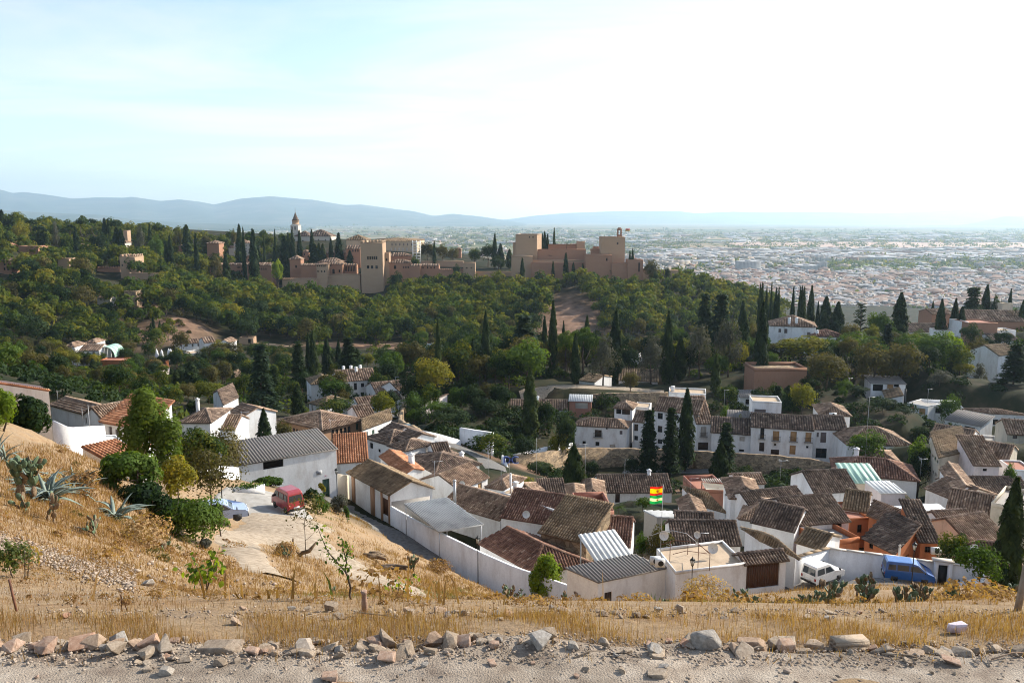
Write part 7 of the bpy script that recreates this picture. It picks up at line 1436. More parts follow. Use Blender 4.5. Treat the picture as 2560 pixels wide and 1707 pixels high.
# the ones that stand out by themselves: (x, y, width) in photo pixels
for (c,cx,cy_,w,Y,me,asp,lb) in [
 (9,1930,1240,350,5.55,SLABS[0],1.1,'big flat sand-coloured slab lying on top of the rubble row'),(9,1510,1345,110,5.35,ROCKS[0],1.3,'upright squarish stone below the end of the big flat slab'),(9,1610,1375,130,5.25,ROCKS[1],1,'tilted block just right of the upright squarish stone'),(9,1280,1400,95,5.2,SLABS[1],1.6,'small reddish-cut block alone at the edge of the track'),(9,1280,1470,100,5.0,ROCKS[2],1,'pale angular stone lying apart on the track'),(9,1455,1500,150,4.95,GREYS[0],.8,'hollow-looking grey mortar lump on the track'),(9,1920,1420,120,5.2,ROCKS[3],1,'rounded wedge stone under the big flat slab'),(9,2060,1390,80,5.3,ROCKS[4],1.4,'upright stone beside the rounded wedge'),(9,2200,1300,120,5.45,REDS[0],4,'round-topped pinkish stone at the right end of the big flat slab'),
 (9,370,1165,150,5.8,ROCKS[5],1.1,'large pale block at the left of the rubble row'),(9,190,1120,170,5.9,ROCKS[6],1.2,'big split rock at the left end of the rubble row'),(9,510,1130,120,5.85,SLABS[2],2,'leaning flat stone in the left of the rubble row'),(9,1520,1140,110,5.7,REDS[1],3,'leaning triangular terracotta shard'),(9,2080,1040,130,6.0,ROCKS[7],1,'whitish stone half buried in straw'),(9,1085,895,80,7.5,SLABS[3],2,'white-topped flat stone above the straw band'),(9,1290,785,110,11.0,GREYS[1],1.2,'grey boulder at the foot of the gravel bank'),
 (10,165,1285,140,5.45,ROCKS[8],1.2,'bright blocky stone next to the hollow brick shard'),(10,355,1290,120,5.4,SLABS[1],2,'brick-shaped stone in the middle rubble row'),(10,450,1310,140,5.35,SLABS[0],2,'wide flat-topped stone in the middle rubble row'),(10,70,1285,100,5.5,REDS[2],4,'broken hollow brick shard'),(10,1020,1255,90,5.5,SLABS[2],4,'white tilted tile standing among small stones'),(10,1520,1340,130,5.3,SLABS[3],2.2,'long flat slab near the centre of the track edge'),(10,1680,1350,120,5.25,ROCKS[1],0.8,'flat-topped stone right of the long slab'),(10,2075,1290,110,5.4,REDS[3],4,'reddish block at the right of the middle rubble row'),(10,1960,1250,120,5.5,ROCKS[2],1,'pale heaped stone beside the reddish block'),(10,2055,1445,90,4.9,REDS[0],3,'orange-brown pebble stone lying alone on the track'),(10,1470,1465,75,4.9,GREYS[2],1,'small pyramid stone alone on the track'),(10,640,1545,160,4.55,REDS[1],3,'pinkish stone cut by the lower picture edge'),
 (10,650,960,130,6.6,SLABS[2],3.5,'square grey slab standing in the upper stone row'),(10,450,980,70,6.6,SLABS[1],3,'round white stone in the upper stone row'),(10,1610,975,110,6.6,SLABS[0],2,'white flat slab at the right of the upper stone row'),(10,1720,1000,130,6.5,ROCKS[0],1,'long pale rock beside the white flat slab'),(10,510,1115,80,6.1,SLABS[3],3,'yellowish tile stone below the upper row'),(10,1345,1050,70,6.3,SLABS[2],5,'upright slab in the straw'),(10,720,1075,120,6.2,ROCKS[3],0.9,'flat grey rock in the straw'),
 (11,1700,1215,290,5.35,None,0.75,'large barrel-shaped grey boulder at the track edge'),(11,1915,1210,150,5.4,ROCKS[4],0.9,'sloping wedge rock right of the barrel-shaped boulder'),(11,2090,1190,240,5.45,SLABS[0],2.2,'lower slab of the stacked flat rocks'),(11,905,1335,80,5.05,GREYS[3],0.9,'rounded stone lying apart below the straw'),(11,1010,1270,90,5.3,SLABS[1],2,'flat-topped stone perched at the straw edge'),(11,530,1290,120,5.2,GREYS[0],1.1,'stacked grey lump with small stone on top'),(11,60,1250,90,5.4,ROCKS[5],1,'whitish stone at the straw edge'),(11,1290,1230,100,5.4,SLABS[3],2,'pale flat stone beside a dark hole'),(11,1255,1545,190,4.5,SLABS[2],1,'long smooth stone at the lower picture edge'),(11,950,1500,95,4.7,ROCKS[6],0.9,'angular stone on the open track'),(11,635,1485,75,4.75,ROCKS[7],1,'light wedge stone on the open track'),(11,1320,1480,110,4.75,GREYS[1],0.7,'low brown stone on the open track'),(11,345,1000,70,6.7,GREYS[2],1.6,'upright grey stone of the small cairn'),(11,420,995,70,6.7,REDS[2],4,'reddish stone next to the cairn stone'),(11,450,1070,120,6.4,SLABS[0],2,'white slab at the foot of the small cairn'),(11,1460,1070,70,6.4,SLABS[3],6,'leaning pointed stone right of the dry-stone pile'),(11,1265,1035,90,6.5,GREYS[3],1,'rounded grey stone on the dry-stone pile'),(11,230,1015,80,6.6,ROCKS[8],.8,'sloping pale stone left of the cairn'),
 (12,130,1160,240,5.5,SLABS[1],1.8,'upper slab of the stacked flat rocks'),(12,160,1235,180,5.4,REDS[3],5,'rust-coloured block carrying the stacked flat rocks'),(12,985,1240,250,5.35,ROCKS[0],1.25,'rounded sandy boulder next to the hollow brick'),(12,1065,1285,90,5.25,GREYS[0],0.6,'small flat stone leaning on the rounded sandy boulder'),(12,1205,1110,90,5.9,ROCKS[4],1.3,'roundish stone standing in the straw behind the rounded boulder'),(12,1460,1110,120,5.9,ROCKS[5],1,'pinkish pointed rock in the straw'),(12,340,1060,90,6.2,SLABS[2],2,'pale flat stone at the back of the straw'),(12,1590,1395,180,4.95,REDS[0],2,'flat purplish-brown stone on the track'),(12,1210,1358,80,5.0,SLABS[3],2,'whitish flake stone on the track'),(12,165,1490,80,4.7,GREYS[1],1,'little leaning stone on the open track'),(12,1420,1500,55,4.7,ROCKS[6],1,'small reddish stone on the open track'),(12,2080,1240,80,5.4,ROCKS[7],1,'pale cobble on the heap of rounded stones'),(12,320,1250,150,5.4,SLABS[0],1.4,'flat shards piled left of the hollow brick'),(12,1280,1290,170,5.3,SLABS[2],1,'long thin shard lying by the twigs'),(12,1600,1295,260,5.3,SLABS[1],0.6,'long thin weathered plank-like stone')]:
 px,py=q(c,cx,cy_); Y=3.0/math.tan(math.atan((py-PH/2)/FPX)+R(PITCH)) if py>1570 else Y
 if me is None:me=rock_mesh(97,M['rockgrey'],26,(1.0,0.62,0.85),0,0.12)
 stone(px,py,w*K,Y,lb,None,me,asp=asp,tilt=0.16,rot=(random.uniform(-0.3,0.3) if w>100 else None))
# the anonymous rubble of the two rows, largest 215
gr=np.random.default_rng(21); n_st=0
for k in range(235):
 row=gr.random()
 if row<0.6:px=gr.uniform(-60,1250) if gr.random()<0.72 else gr.uniform(1300,2600); Y=gr.normal(5.28,0.10); Y=min(max(Y,5.02),5.5); w=20+52*gr.random()**1.3
 elif row<0.9:px=gr.normal(gr.choice([250,760,1000,1130,1340,1640,2100]),150); Y=gr.normal(6.35,0.17); w=11+24*gr.random()**1.4
 else:px=gr.uniform(0,2560); Y=gr.uniform(4.6,5.2); w=gr.uniform(10,20)
 u=gr.random(); me=ROCKS[gr.integers(0,9)] if u<0.55 else SLABS[gr.integers(0,4)] if u<0.78 else REDS[gr.integers(0,4)] if u<0.93 else GREYS[gr.integers(0,4)]
 kind=('angular pale stone','angular pale stones') if u<0.55 else ('flat slab stone','flat slab stones') if u<0.78 else ('broken terracotta shard','terracotta shards') if u<0.93 else ('grey mortar lump','grey mortar lumps')
 where='of the rubble row along the track' if row<0.6 else 'of the upper stone row in the dry grass' if row<0.9 else 'scattered on the dusty track'
 o=stone(px,1600,w,Y,f'{kind[0]} {where}',f'{kind[1]} {where}',me,asp=(3.5 if 0.78<=u<0.93 else 1),tilt=0.5); n_st+=1
def gravel(name,n,areas,s0,s1,mat,seed):
 gg=np.random.default_rng(seed)
 ch=np.array([(1,0,0),(0,.8,.1),(-1,.1,0),(0,-.8,-.1),(.1,0,.6),(0,.1,-.6)]); cf=np.array([(0,1,4),(1,2,4),(2,3,4),(3,0,4),(1,0,5),(2,1,5),(3,2,5),(0,3,5)])
 Vs=[]; Ns=0; Fs=[]
 for (fn,k) in areas:
  xy=fn(gg,k); z=ground(xy[:,0],xy[:,1]); s=gg.uniform(s0,s1,k)*gg.uniform(0.5,1,k); a=gg.uniform(0,6.28,k); c,sn=np.cos(a),np.sin(a)
  jit=1+gg.normal(0,0.25,(k,6,3)); V=ch[None]*jit*s[:,None,None]
  X=V[:,:,0]*c[:,None]-V[:,:,1]*sn[:,None]+xy[:,0,None]; Yv=V[:,:,0]*sn[:,None]+V[:,:,1]*c[:,None]+xy[:,1,None]; Z=V[:,:,2]+z[:,None]+s[:,None]*0.3+0.012
  Vs.append(np.stack([X,Yv,Z],2).reshape(-1,3)); Fs.append((np.arange(k)[:,None,None]*6+cf[None]+Ns).reshape(-1,3)); Ns+=k*6
 Fa=np.concatenate(Fs); obj(name,mesh_np(name,np.concatenate(Vs),Fa,mat,np.repeat(gg.random(len(Fa)//8),8)),kind='stuff')
def band(px0,px1,Y0,Y1):
 def f(gg,k):Y=gg.uniform(Y0,Y1,k); return np.stack([(gg.uniform(px0,px1,k)-1280)/FPX*Y*1.18,Y],1)
 return f
M['chips']=mat_noise('gravel_chips',[(0.1,(0.14,0.105,0.08)),(0.4,(0.25,0.20,0.155)),(0.7,(0.35,0.285,0.225)),(0.95,(0.42,0.32,0.25))],9,3,0.95,attr=0.8,spec=0.1)
gravel('gravel',0,[(band(-100,2660,5.0,5.5),2800),(band(-100,2660,6.2,6.6),1100),(band(-100,2660,3.6,5.1),800),(band(-100,1400,6.6,13),1500)],0.006,0.022,M['chips'],31)
def bank(gg,k):
 t=gg.random(k); return on_ground_many(-60+400*t,1345+105*t+gg.normal(0,15,k),6,40)
gravel('gravel_bank',0,[(bank,2800)],0.015,0.06,M['chips'],33)
def slope_pt(gg,k):return on_ground_many(gg.uniform(300,1300,k),gg.uniform(1330,1470,k),18)
gravel('slope_gravel',0,[(slope_pt,500)],0.03,0.11,M['chips'],35)

# ---- dry grass
M['straw']=mat_leaf('dry_straw',[(0.0,(0.11,0.055,0.025)),(0.4,(0.25,0.145,0.065)),(0.7,(0.37,0.255,0.13)),(1.0,(0.46,0.36,0.22))],0.3,0.8)
M['straw2']=mat_leaf('grey_green_weed',[(0.0,(0.05,0.065,0.022)),(0.5,(0.10,0.125,0.04)),(1.0,(0.20,0.19,0.07))],0.35,0.8)
_path=np.concatenate([p[:,:3] if p.shape[1]==3 else np.stack([p[:,0],p[:,1],p[:,3]],1) for p in PATHS[:3]])
def off_path(x,y):
 d=np.full(len(x),1e9)
 for i in range(0,len(_path),1):d=np.minimum(d,np.hypot(x-_path[i,0],y-_path[i,1])-_path[i,2]/2)
 park=((x>-26) & (x<-16) & (y>60) & (y<73))
 return (d>0.1) & ~park
def grass(name,xy,h0,h1,wd,mat,seed,lean=0.35,tuft=1,spread=0.05):
 gg=np.random.default_rng(seed); xy=np.repeat(xy,tuft,0); n=len(xy); xy=xy+gg.normal(0,spread,(n,2))*(tuft>1); z=ground(xy[:,0],xy[:,1])-0.01
 h=gg.uniform(h0,h1,n)*np.where(gg.random(n)<0.15,1.5,1)*np.where(xy[:,1]>7.6,np.clip(xy[:,1]/45,0.13,1),1); a=gg.uniform(0,6.28,n); l=np.abs(gg.normal(0,lean,n)); d=np.stack([np.cos(a),np.sin(a)],1); s=gg.uniform(0,6.28,n); sd_=np.stack([np.cos(s),np.sin(s)],1)*wd*gg.uniform(0.6,1.4,(n,1))*np.where(xy[:,1:]>7.6,np.clip(xy[:,1:]/40,.18,1),1)
 B=np.concatenate([xy,z[:,None]],1); mid=np.concatenate([xy+d*(h*l*0.35)[:,None],(z+h*0.6)[:,None]],1); tip=np.concatenate([xy+d*(h*l)[:,None],(z+h*np.sqrt(np.clip(1-l*l*.6,.2,1)))[:,None]],1)
 s3=np.concatenate([sd_,np.zeros((n,1))],1); V=np.stack([B-s3,B+s3,mid+s3*.7,mid-s3*.7,tip],1).reshape(-1,3); i=np.arange(n)[:,None]*5
 Fq=np.concatenate([i+np.array([[0,1,2,3]])]); Ft=i+np.array([[3,2,4]])
 loops=np.concatenate([np.concatenate([Fq,Ft],1)]).reshape(-1)
 me=bpy.data.meshes.new(name); me.vertices.add(len(V)); me.vertices.foreach_set('co',V.astype(np.float32).ravel()); me.loops.add(len(loops)); me.loops.foreach_set('vertex_index',loops.astype(np.int32)); me.polygons.add(2*n)
 st=np.empty(2*n,np.int32); st[0::2]=np.arange(n)*7; st[1::2]=np.arange(n)*7+4; me.polygons.foreach_set('loop_start',st); me.materials.append(mat)
 at_=me.attributes.new('rnd','FLOAT','FACE'); at_.data.foreach_set('value',np.repeat(np.clip(gg.normal(0.5,0.25,n),0,1),2).astype(np.float32)); me.update(calc_edges=True)
 obj(name,me,kind='stuff')
gg_=np.random.default_rng(51)
def pick(n,px0,px1,Y0,Y1,pw=1.0,clump=None):
 Y=Y0+(Y1-Y0)*gg_.random(n)**pw; px=gg_.uniform(px0,px1,n); x=(px-1280)/FPX*Y*1.18
 if clump is not None:
  v=np.sin(x*clump+1.3)*np.sin(Y*clump*1.3+x*clump*.4)+np.sin(x*clump*2.3+Y*clump*1.7)*.6; keep=v+gg_.normal(0,0.5,n)>-0.15; x,Y=x[keep],Y[keep]
 return np.stack([x,Y],1)
def free(xy):return xy[off_path(xy[:,0],xy[:,1])]
grass('dry_grass',pick(27000,-120,2680,5.38,6.3,1,2.5),0.05,0.125,0.0018,M['straw'],61)
grass('dry_grass_row',pick(4200,-120,2680,6.5,7.6,1,2.0),0.04,0.10,0.0024,M['straw'],62)
grass('dry_grass_left',free(pick(15000,-120,1080,7.7,17,1,0.9)),0.14,0.36,0.011,M['straw'],67,0.6,2,0.05)
grass('dry_grass_lip',pick(1200,-120,2680,5.0,5.4,1,1.5),0.03,0.11,0.0022,M['straw'],63,0.7)
grass('dry_grass_slope',free(pick(30000,1080,2700,7.7,58,0.8,0.5)),0.18,0.42,0.011,M['straw'],64,0.5,2,0.10)
def scr(n,px0,px1,py0,py1,y0=6,y1=75):
 return on_ground_many(gg_.uniform(px0,px1,n),gg_.uniform(py0,py1,n),y0,y1)
_sl=np.concatenate([scr(700,-60,330,1120,1330,8,60),scr(500,100,420,1250,1450,8,60),scr(1000,450,1300,1380,1520),scr(420,960,1460,1300,1500,20,80),scr(160,760,960,1250,1400,40,80)])
_sl=np.repeat(_sl,5,0)+gg_.normal(0,0.55,(len(_sl)*5,2)); _sl=free(_sl); _sl=_sl[_sl[:,1]>7.75]
_dd=np.hypot(_sl[:,0],_sl[:,1])
grass('dry_grass_bank',_sl,0.14,0.40,0.012,M['straw'],65,0.6,5,0.16)
thicket('low_straw',[(-60,2620,7.0,11,130)],M['straw'],60,0.03,0.12,0.012)
thicket('dry_scrub',[(950,2600,8.5,20,34),(1000,2600,20,45,60),(-50,950,8.5,18,8),(100,600,20,45,26),(900,1250,45,66,26)],M['straw'],130,0.12,0.42,0.035)
thicket('brown_scrub',[(1650,2600,14,32,40),(1050,1400,20,60,30),(150,500,22,45,14)],M['lf_olive'],110,0.12,0.40,0.035)
_wd=np.concatenate([scr(26,790,930,1495,1525,8,40),scr(46,740,900,1240,1330,50,85),scr(30,1050,1180,1470,1500,20,60),scr(8,1720,1880,1530,1545,8,40)])
_wd=np.repeat(_wd,8,0)+gg_.normal(0,0.25,(len(_wd)*8,2))
grass('green_weeds',_wd[_wd[:,1]>7.7],0.12,0.34,0.010,M['straw2'],66,0.6,3,0.07)

# ---- posts, brick, bag
p=at(912,6.35)
r=thing('clay_pipe','upright terracotta drainpipe stuck in the straw between the stone rows','pipe',tuple(p)); m=MB().lathe((0,0,-0.05),[(0.030,0),(0.024,0.2),(0.022,0.245),(0.026,0.25),(0.026,0.275),(0.018,0.276)],14); obj('pipe_body',m.mesh('pipe_body',M['rockred'],True),r)
p=at(45,6.6); o=obj('iron_stake',MB().tube([(0,0,-.1),(-0.05,0,.30)],0.011,6).mesh('iron_stake',M['rust'])); o.location=p; tag(o,'thin rusty iron stake leaning at the left edge','stake')
p=at(2548,6.6); o=obj('wooden_post',MB().box((0,0,.16),(.022,0,0),(0,.018,0),(0.025,0,.26)).mesh('wooden_post',M['rock'])); o.location=p; tag(o,'weathered wooden post at the right edge','post')
p=at(305,6.6); o=obj('wire_bracket',MB().tube([(0,0,-.05),(0.0,0,.16),(.05,0,0)],0.005,5).mesh('wire_bracket',M['rust'])); o.location=p; tag(o,'small bent rusty wire standing in the straw','wire')
p=at(*[q(12,705,1240)[0],5.35]); r=thing('hollow_brick','long pale hollow clay brick with square holes in its end','brick',tuple(p),rz=0.1)
m=MB(); l,w_,h_=0.125,0.05,0.042; t=0.007
for zz in (0.0,h_,2*h_):m.box((0,0,zz+t/2),(l,0,0),(0,w_,0),(0,0,t/2*1.0))
for yy in (-w_+t/2,0,w_-t/2):
 for zz in (t,h_+t):m.box((0,yy,(zz+(h_ if zz<h_ else 2*h_))/2),(l,0,0),(0,t/2,0),(0,0,((h_ if zz<h_ else 2*h_)-zz)/2))
obj('brick_body',m.mesh('brick_body',M['rock']),r)
me=rock_mesh(123,mat_plain('white_plastic_film',(0.62,0.52,0.55),0.35),30,(1,.7,.8),0,.1); p=at(q(12,1640,1180)[0],5.75); o=obj('plastic_bag',me); o.location=p+(0,0,.05); o.scale=(.085,.06,.06); tag(o,'crumpled pinkish white plastic bag in the straw','bag')
for k,(c,cx,cy_,a,l,lb) in enumerate([(11,680,1425,0.35,.12,'dry dark twig lying on the track left of its curved twin'),(11,980,1420,-0.3,.12,'curved dark twig lying on the track'),(12,1900,1310,1.2,.12,'forked pale root on the track at the right'),(12,1240,1330,-0.4,.18,'long thin pale branch under the rounded boulder'),(10,1150,1160,-0.4,.30,'long dry branch lying across the straw'),(10,430,1150,0.8,.16,'dry stalk leaning in the straw'),(12,2150,1400,0.2,.2,'dry stick at the right edge of the track')]):
 px,py=q(c,cx,cy_); Y=5.1 if cy_>1250 else 6.1; p=at(px,Y); d=np.array([math.cos(a),math.sin(a),0]); m=MB().tube([-d*l+(0,0,.01),(0,0.02,.03),d*l+(0,0,.015)],[.006,.005,.002],5); o=obj('twig',m.mesh('twig',M['rock'] if 'pale' in lb or 'dry' in lb else M['bark'])); o.location=p; tag(o,lb,'twig')

# ---- plants of the slope
M['pad']=mat_noise('prickly_pear_skin',[(0.3,(0.055,0.085,0.045)),(0.6,(0.10,0.14,0.075)),(0.8,(0.20,0.17,0.09))],9,5,0.6,spec=0.3,bump=0.2)
M['paddry']=mat_noise('withered_cactus',[(0.3,(0.10,0.065,0.04)),(0.7,(0.24,0.17,0.10))],9,5,0.9,bump=0.4)
M['agave']=mat_noise('blue_agave_leaf',[(0.3,(0.12,0.15,0.125)),(0.6,(0.20,0.245,0.205)),(0.8,(0.31,0.34,0.28))],5,5,0.55,spec=0.3)
def pad_mesh(mat):
 m=MB(); V=[]; F_=[]; nu,nv=8,5
 for j in range(nv+1):
  t=j/nv*math.pi; 
  for i in range(nu):a=i/nu*6.283; V.append((math.sin(t)*math.cos(a)*0.40,math.sin(t)*math.sin(a)*0.10,0.5-0.5*math.cos(t)*(1)))
 for j in range(nv):
  for i in range(nu):k=(i+1)%nu; F_.append([j*nu+i,j*nu+k,(j+1)*nu+k,(j+1)*nu+i])
 return mesh_np('pad',V,F_,mat,smooth=True)
PADM,PADD=pad_mesh(M['pad']),pad_mesh(M['paddry'])
def prickly(px,Y,hgt,n,label,seed,dry=0.2,wide=0.8):
 g4=random.Random(seed); p=at(px,Y); hgt=min(max(P(px,hgt,Y)[2]-p[2],.8),4); r=thing('prickly_pear',label,'cactus',tuple(p),'prickly pears of the dry slope'); nodes=[]
 L_=min(.38,max(.22,hgt/4.6)); n=int(n*1.9)
 for k in range(max(3,n//15)):nodes.append((Vector((g4.uniform(-wide,wide),g4.uniform(-.3,.3),-0.05)),Vector((g4.uniform(-.35,.35),g4.uniform(-.3,.3),1)).normalized(),0))
 cnt=0
 while nodes and cnt<n:
  b,d,lv=nodes.pop(0)
  s=L_*g4.uniform(0.8,1.15); o=obj('pad',PADD if (lv==0 or g4.random()<dry) else PADM,r); o.location=b; o.scale=(s*(0.75 if lv else 0.5),s*(1.0 if lv else 2.2),s*(1 if lv else 1.25))
  o.rotation_euler=(d.to_track_quat('Z','Y') @ Matrix.Rotation(g4.uniform(0,3.14),3,'Z').to_quaternion()).to_euler(); cnt+=1; tip=b+d*s*(1 if lv else 1.25)
  for _ in range(g4.choice([1,2,2,3])):
   if tip.z<hgt:nodes.append((tip-d*s*.06,(d+Vector((g4.uniform(-.9,.9),g4.uniform(-.7,.7),g4.uniform(0.0,.7)))).normalized(),lv+1))
 return r
for c in [(12,400,27,760,40,'prickly pear with dense crown below the parked white van',.25,.9),(12,640,29,640,46,'tallest prickly pear clump below the white van bonnet',.3,1.0),(12,900,28,700,34,'sprawling prickly pear left of the blue van',.35,1.1),(12,1230,27,690,44,'big prickly pear clump right under the blue van',.35,1.0),(12,1400,27,930,18,'low prickly pear at the foot of the blue van clump',.2,.5),(12,1600,32,670,24,'upright prickly pear under the black wall door',.2,.5),(12,2090,26,740,34,'prickly pear right of the small leafy tree',.2,.8),(12,40,29,780,22,'prickly pear left of the dense-crowned one',.2,.6),(12,190,29,800,16,'narrow prickly pear in the golden grass',.3,.4),(11,2060,30,790,26,'prickly pear in the golden grass below the plank gate',.2,.6),(11,1360,34,850,12,'dark prickly pear behind the yucca',.2,.3),(11,400,45,770,30,'drooping dry prickly pear before the barred doorway',.6,.9),(11,40,46,850,16,'small dark prickly pear by the curve of the lane wall',.3,.5),
   (5,80,27,940,40,'large prickly pear at the left edge beside the agaves',.15,1.0),(5,470,24,1270,22,'tall bare-stemmed prickly pear under the agave',.6,.9),(9,870,25,190,16,'lone prickly pear in the grass below the agaves',.3,.4),(9,1450,27,385,6,'single thin prickly pear stem on the bare slope',.2,.05),(13,260,58,880,22,'drooping prickly pear by the lane above the lamp',.25,.4),(13,1085,58,1185,12,'withered prickly pear stump beside the lane wall',.7,.4),(10,690,30,735,5,'tiny prickly pear shoot on the slope',.2,.1),(10,260,42,370,8,'thin green cactus shoots beside the forked stump',.1,.3),(10,2190,44,640,10,'shaggy dry plant against the lane wall',.6,.4)]:
 prickly(*q(c[0],c[1],0)[:1],c[2],q(c[0],0,c[3])[1],c[4],c[5],int(c[1]+c[2]*10),c[6],c[7])
def agave_leaf(seed):
 gg=np.random.default_rng(seed); n=7; V=[]; F_=[]; dr=gg.uniform(0.1,0.75)
 for i in range(n):
  t=i/(n-1); w=0.052*(0.75+0.5*math.sin(t*2.6))*(1-t**2.2)+0.002; x=t; z=0.10*math.sin(t*3)-dr*t*t*.55
  V+=[(x,-w,z+w*.35),(x,0,z-w*.12),(x,w,z+w*.35),(x,0,z-w*.45)]
 for i in range(n-1):
  a=i*4; F_+=[[a,a+4,a+5,a+1],[a+1,a+5,a+6,a+2],[a+2,a+6,a+7,a+3],[a+3,a+7,a+4,a]]
 return mesh_np('leaf',V,F_,M['agave'],smooth=True)
AGL=[agave_leaf(i) for i in range(5)]
def agave(px,Y,L_,n,label,seed,mat=None,up=0.35):
 g4=random.Random(seed); p=at(px,Y); r=thing('agave',label,'agave',tuple(p),'blue-grey agaves')
 for k in range(n):
  o=obj('leaf',AGL[k%5],r); t=k/n; o.location=(g4.uniform(-.1,.1)*L_,g4.uniform(-.1,.1)*L_,0.05+0.12*L_*t); o.rotation_euler=(g4.uniform(-.4,.4),-(0.05+up*2.6*t*g4.uniform(.6,1.1)),k*2.4+g4.uniform(-.2,.2)); s=L_*g4.uniform(.75,1.15); o.scale=(s,s,s)
agave(q(5,420,0)[0],29,1.45,46,'largest blue-grey agave with long curling leaves',1); agave(q(5,300,0)[0],31,1.3,32,'smaller blue-grey agave left of the largest one',2); agave(q(5,1020,0)[0],33,1.35,34,'blue-grey agave beside the dark leafy bush',3); agave(q(5,640,0)[0],34,1.5,18,'agave with upright leaves between the two big ones',4,up=.5); agave(q(5,20,0)[0],36,1.3,14,'agave tip at the left edge above the grass',5,up=.5)
AGL_g=mat_plain('yucca_leaf',(0.13,0.20,0.04),0.6)
p=at(q(11,1225,0)[0],17); r=thing('yucca','bright green spiky yucca on the crest of the straw slope','yucca',tuple(p))
for k in range(26):
 a=k*2.4; t=k/26; m=MB(); d=np.array([math.cos(a)*(1-t*.8),math.sin(a)*(1-t*.8),.35+t]); d/=np.linalg.norm(d); s=np.cross(d,[0,0,1]); s=s/(np.linalg.norm(s)+1e-9)*.018; L_=.62; m.add([-s,s,d*L_*.55+s*1.2,d*L_*.55-s*1.2,d*L_+(0,0,-.04)],[[0,1,2,3],[3,2,4]]); obj('leaf',m.mesh('leaf',AGL_g),r)
# leafy shrubs and trees of the slope
def near_tree(px,Y,hgt,wid,label,kind,n,size,seed,cz=0.62,trunk=0.05,name='leafy_tree',lobes=0.34,hollow=0.5,K_=30,sq=None,stems=1,lean=0.0):
 p=at(px,Y)
 if isinstance(hgt,tuple):hgt=max(P(px,q(hgt[0],0,hgt[1])[1],Y)[2]-p[2],0.5); wid=wid*K*Y/FPX
 r=thing(name,label,'tree' if hgt>2 else 'shrub',tuple(p),'trees and shrubs of the near slope'); g4=np.random.default_rng(seed)
 for s in range(stems):
  m=MB(); a=s*2.4+1; t0=np.array([math.cos(a),math.sin(a),0])*(0.25*wid*(stems>1)); top=np.array([lean*hgt,0,hgt*.85])+t0*1.2; pts=[t0*.2-(0,0,.3),t0*.6+top*.3,top*.65+t0*.3,top]; m.tube(pts,[trunk,trunk*.8,trunk*.55,trunk*.15],7)
  for k in range(7):
   b=pts[1]+(pts[3]-pts[1])*g4.uniform(0,.8); aa=g4.uniform(0,6.28); e=b+np.array([math.cos(aa)*wid*.36,math.sin(aa)*wid*.36,hgt*g4.uniform(.08,.25)]); m.tube([b,(b+e)/2+(0,0,-.03*hgt),e],[trunk*.45,trunk*.3,trunk*.1],5)
  obj('trunk',m.mesh('trunk',M['bark'],True),r)
 V,Fq,t=clump_crown(g4,K_,n,lobes=lobes,size=1,squash=1.0,hollow=hollow)
 ce=V.reshape(-1,4,3).mean(1,keepdims=True); sc=np.array([wid/2,wid/2,hgt*(1-cz)*1.05 if sq is None else sq]); C2=ce*sc; q4=(V.reshape(-1,4,3)-ce)*size+C2
 q4=q4+np.array([lean*hgt*.8,0,hgt*cz]); me=mesh_np('crown',q4.reshape(-1,3),Fq,M[kind],t); obj('crown',me,r); return r
near_tree(q(5,1300,0)[0],58,(5,385),420,'tall feathery pine standing in front of the terracotta-roofed house','lf_pine',11000,0.10,1,.56,.16,'pine_tree',.30,.5,34)
near_tree(q(5,1490,0)[0],57,(5,680),320,'sparser side pine right of the feathery pine','lf_pine',2600,0.10,2,.55,.10,'pine_tree',.32,.5,20)
near_tree(q(5,1130,0)[0],42,(5,1000),480,'dense round dark green bush by the agave','lf_green',8000,0.085,3,.50,.08,'bush',.36,.6,30,stems=3)
near_tree(q(5,1270,0)[0],40,(5,1270),400,'lower dark green skirt of the dense round bush','lf_wood',3500,0.08,4,.48,.06,'bush',.36,.6,20,stems=3)
near_tree(q(9,1480,0)[0],42,(9,0),540,'spreading deep green shrub beside the parking place','lf_green',7000,0.07,5,.48,.06,'bush',.36,.55,28,stems=4)
near_tree(q(9,1700,0)[0],41,(9,-10),560,'lacy deep green shrub nearest the light blue car','lf_green',5000,0.065,6,.48,.05,'bush',.34,.55,26,stems=4)
near_tree(q(5,1850,0)[0],56,(5,920),500,'airy thin-leaved tree at the edge of the parking place','lf_olive',2600,0.085,7,.60,.09,'airy_tree',.30,.4,40)
near_tree(q(5,1560,0)[0],52,(5,1010),320,'sparse yellowing tree between the pine and the airy tree','lf_yellow',2400,0.085,8,.55,.06,'airy_tree',.3,.4,34)
near_tree(q(5,1740,0)[0],74,(5,780),420,'vine-covered mound over the grey garden wall','lf_wood',5000,0.11,9,.45,.08,'bush',.36,.6,24,stems=2)
near_tree(q(5,2010,0)[0],82,(5,760),380,'reddish-tinged creeper mass at the end of the ribbed roof','lf_olive',4000,0.12,10,.5,.08,'bush',.36,.6,24,stems=2)
near_tree(q(5,280,0)[0],50,(5,480),330,'leafy fruit tree in front of the long blank wall','lf_wood',5200,0.10,11,.52,.09,'leafy_tree',.34,.5,26)
near_tree(q(5,0,0)[0],44,(5,430),300,'bright yellow-green feathery bush at the left edge','lf_lime',6500,0.06,12,.46,.06,'bush',.34,.6,26,stems=2)
near_tree(q(9,1930,0)[0],45,(9,-10),100,'narrow young cypress leaning beside the light blue car','lf_dark',2600,0.06,13,.55,.05,'young_cypress',.34,.3,14,lean=-.12)
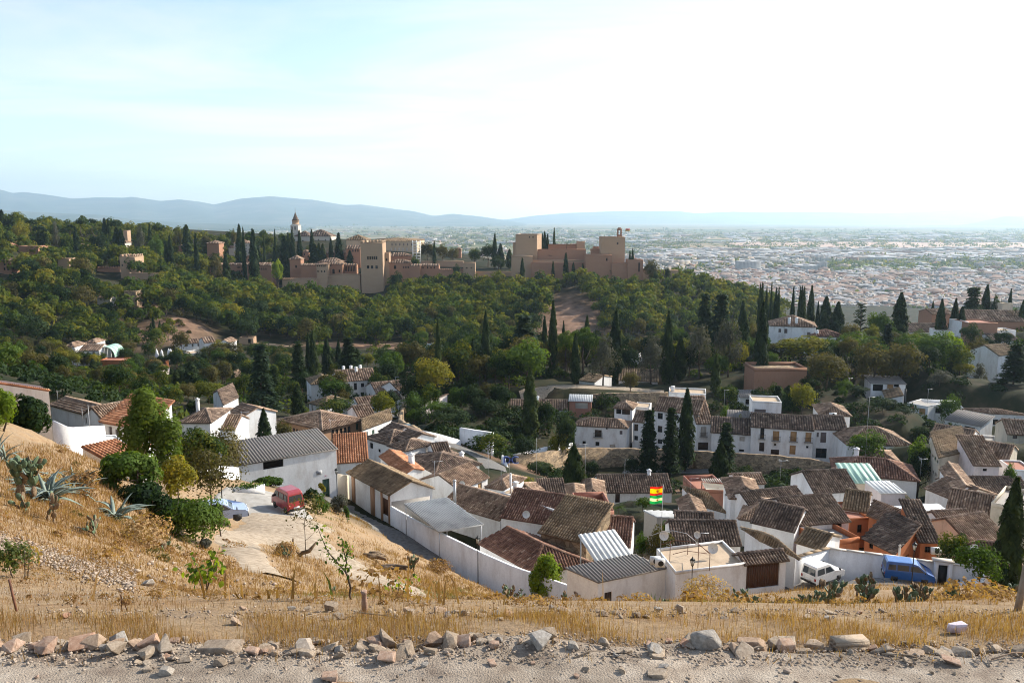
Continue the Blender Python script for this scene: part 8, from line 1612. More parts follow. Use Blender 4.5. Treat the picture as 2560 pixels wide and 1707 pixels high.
near_tree(q(9,1790,0)[0],36,(9,335),120,'small grey-green bush on the slope','lf_grey',900,0.05,14,.5,.02,'bush',.4,.5,12)
near_tree(q(12,1820,0)[0],36,(12,385),440,'young leafy tree in front of the white car at the right','lf_green',1700,0.062,15,.68,.05,'leafy_tree',.3,.45,34)
near_tree(q(11,300,0)[0],67,(11,475),300,'bright lime-green lemon tree inside the lane wall','lf_lime',5200,0.10,16,.6,.1,'lemon_tree',.34,.6,28)
near_tree(q(6,100,0)[0],78,(6,1200),240,'upright green cactus hedge behind the red van','lf_green',3000,0.10,17,.45,.06,'hedge',.3,.5,30,stems=3)
near_tree(q(9,180,0)[0],9.5,(9,560),340,'small airy green weed bush on the gravel at the left','straw2',700,0.018,18,.5,.008,'weed_bush',.3,.4,30,stems=3)
near_tree(q(6,480,0)[0],72,(6,1300),150,'dark spiky plants against the white green-door house','lf_dark',900,0.10,19,.45,.03,'shrub',.4,.5,12,stems=2)
near_tree(q(6,585,0)[0],74,(6,1250),70,'spindly yellow plant in front of the green door','lf_yellow',300,0.10,20,.85,.03,'young_tree',.4,.4,8,.5)
near_tree(q(6,560,0)[0],70,(6,1350),160,'bright weedy shrub on the verge near the green door','lf_green',1300,0.08,21,.45,.03,'shrub',.36,.5,14,stems=2)
near_tree(q(6,740,0)[0],76,(6,1355),180,'grey-green bush at the foot of the lamp by the barn','lf_grey',1800,0.08,22,.45,.03,'shrub',.36,.5,14,stems=3)
near_tree(q(6,795,0)[0],72,(6,1440),60,'single tall green weed on the verge of the lane','lf_green',500,0.07,23,.5,.02,'shrub',.4,.4,9)
for k,(c,cx,Y,hh,w,lb) in enumerate([(9,400,30,1.0,1.8,'tuft of golden scrub above the gravel bank'),(9,1300,27,1.1,1.9,'dry brown scrub below the deep green shrubs'),(9,700,34,1.2,2.2,'straw-coloured scrub right of the bare-stemmed cactus'),(10,260,44,0.9,1.6,'yellow-brown scrub round the forked stump'),(13,480,62,1.0,2.6,'dry brown scrub above the lane wall'),(11,1700,36,1.5,2.6,'large mound of golden grass left of the street lamp')]):
 near_tree(q(c,cx,0)[0],Y,hh,w,lb,'straw',1500,0.045,40+k,.42,.015,'dry_shrub',.34,.5,22,stems=3)
# fig shrub: big leaves one by one
def leaf_mesh(mat,s=1.0):
 V=[(0,0,0),(.28,-.30,.05),(.62,-.36,.02),(1,0,-.12),(.62,.36,.02),(.28,.30,.05),(.5,0,.10)]; return mesh_np('leaf',V,[[0,1,6],[1,2,6],[2,3,6],[3,4,6],[4,5,6],[5,0,6]],mat,[.4,.6,.5,.7,.3,.5])
FIG=leaf_mesh(M['lf_lime']); FIG2=leaf_mesh(M['lf_green'])
def leafy_shrub(px,Y,hgt,wid,n,ls,label,seed,name,cat,m2,stems=6,droop=.5):
 p=at(px,Y); r=thing(name,label,cat,tuple(p)); g4=random.Random(seed); m=MB(); ends=[]
 for k in range(stems):
  a=k*2.4; e=np.array([math.cos(a)*wid*.5*g4.uniform(.3,1),math.sin(a)*wid*.4,hgt*g4.uniform(.65,1)]); c=e*.5+(0,0,.04*hgt); m.tube([(0,0,-.05),c,e],[.012*hgt,.009*hgt,.004*hgt],5); ends.append((c,e))
 obj('stem',m.mesh('stem',M['bark']),r)
 for k in range(n):
  c,e=g4.choice(ends); t=g4.random(); b=c+(e-c)*t; o=obj('leaf',g4.choice(m2),r); o.location=Vector(b)+Vector((g4.gauss(0,.10),g4.gauss(0,.08),g4.gauss(0,.06)))*(hgt); s=ls*g4.uniform(.6,1.2); o.scale=(s,s,s); o.rotation_euler=(g4.uniform(-.5,.5),g4.uniform(.1,1.3)*droop*2,g4.uniform(0,6.28))
leafy_shrub(512,12.5,0.80,0.85,120,0.11,'bright green fig shrub with big lobed leaves on the bare slope',1,'fig_shrub','shrub',[FIG,FIG,FIG2])
leafy_shrub(q(10,1250,0)[0],13,0.75,0.5,60,0.085,'small drooping-leaved sapling right of the taller sapling',2,'sapling','sapling',[FIG2,FIG],5,.9)
# tall sapling with crooked stem
p=at(q(10,838,0)[0],7.6); r=thing('sapling','tall crooked sapling with two leafy branches above the stone row','sapling',tuple(p)); m=MB()
def _spx(cx,cy_):w=P(*q(10,cx,cy_),7.6); return w-p
st_=[_spx(838,925),_spx(815,800),_spx(825,740),_spx(800,640),_spx(775,590)]; st_[0]=np.array([0,0,-.05]); br1=[_spx(775,590),_spx(690,500),_spx(625,420),_spx(570,300),_spx(530,190)]; br2=[_spx(775,590),_spx(790,520),_spx(760,400),_spx(745,300)]; br3=[_spx(770,470),_spx(830,400)]
m.tube(st_,[.016,.013,.012,.011,.010],7); m.tube(br1,[.009,.007,.006,.004,.002],6); m.tube(br2,[.008,.006,.005,.002],6); m.tube(br3,[.005,.002],5); obj('stem',m.mesh('stem',M['bark'],True),r)
g4=random.Random(9)
for k in range(150):
 br=g4.choice([br1,br1,br2,br2,br3]); i=g4.randrange(len(br)-1); b=br[i]+(br[i+1]-br[i])*g4.random(); o=obj('leaf',g4.choice([FIG2,FIG2,FIG]),r); o.location=Vector(b)+Vector((g4.gauss(0,.035),g4.gauss(0,.035),g4.gauss(0,.03))); s=.045*g4.uniform(.6,1.25); o.scale=(s,s*.75,s); o.rotation_euler=(g4.uniform(-.6,.6),g4.uniform(-.3,1.2),g4.uniform(0,6.28))
# forked bare stump with a sapling, and felled cactus wood
p=at(q(10,395,0)[0],46); r=thing('forked_stump','dry forked stump with curled bark on the slope','stump',tuple(p)); m=MB(); m.tube([(0,0,-.2),(-.1,0,.3),(-.5,0,.6),(-.45,0,1.2)],[.17,.14,.11,.05],7); m.tube([(0,0,.25),(.5,0,.4),(.95,.1,.95)],[.13,.13,.05],7); obj('wood',m.mesh('wood',M['paddry'],True),r)
near_tree(q(10,435,0)[0],46,4.2,2.6,'thin nearly leafless sapling beside the forked stump','lf_olive',260,0.07,61,.68,.03,'bare_sapling',.3,.4,26)
for k,(c,cx,cy_,Y,lb) in enumerate([(10,1140,480,52,'fallen dark cactus trunk on the verge'),(10,1000,360,55,'longer fallen root wood uphill of the dark cactus trunk'),(10,1800,800,42,'heap of dry brown wood near the street lamp'),(10,2150,920,40,'dead cactus debris below the lane wall')]):
 p=at(q(c,cx,0)[0],Y); m=MB(); g4=random.Random(k)
 for j in range(5):a=g4.uniform(-.6,.6); l=g4.uniform(.4,1.1); o_=np.array([g4.uniform(-.6,.6),g4.uniform(-.3,.3),.12]); d=np.array([math.cos(a)*l,math.sin(a)*l,g4.uniform(-.2,.25)]); m.tube([o_-d,o_+(0,0,.1),o_+d],[.13,.16,.07],6)
 r=thing('dead_wood',lb,'dead wood',tuple(p)); obj('wood',m.mesh('wood',M['paddry'] if k else M['bark'],True),r)
# ------------------------------------------------------------------ vehicles
M['tyre']=mat_plain('tyre_rubber',(0.018,0.018,0.018),0.85)
M['rim']=mat_plain('steel_rim',(0.32,0.32,0.33),0.4,0.6)
M['plastic']=mat_plain('black_plastic',(0.025,0.025,0.027),0.6)
M['lampred']=mat_plain('red_lens',(0.35,0.02,0.015),0.2)
M['lampwhite']=mat_plain('clear_lens',(0.65,0.63,0.58),0.15)
M['carglass']=mat_plain('car_window',(0.03,0.037,0.042),0.05,0,0.8)
M['plate']=mat_plain('number_plate',(0.7,0.7,0.68),0.5)
def paint(name,c):return mat_plain(name,c,0.32,0.0,0.5,0.6,0.05)
def vehicle(kind,label,rear,front,mat,prof,belt,W,wins,z=None,wr=0.28,name='parked_car',cat='car',wb=None,up=0.07,group='cars and vans parked on the lanes',roofrack=False):
 """rear, front: ground points of the two wheels on the near side (world xy); prof: side outline (x from rear bumper, z); wins: side window outlines"""
 rear,front=np.asarray(rear,float),np.asarray(front,float); d=unit(np.array([*(front-rear)[:2],0])); nrm=np.array([d[1],-d[0],0]);
 side=1 if (nrm @ np.array([-rear[0],-rear[1],0]))>0 else-1                  # near side towards the camera
 nx=[p[0] for p in prof]; Lc=max(nx); r0,f0=wb
 c=(rear+front)/2; mid=(r0+f0)/2; org=c-d*mid-nrm*side*(W/2); zz=gz(c[0],c[1])+up if z is None else z
 root=thing(name,label,cat,(org[0],org[1],zz),group,math.atan2(d[1],d[0])); hw=W/2; top=max(p[1] for p in prof)
 hy=lambda z_:hw*(1-0.02*max(0,(0.35-z_))/0.35) if z_<=belt else hw*(1-0.16*((z_-belt)/(top-belt))**1.3)
 n=len(prof); V=[]; F_=[]
 for s in (-1,1):V+=[(x,s*hy(z_),z_) for x,z_ in prof]
 for s in (-1,1):V+=[(x+(0.04 if x<Lc/2 else-0.04)*0,s*hy(z_)*0.9,z_+(0.025 if z_>belt+.2 else 0.0)) for x,z_ in prof]
 for i in range(n):
  j=(i+1)%n; F_+=[[2*n+i,2*n+j,3*n+j,3*n+i],[i,j,2*n+j,2*n+i],[n+j,n+i,3*n+i,3*n+j]]
 bm=bmesh.new(); vs=[bm.verts.new(v) for v in V]
 for f in F_:
  try:bm.faces.new([vs[k] for k in f])
  except ValueError:pass
 for s in (0,n):
  try:bmesh.ops.triangulate(bm,faces=[bm.faces.new([vs[s+i] for i in range(n)])])
  except ValueError:pass
 bmesh.ops.recalc_face_normals(bm,faces=bm.faces); me=bpy.data.meshes.new('body'); bm.to_mesh(me); bm.free(); me.materials.append(mat); body=obj('body',me,root)
 for s in (-1,1):
  for w in wins:
   k=len(w); m=MB(); ins=[(x,s*(hy(z_)+0.008),z_) for x,z_ in w]; m.poly(ins if s<0 else ins[::-1]); m.poly([(x,s*(hy(z_)-0.01),z_) for x,z_ in w]); obj('window',m.mesh('window',M['carglass']),root)
 for xx,rear_ in ((r0,True),(f0,False)):
  for s in (-1,1):
   y0=s*(hw-0.09); t=MB(); ring=[(wr,-.085),(wr*1.0,.085),(wr*.62,.095),(wr*.62,-.09)]; V=[]; F2=[]; k=16
   for (rr,yy) in ring:V+=[(xx+rr*math.cos(a*6.283/k),y0+s*yy,wr+rr*math.sin(a*6.283/k)) for a in range(k)]
   for i in range(4):
    for a in range(k):b=(a+1)%k; F2.append([i*k+a,i*k+b,((i+1)%4)*k+b,((i+1)%4)*k+a])
   t.add(V,F2); wo=obj('wheel',t.mesh('wheel',M['tyre'],True),root)
   m=MB(); V=[(xx+wr*.6*math.cos(a*6.283/k),y0+s*.075,wr+wr*.6*math.sin(a*6.283/k)) for a in range(k)]+[(xx,y0+s*.09,wr)]; m.add(V,[[a,(a+1)%k,k] for a in range(k)]); obj('rim',m.mesh('rim',M['rim']),wo)
   m=MB(); m.abox(xx-wr*1.08,xx+wr*1.08,s*(hw-.2) if s>0 else-hw*1.004,hw*1.004 if s>0 else-(hw-.2),wr*.5,wr*1.95); obj('wheel_arch',m.mesh('wheel_arch',M['plastic']),root)
 # screens follow the sloping ends of the outline
 def screen(i,a,b,nm,mt,inset=0.12):
  (x0,z0),(x1,z1)=prof[i],prof[(i+1)%n]; A=np.array([x0+(x1-x0)*a,0,z0+(z1-z0)*a]); B=np.array([x0+(x1-x0)*b,0,z0+(z1-z0)*b]); nn=unit(np.array([z1-z0,0,-(x1-x0)])); nn=nn if (nn[0]>0)==(A[0]>Lc/2) else-nn
  m=MB(); w0,w1=hy(A[2])-inset,hy(B[2])-inset; e=nn*0.012; m.poly([A+e+(0,-w0,0),A+e+(0,w0,0),B+e+(0,w1,0),B+e+(0,-w1,0)]); obj(nm,m.mesh(nm,mt),root)
 zmid=[(i,prof[i][0],(prof[i][1]+prof[(i+1)%n][1])/2,abs(prof[(i+1)%n][1]-prof[i][1])) for i in range(n)]
 for i,x,zm,dz in zmid:
  if zm>belt and dz>0.25:screen(i,0.12,0.88,'windscreen',M['carglass'])
 for x0,s0,mt in ((0,-1,'lampred'),(Lc,1,'lampwhite')):
  xe=min(p[0] for p in prof if abs(p[1]-belt*.75)<.4) if s0<0 else max(p[0] for p in prof if abs(p[1]-belt*.75)<.4)
  for s in (-1,1):
   m=MB().abox(xe-.03,xe+.03,s*(hw-.1)-.07,s*(hw-.1)+.07,belt*.62,belt*.62+(.22 if s0<0 else .15)); obj('tail_light' if s0<0 else 'headlight',m.mesh('light',M[mt]),root)
  m=MB().abox(xe-.06,xe+.06,-hw*.98,hw*.98,.30,.47); obj('bumper',m.mesh('bumper',M['plastic']),root)
  m=MB().abox(xe-.035+s0*.035,xe+.035+s0*.035,-.26,.26,.52,.63); obj('number_plate',m.mesh('number_plate',M['plate']),root)
 for s in (-1,1):
  m=MB().abox(f0-.05,f0+.03,s*hw*1.0-.09+s*.08,s*hw*1.0+.09+s*.08,belt+.02,belt+.2); obj('mirror',m.mesh('mirror',M['plastic']),root)
 return root
def wheelpt(c,x,y,z):return PZ(*q(c,x,y),z)
VAN=[(0.03,.32),(0,.55),(.03,1.02),(.14,1.68),(.22,1.82),(.6,1.92),(2.0,1.90),(2.35,1.78),(2.9,1.10),(3.16,.95),(3.22,.6),(3.18,.32)]
_w1,_w2p=at(q(6,268,0)[0],64.0),at(q(6,152,0)[0],65.9)
vehicle('van','old red van with white-rimmed tail lights standing on the concrete parking place',_w1,_w2p,paint('faded_red_paint',(0.30,0.032,0.035)),VAN,1.02,1.45,[[(.3,1.12),(.85,1.12),(.85,1.62),(.36,1.62)],[(.98,1.12),(1.75,1.12),(1.75,1.62),(.98,1.62)],[(1.88,1.12),(2.78,1.12),(2.42,1.62),(1.88,1.62)]],wb=(.62,2.62),name='red_van',cat='van',up=.11)
EXP=[(.03,.3),(0,.5),(.02,.95),(.12,1.72),(.2,1.80),(1.7,1.80),(1.95,1.66),(2.6,1.05),(3.7,.88),(3.9,.7),(3.92,.4),(3.85,.3)]
_b=at(q(12,430,0)[0],65.3); _f=at(q(12,640,0)[0],67.0)
vehicle('van','white box-backed van with dark rear windows parked against the white wall',_b,_f,paint('white_paint',(0.78,0.77,0.74)),EXP,1.02,1.6,[[(.2,1.1),(1.15,1.1),(1.15,1.6),(.26,1.6)],[(1.3,1.1),(2.4,1.1),(1.9,1.58),(1.3,1.58)]],wb=(.7,3.1),name='white_van',cat='van')
TRA=[(.03,.3),(0,.55),(.02,1.05),(.14,1.80),(.26,1.93),(2.4,1.93),(2.9,1.80),(3.75,1.12),(4.3,.92),(4.42,.6),(4.38,.3)]
_b=at(q(12,1110,0)[0],66.2); _f=at(q(12,1390,0)[0],65.5)
vehicle('van','bright blue people carrier parked behind the street lamp',_b,_f,paint('bright_blue_paint',(0.03,0.12,0.36)),TRA,1.08,1.85,[[(.25,1.18),(.95,1.18),(.95,1.68),(.33,1.68)],[(1.08,1.18),(2.1,1.18),(2.1,1.70),(1.08,1.70)],[(2.22,1.18),(3.45,1.18),(2.85,1.68),(2.22,1.68)]],wb=(.85,3.5),name='blue_van',cat='van').scale=(.92,.92,.92)
EST=[(.03,.28),(0,.5),(.03,.88),(.3,1.38),(.5,1.45),(2.0,1.45),(2.35,1.38),(3.1,.95),(4.05,.82),(4.25,.62),(4.22,.28)]
_wn=[[(.42,.96),(1.25,.96),(1.25,1.32),(.62,1.32)],[(1.35,.96),(2.9,.96),(2.3,1.32),(1.35,1.32)]]
_f=at(q(12,1690,0)[0],64.2); _b=at(q(12,2030,0)[0],63.6)
vehicle('car','white estate car half hidden by the young leafy tree',_b,_f,paint('white_paint_b',(0.74,0.75,0.76)),EST,.9,1.7,_wn,wb=(.75,3.35),name='white_car')
HAT=[(.03,.28),(0,.5),(.04,.9),(.35,1.36),(.6,1.43),(1.7,1.43),(2.0,1.36),(2.65,.93),(3.45,.80),(3.62,.6),(3.6,.28)]
_wh=[[(.45,.95),(1.15,.95),(1.15,1.30),(.66,1.30)],[(1.25,.95),(2.45,.95),(1.95,1.30),(1.25,1.30)]]
_f=on_ground(597,1320,30,75); _b=_f-(2.15,0.9,0)
vehicle('car','light blue car parked behind the narrow young cypress',_b,_f,paint('light_blue_paint',(0.30,0.38,0.55)),HAT,.9,1.62,_wh,wb=(.62,2.85),name='light_blue_car',up=.12)
for (c,x0,x1,Y0,Y1,col,lb) in [(6,1100,1160,197,195.2,(0.42,0.46,0.52),'silver blue car parked before the blue-plinth house'),(6,1208,1240,166,170,(0.02,0.025,0.035),'black car in the row below the curved stone wall'),(6,1212,1228,158,161.5,(0.30,0.03,0.03),'small red car in the row below the curved stone wall'),(6,1232,1252,176,180,(0.06,0.10,0.20),'dark blue car at the far end of the row below the curved stone wall'),(6,1268,1330,151,148,(0.03,0.06,0.05),'dark green car at the near end of the row below the curved stone wall')]:
 _b,_f=at(q(c,x0,0)[0],Y0),at(q(c,x1,0)[0],Y1); vehicle('car',lb,_b,_f,paint('car_paint',col),HAT,.9,1.62,_wh,wb=(.62,2.85),name='street_car',up=.18)

# ------------------------------------------------------------------ street lamps
M['lampglass']=mat_plain('frosted_lantern_glass',(0.62,0.60,0.52),0.25)
def lamp_parts(root,hh):
 m=MB().lathe((0,0,0),[(.13,-.1),(.13,.25),(.075,.35),(.06,.9),(.075,.95),(.045,1.05),(.035,hh-.75),(.06,hh-.72),(.03,hh-.66)],10); obj('post',m.mesh('post',M['iron'],True),root)
 m=MB().lathe((0,0,0),[(.09,hh-.62),(.19,hh-.18)],4); lan=obj('lantern',m.mesh('lantern',M['lampglass']),root)
 m=MB()
 for k in range(4):a=k*math.pi/2; m.tube([(.10*math.cos(a),.10*math.sin(a),hh-.63),(.20*math.cos(a),.20*math.sin(a),hh-.17)],.012,4)
 m.lathe((0,0,0),[(.11,hh-.66),(.11,hh-.62)],4); obj('frame',m.mesh('frame',M['iron']),lan)
 m=MB().lathe((0,0,0),[(.25,hh-.17),(.12,hh-.03),(.07,hh-.02),(.05,hh+.06),(.015,hh+.14)],4); obj('cap',m.mesh('cap',M['iron']),root)
for (c,cx,top,Y,lb) in [(6,710,1118,88,'black lantern street lamp between the green-door house and the barn'),(13,820,840,71,'black lantern street lamp before the lane wall and the big reddish roof'),(11,1552,478,60.5,'black lantern street lamp before the tan terrace wall'),(12,1245,345,62,'black lantern street lamp in front of the blue people carrier'),(5,1942,985,60,'pale lantern lamp showing through the airy tree')]:
 px,py=q(c,cx,top); p=at(px,Y); hh=max(P(px,py,Y)[2]-p[2],2.4); r=thing('street_lamp',lb,'street lamp',tuple(p),'lantern street lamps'); lamp_parts(r,hh)

# ------------------------------------------------------------------ aerials, flues, dishes
def aerial(c,cx,top,bot,Y,lb,kind='yagi',a=0.3):
 px,py=q(c,cx,top); t=P(px,py,Y); b=P(px,q(c,cx,bot)[1],Y); b=np.array([t[0],t[1],b[2]-.3]); r=thing('tv_aerial',lb,'aerial',tuple(b),'television aerials on the roofs'); h_=t[2]-b[2]; rd=max(.018,Y*.00016)
 obj('mast',MB().tube([(0,0,0),(0,0,h_)],rd,5).mesh('mast',M['metal']),r); m=MB(); d=np.array([math.cos(a),math.sin(a),0]); s=np.array([-d[1],d[0],0]); z=np.array([0,0,h_-.1])
 if kind !='pole':
  l=1.0; m.tube([z-d*.25,z+d*l],rd*.8,4)
  for k in range(7):e=z+d*(-.2+k*.19); m.tube([e-s*.22,e+s*.22],rd*.5,4)
  if kind=='grid':
   for k in range(-2,3):m.tube([z-d*.25+s*.1*k+(0,0,.25),z-d*.25+s*.1*k-(0,0,.25)],rd*.6,4)
 else:m.tube([z,z+d*.5],rd*.8,4)
 obj('antenna',m.mesh('antenna',M['metal']),r)
for t in [(13,912,108,312,96,'aerial with square top arm above the balconied white house','pole',0),(13,1092,195,330,94,'square-armed aerial beside the slim white flue','pole',0),(13,1020,265,372,97,'small angled aerial on the pyramid-roofed house','pole',0),(13,1330,-20,360,102,'very tall thin mast in front of the garden bank','pole',0),(13,1757,30,400,107,'tall mast with wide comb aerial above the pointed roofs','yagi',2.9),(7,985,1035,1240,116,'bare thin mast above the dark-roofed long white house','pole',0),(8,885,492,1060,128,'tallest mast on the right, rising past the hipped roofs','yagi',.2),(8,1338,1030,1170,112,'aerial over the street gap with fish-bone head','grid',.2),(8,115,1045,1190,104,'bright fish-bone aerial before the stained retaining wall','grid',.2),(8,1398,425,540,190,'aerial above the gallery house','yagi',.1),(8,708,328,470,205,'aerial on the red-brown roof beside the dark tree','yagi',.1),(8,2052,430,540,220,'aerial on the white-canopied terrace','yagi',.1),(12,490,248,385,73,'yellowish aerial standing by the rust-red parapet','yagi',.1),(6,650,695,850,140,'aerial in front of the arcaded building','grid',.1),(5,765,560,940,66,'thin mast over the white annex','pole',0),(5,712,590,700,82,'thin stay pole beside the brown gables','pole',0),(5,495,435,520,95,'short aerial behind the long blank wall','pole',0),(5,2105,620,760,110,'aerial beneath the tall cedar','yagi',.2),(6,1215,320,380,220,'aerial on the planted terrace','yagi',.2),(13,440,180,400,92,'aerial beside the bare chimney behind the barn','yagi',.3),(7,150,1500,1545,84,'fish-bone aerial on the wine-brown roof','grid',.2),(11,1620,255,330,66,'flat aerial above the tan terrace','yagi',.1),(7,1560,1200,1350,100,'aerial beside the slatted pergola','yagi',.1),(7,1855,430,560,186,'aerial behind the tallest white house','yagi',.1)]:aerial(*t)
for (c,cx,top,bot,Y,w,mt,lb) in [(13,615,365,600,84,.16,'metal','tall steel flue pipe by the grey carport'),(13,1103,305,440,92,.12,'white','slim white flue beside the tiny pointed roof'),(8,1198,430,600,196,.2,'iron','thin black stove pipe on the long tan roof'),(12,1148,385,470,70,.1,'pale','short pale pipe in front of the orange house')]:
 px,py=q(c,cx,top); t=P(px,py,Y); b=P(px,q(c,cx,bot)[1],Y); r=thing('flue',lb,'flue',(t[0],t[1],b[2]-.3),'flue pipes'); h_=t[2]-b[2]+.3; obj('pipe',MB().tube([(0,0,0),(0,0,h_)],w,10).mesh('pipe',M[mt],True),r); obj('cowl',MB().lathe((0,0,h_),[(w*.7,0),(w*.7,.12),(w*1.5,.14),(w*.3,.3)],10).mesh('cowl',M[mt]),r)
for (c,cx,cy_,Y,w,lb) in [(13,1238,640,81.5,.8,'white satellite dish on the wine-brown roof'),(11,1320,275,64,.8,'satellite dish on the awning frame'),(11,1745,385,65.5,.9,'white satellite dish at the back of the tan terrace'),(13,1745,470,101,.7,'dish leaning among the pointed roofs'),(13,680,375,96,.7,'small dish on the balconied white house'),(11,1610,270,66,.6,'grey dish beside the flat aerial')]:
 p=P(*q(c,cx,cy_),Y); r=thing('satellite_dish',lb,'satellite dish',tuple(p),'satellite dishes'); m=MB(); V=[]; k=14
 for j,rr in enumerate((0.02,.35,.7,1.0)):V+=[(rr*w/2*math.cos(a*6.283/k),-.25*w*rr*rr+.3*rr*w*math.sin(a*6.283/k)*.5,rr*w/2*math.sin(a*6.283/k)) for a in range(k)]
 m.add(V,[[j*k+a,j*k+(a+1)%k,(j+1)*k+(a+1)%k,(j+1)*k+a] for j in range(3) for a in range(k)]); obj('reflector',m.mesh('reflector',M['whitesheet'],True),r); obj('arm',MB().tube([(0,0,-w*.9),(0,.05,-.02),(.0,-.5*w,-.1)],.018,5).mesh('arm',M['metal']),r)
# air conditioners, terrace frames
for (c,cx,cy_,Y,w,lb) in [(11,1248,500,62.4,.85,'larger white air conditioner on the side of the tan terrace house'),(11,1290,520,61.9,.8,'second white air conditioner nearer the corrugated roof'),(12,1462,415,73,.9,'white air conditioner on the orange wall behind the leafy tree'),(8,565,645,166,1.5,'white air conditioner box on the pyramid-roofed house')]:
 p=P(*q(c,cx,cy_),Y); r=thing('air_conditioner',lb,'air conditioner',tuple(p),'air conditioners'); obj('casing',MB().abox(-w/2,w/2,-.16,.16,-.32,.32).mesh('casing',M['whitesheet']),r); m=MB(); k=14
 m.add([(w*.05+.24*math.cos(a*6.283/k),-.166,.24*math.sin(a*6.283/k)) for a in range(k)]+[(w*.05,-.17,0)],[[a,(a+1)%k,k] for a in range(k)]); obj('fan_grille',m.mesh('fan_grille',M['iron']),r)
r=thing('awning_frame','rusty bent awning frame over the tan terrace','awning frame',tuple(P(*q(11,1560,560),63))); _o=np.array(r.location)
for k,(x0,y0,x1,y1,Y) in enumerate([(1375,480,1375,330,63.5),(1620,545,1620,350,62.8),(1720,560,1720,435,62.5),(1530,440,1530,370,66)]):
 a,b=P(*q(11,x0,y0),Y),P(*q(11,x1,y1),Y); b[:2]=a[:2]; obj('post',MB().tube([a-_o-(0,0,.3),b-_o],.03,5).mesh('post',M['rust']),r)
for k,pts in enumerate([[(1205,285,63.6),(1290,255,63.6),(1400,240,63.5),(1520,265,63.2),(1620,350,62.8)],[(1300,360,65.8),(1420,325,65.8),(1550,335,65.6),(1640,372,65.2),(1725,435,62.6)],[(1520,262,63.3),(1620,350,62.9),(1720,440,62.5)],[(1400,445,62.6),(1520,415,62.6),(1700,440,62.5)]]):obj('rail',MB().tube([P(*q(11,x,y),Y)-_o for x,y,Y in pts],.028,5).mesh('rail',M['rust' if k else 'metal']),r)
# two flags on one pole
FY=62.8; _t=P(*q(7,1316,1255),FY); _bt=P(*q(11,1292,440),FY); r=thing('flag_pole','tall thin pole flying two flags above the tan terrace','flag pole',(_t[0],FY,_bt[2])); obj('mast',MB().tube([(-.05,0,-.5),(0,0,_t[2]-_bt[2])],.022,6).mesh('mast',M['metal']),r)
def flag(label,cols,y0,y1,emb):
 z1=P(*q(7,1316,y0),FY)[2]; z0=P(*q(7,1316,y1),FY)[2]; w=1.02; f=thing('flag',label,'flag',(_t[0]-.03,FY-.03,z0)); H_=z1-z0; tot=sum(c[1] for c in cols); zc_=H_
 surf=lambda u,v:(-u*w,.07*math.sin(u*7+v*2),v*H_-.16*u*H_*(0.7+.3*math.sin(u*4)))
 for nm,hfrac,colr in cols:
  a,b=zc_-H_*hfrac/tot if False else zc_/H_-hfrac/tot,zc_/H_; zc_-=H_*hfrac/tot; V=[]
  for i in range(13):V+=[surf(i/12,a),surf(i/12,b)]
  obj('stripe',mesh_np('stripe',V,[[2*i,2*i+2,2*i+3,2*i+1] for i in range(12)],M_flag[colr],smooth=True),f)
 m=MB(); 
 for i in range(8):a=i*.785; b=a+.785; c=surf(.42,.5); m.poly([np.array(c)+(0,-.03,0),np.array(c)+(emb*math.cos(a),-.03,emb*1.2*math.sin(a)),np.array(c)+(emb*math.cos(b),-.03,emb*1.2*math.sin(b))])
 obj('emblem',m.mesh('emblem',M_flag['crest']),f)
M_flag={k:mat_leaf('flag_'+k,[(0,c),(1,c)],0.4,0.8) for k,c in (('red',(0.60,0.02,0.02)),('yellow',(0.80,0.50,0.01)),('green',(0.01,0.30,0.12)),('white',(0.78,0.78,0.76)),('crest',(0.45,0.18,0.05)))}
flag('red and yellow striped flag with crest flying on top of the pole',[('s',1,'red'),('s',2,'yellow'),('s',1,'red')],1270,1345,.10); flag('green and white striped flag with small emblem below the red and yellow one',[('s',1,'green'),('s',1,'white'),('s',1,'green')],1348,1418,.07)
# slatted pergola, sail, planter, small things
r=thing('pergola','slatted wooden pergola above the brick-red terrace','pergola',tuple(P(*q(7,1770,1290),107))); _o=np.array(r.location)
for k in range(14):
 a,b=P(*q(7,1650+k*19,1205),109),P(*q(7,1672+k*19,1236),106); obj('slat',MB().box((a+b)/2-_o,(b-a)/2,(.05,0,0),(0,0,.05)).mesh('slat',M['pale']),r)
for x in (1655,1900):a=P(*q(7,x,1230),107); obj('post',MB().tube([a-_o-(0,0,3),a-_o],.07,5).mesh('post',M['wood']),r)
m=MB(); A,B,C_,D=P(*q(7,1650,1240),108),P(*q(7,1840,1255),108),P(*q(7,1875,1305),105),P(*q(7,1690,1300),105); V=[]
for i in range(7):
 for j in range(7):u,v=i/6,j/6; V.append(A*(1-u)*(1-v)+B*u*(1-v)+C_*u*v+D*(1-u)*v-np.array([0,0,.8*u*(1-u)*v*(1-v)*4]))
o=obj('sail_shade',mesh_np('sail_shade',V,[[i*7+j,i*7+j+1,i*7+j+8,i*7+j+7] for i in range(6) for j in range(6)],M['cream'],smooth=True)); tag(o,'cream sail shade hung beneath the slatted pergola','sail shade')
p=at(q(6,0,0)[0]-14,70.5); r=thing('planter','low white planter box with green plants by the red van','planter',tuple(p),rz=.3); obj('box',MB().abox(-1.3,1.3,-.5,.5,-.2,.55).mesh('box',M['white']),r); V,Fq=quads(np.random.default_rng(2).normal(size=(220,3))*(.6,.25,.12)+(0,0,.72),np.random.default_rng(4).normal(size=(220,3)),.09); obj('plants',mesh_np('plants',V,Fq,M['lf_green'],np.random.default_rng(5).random(220)),r)
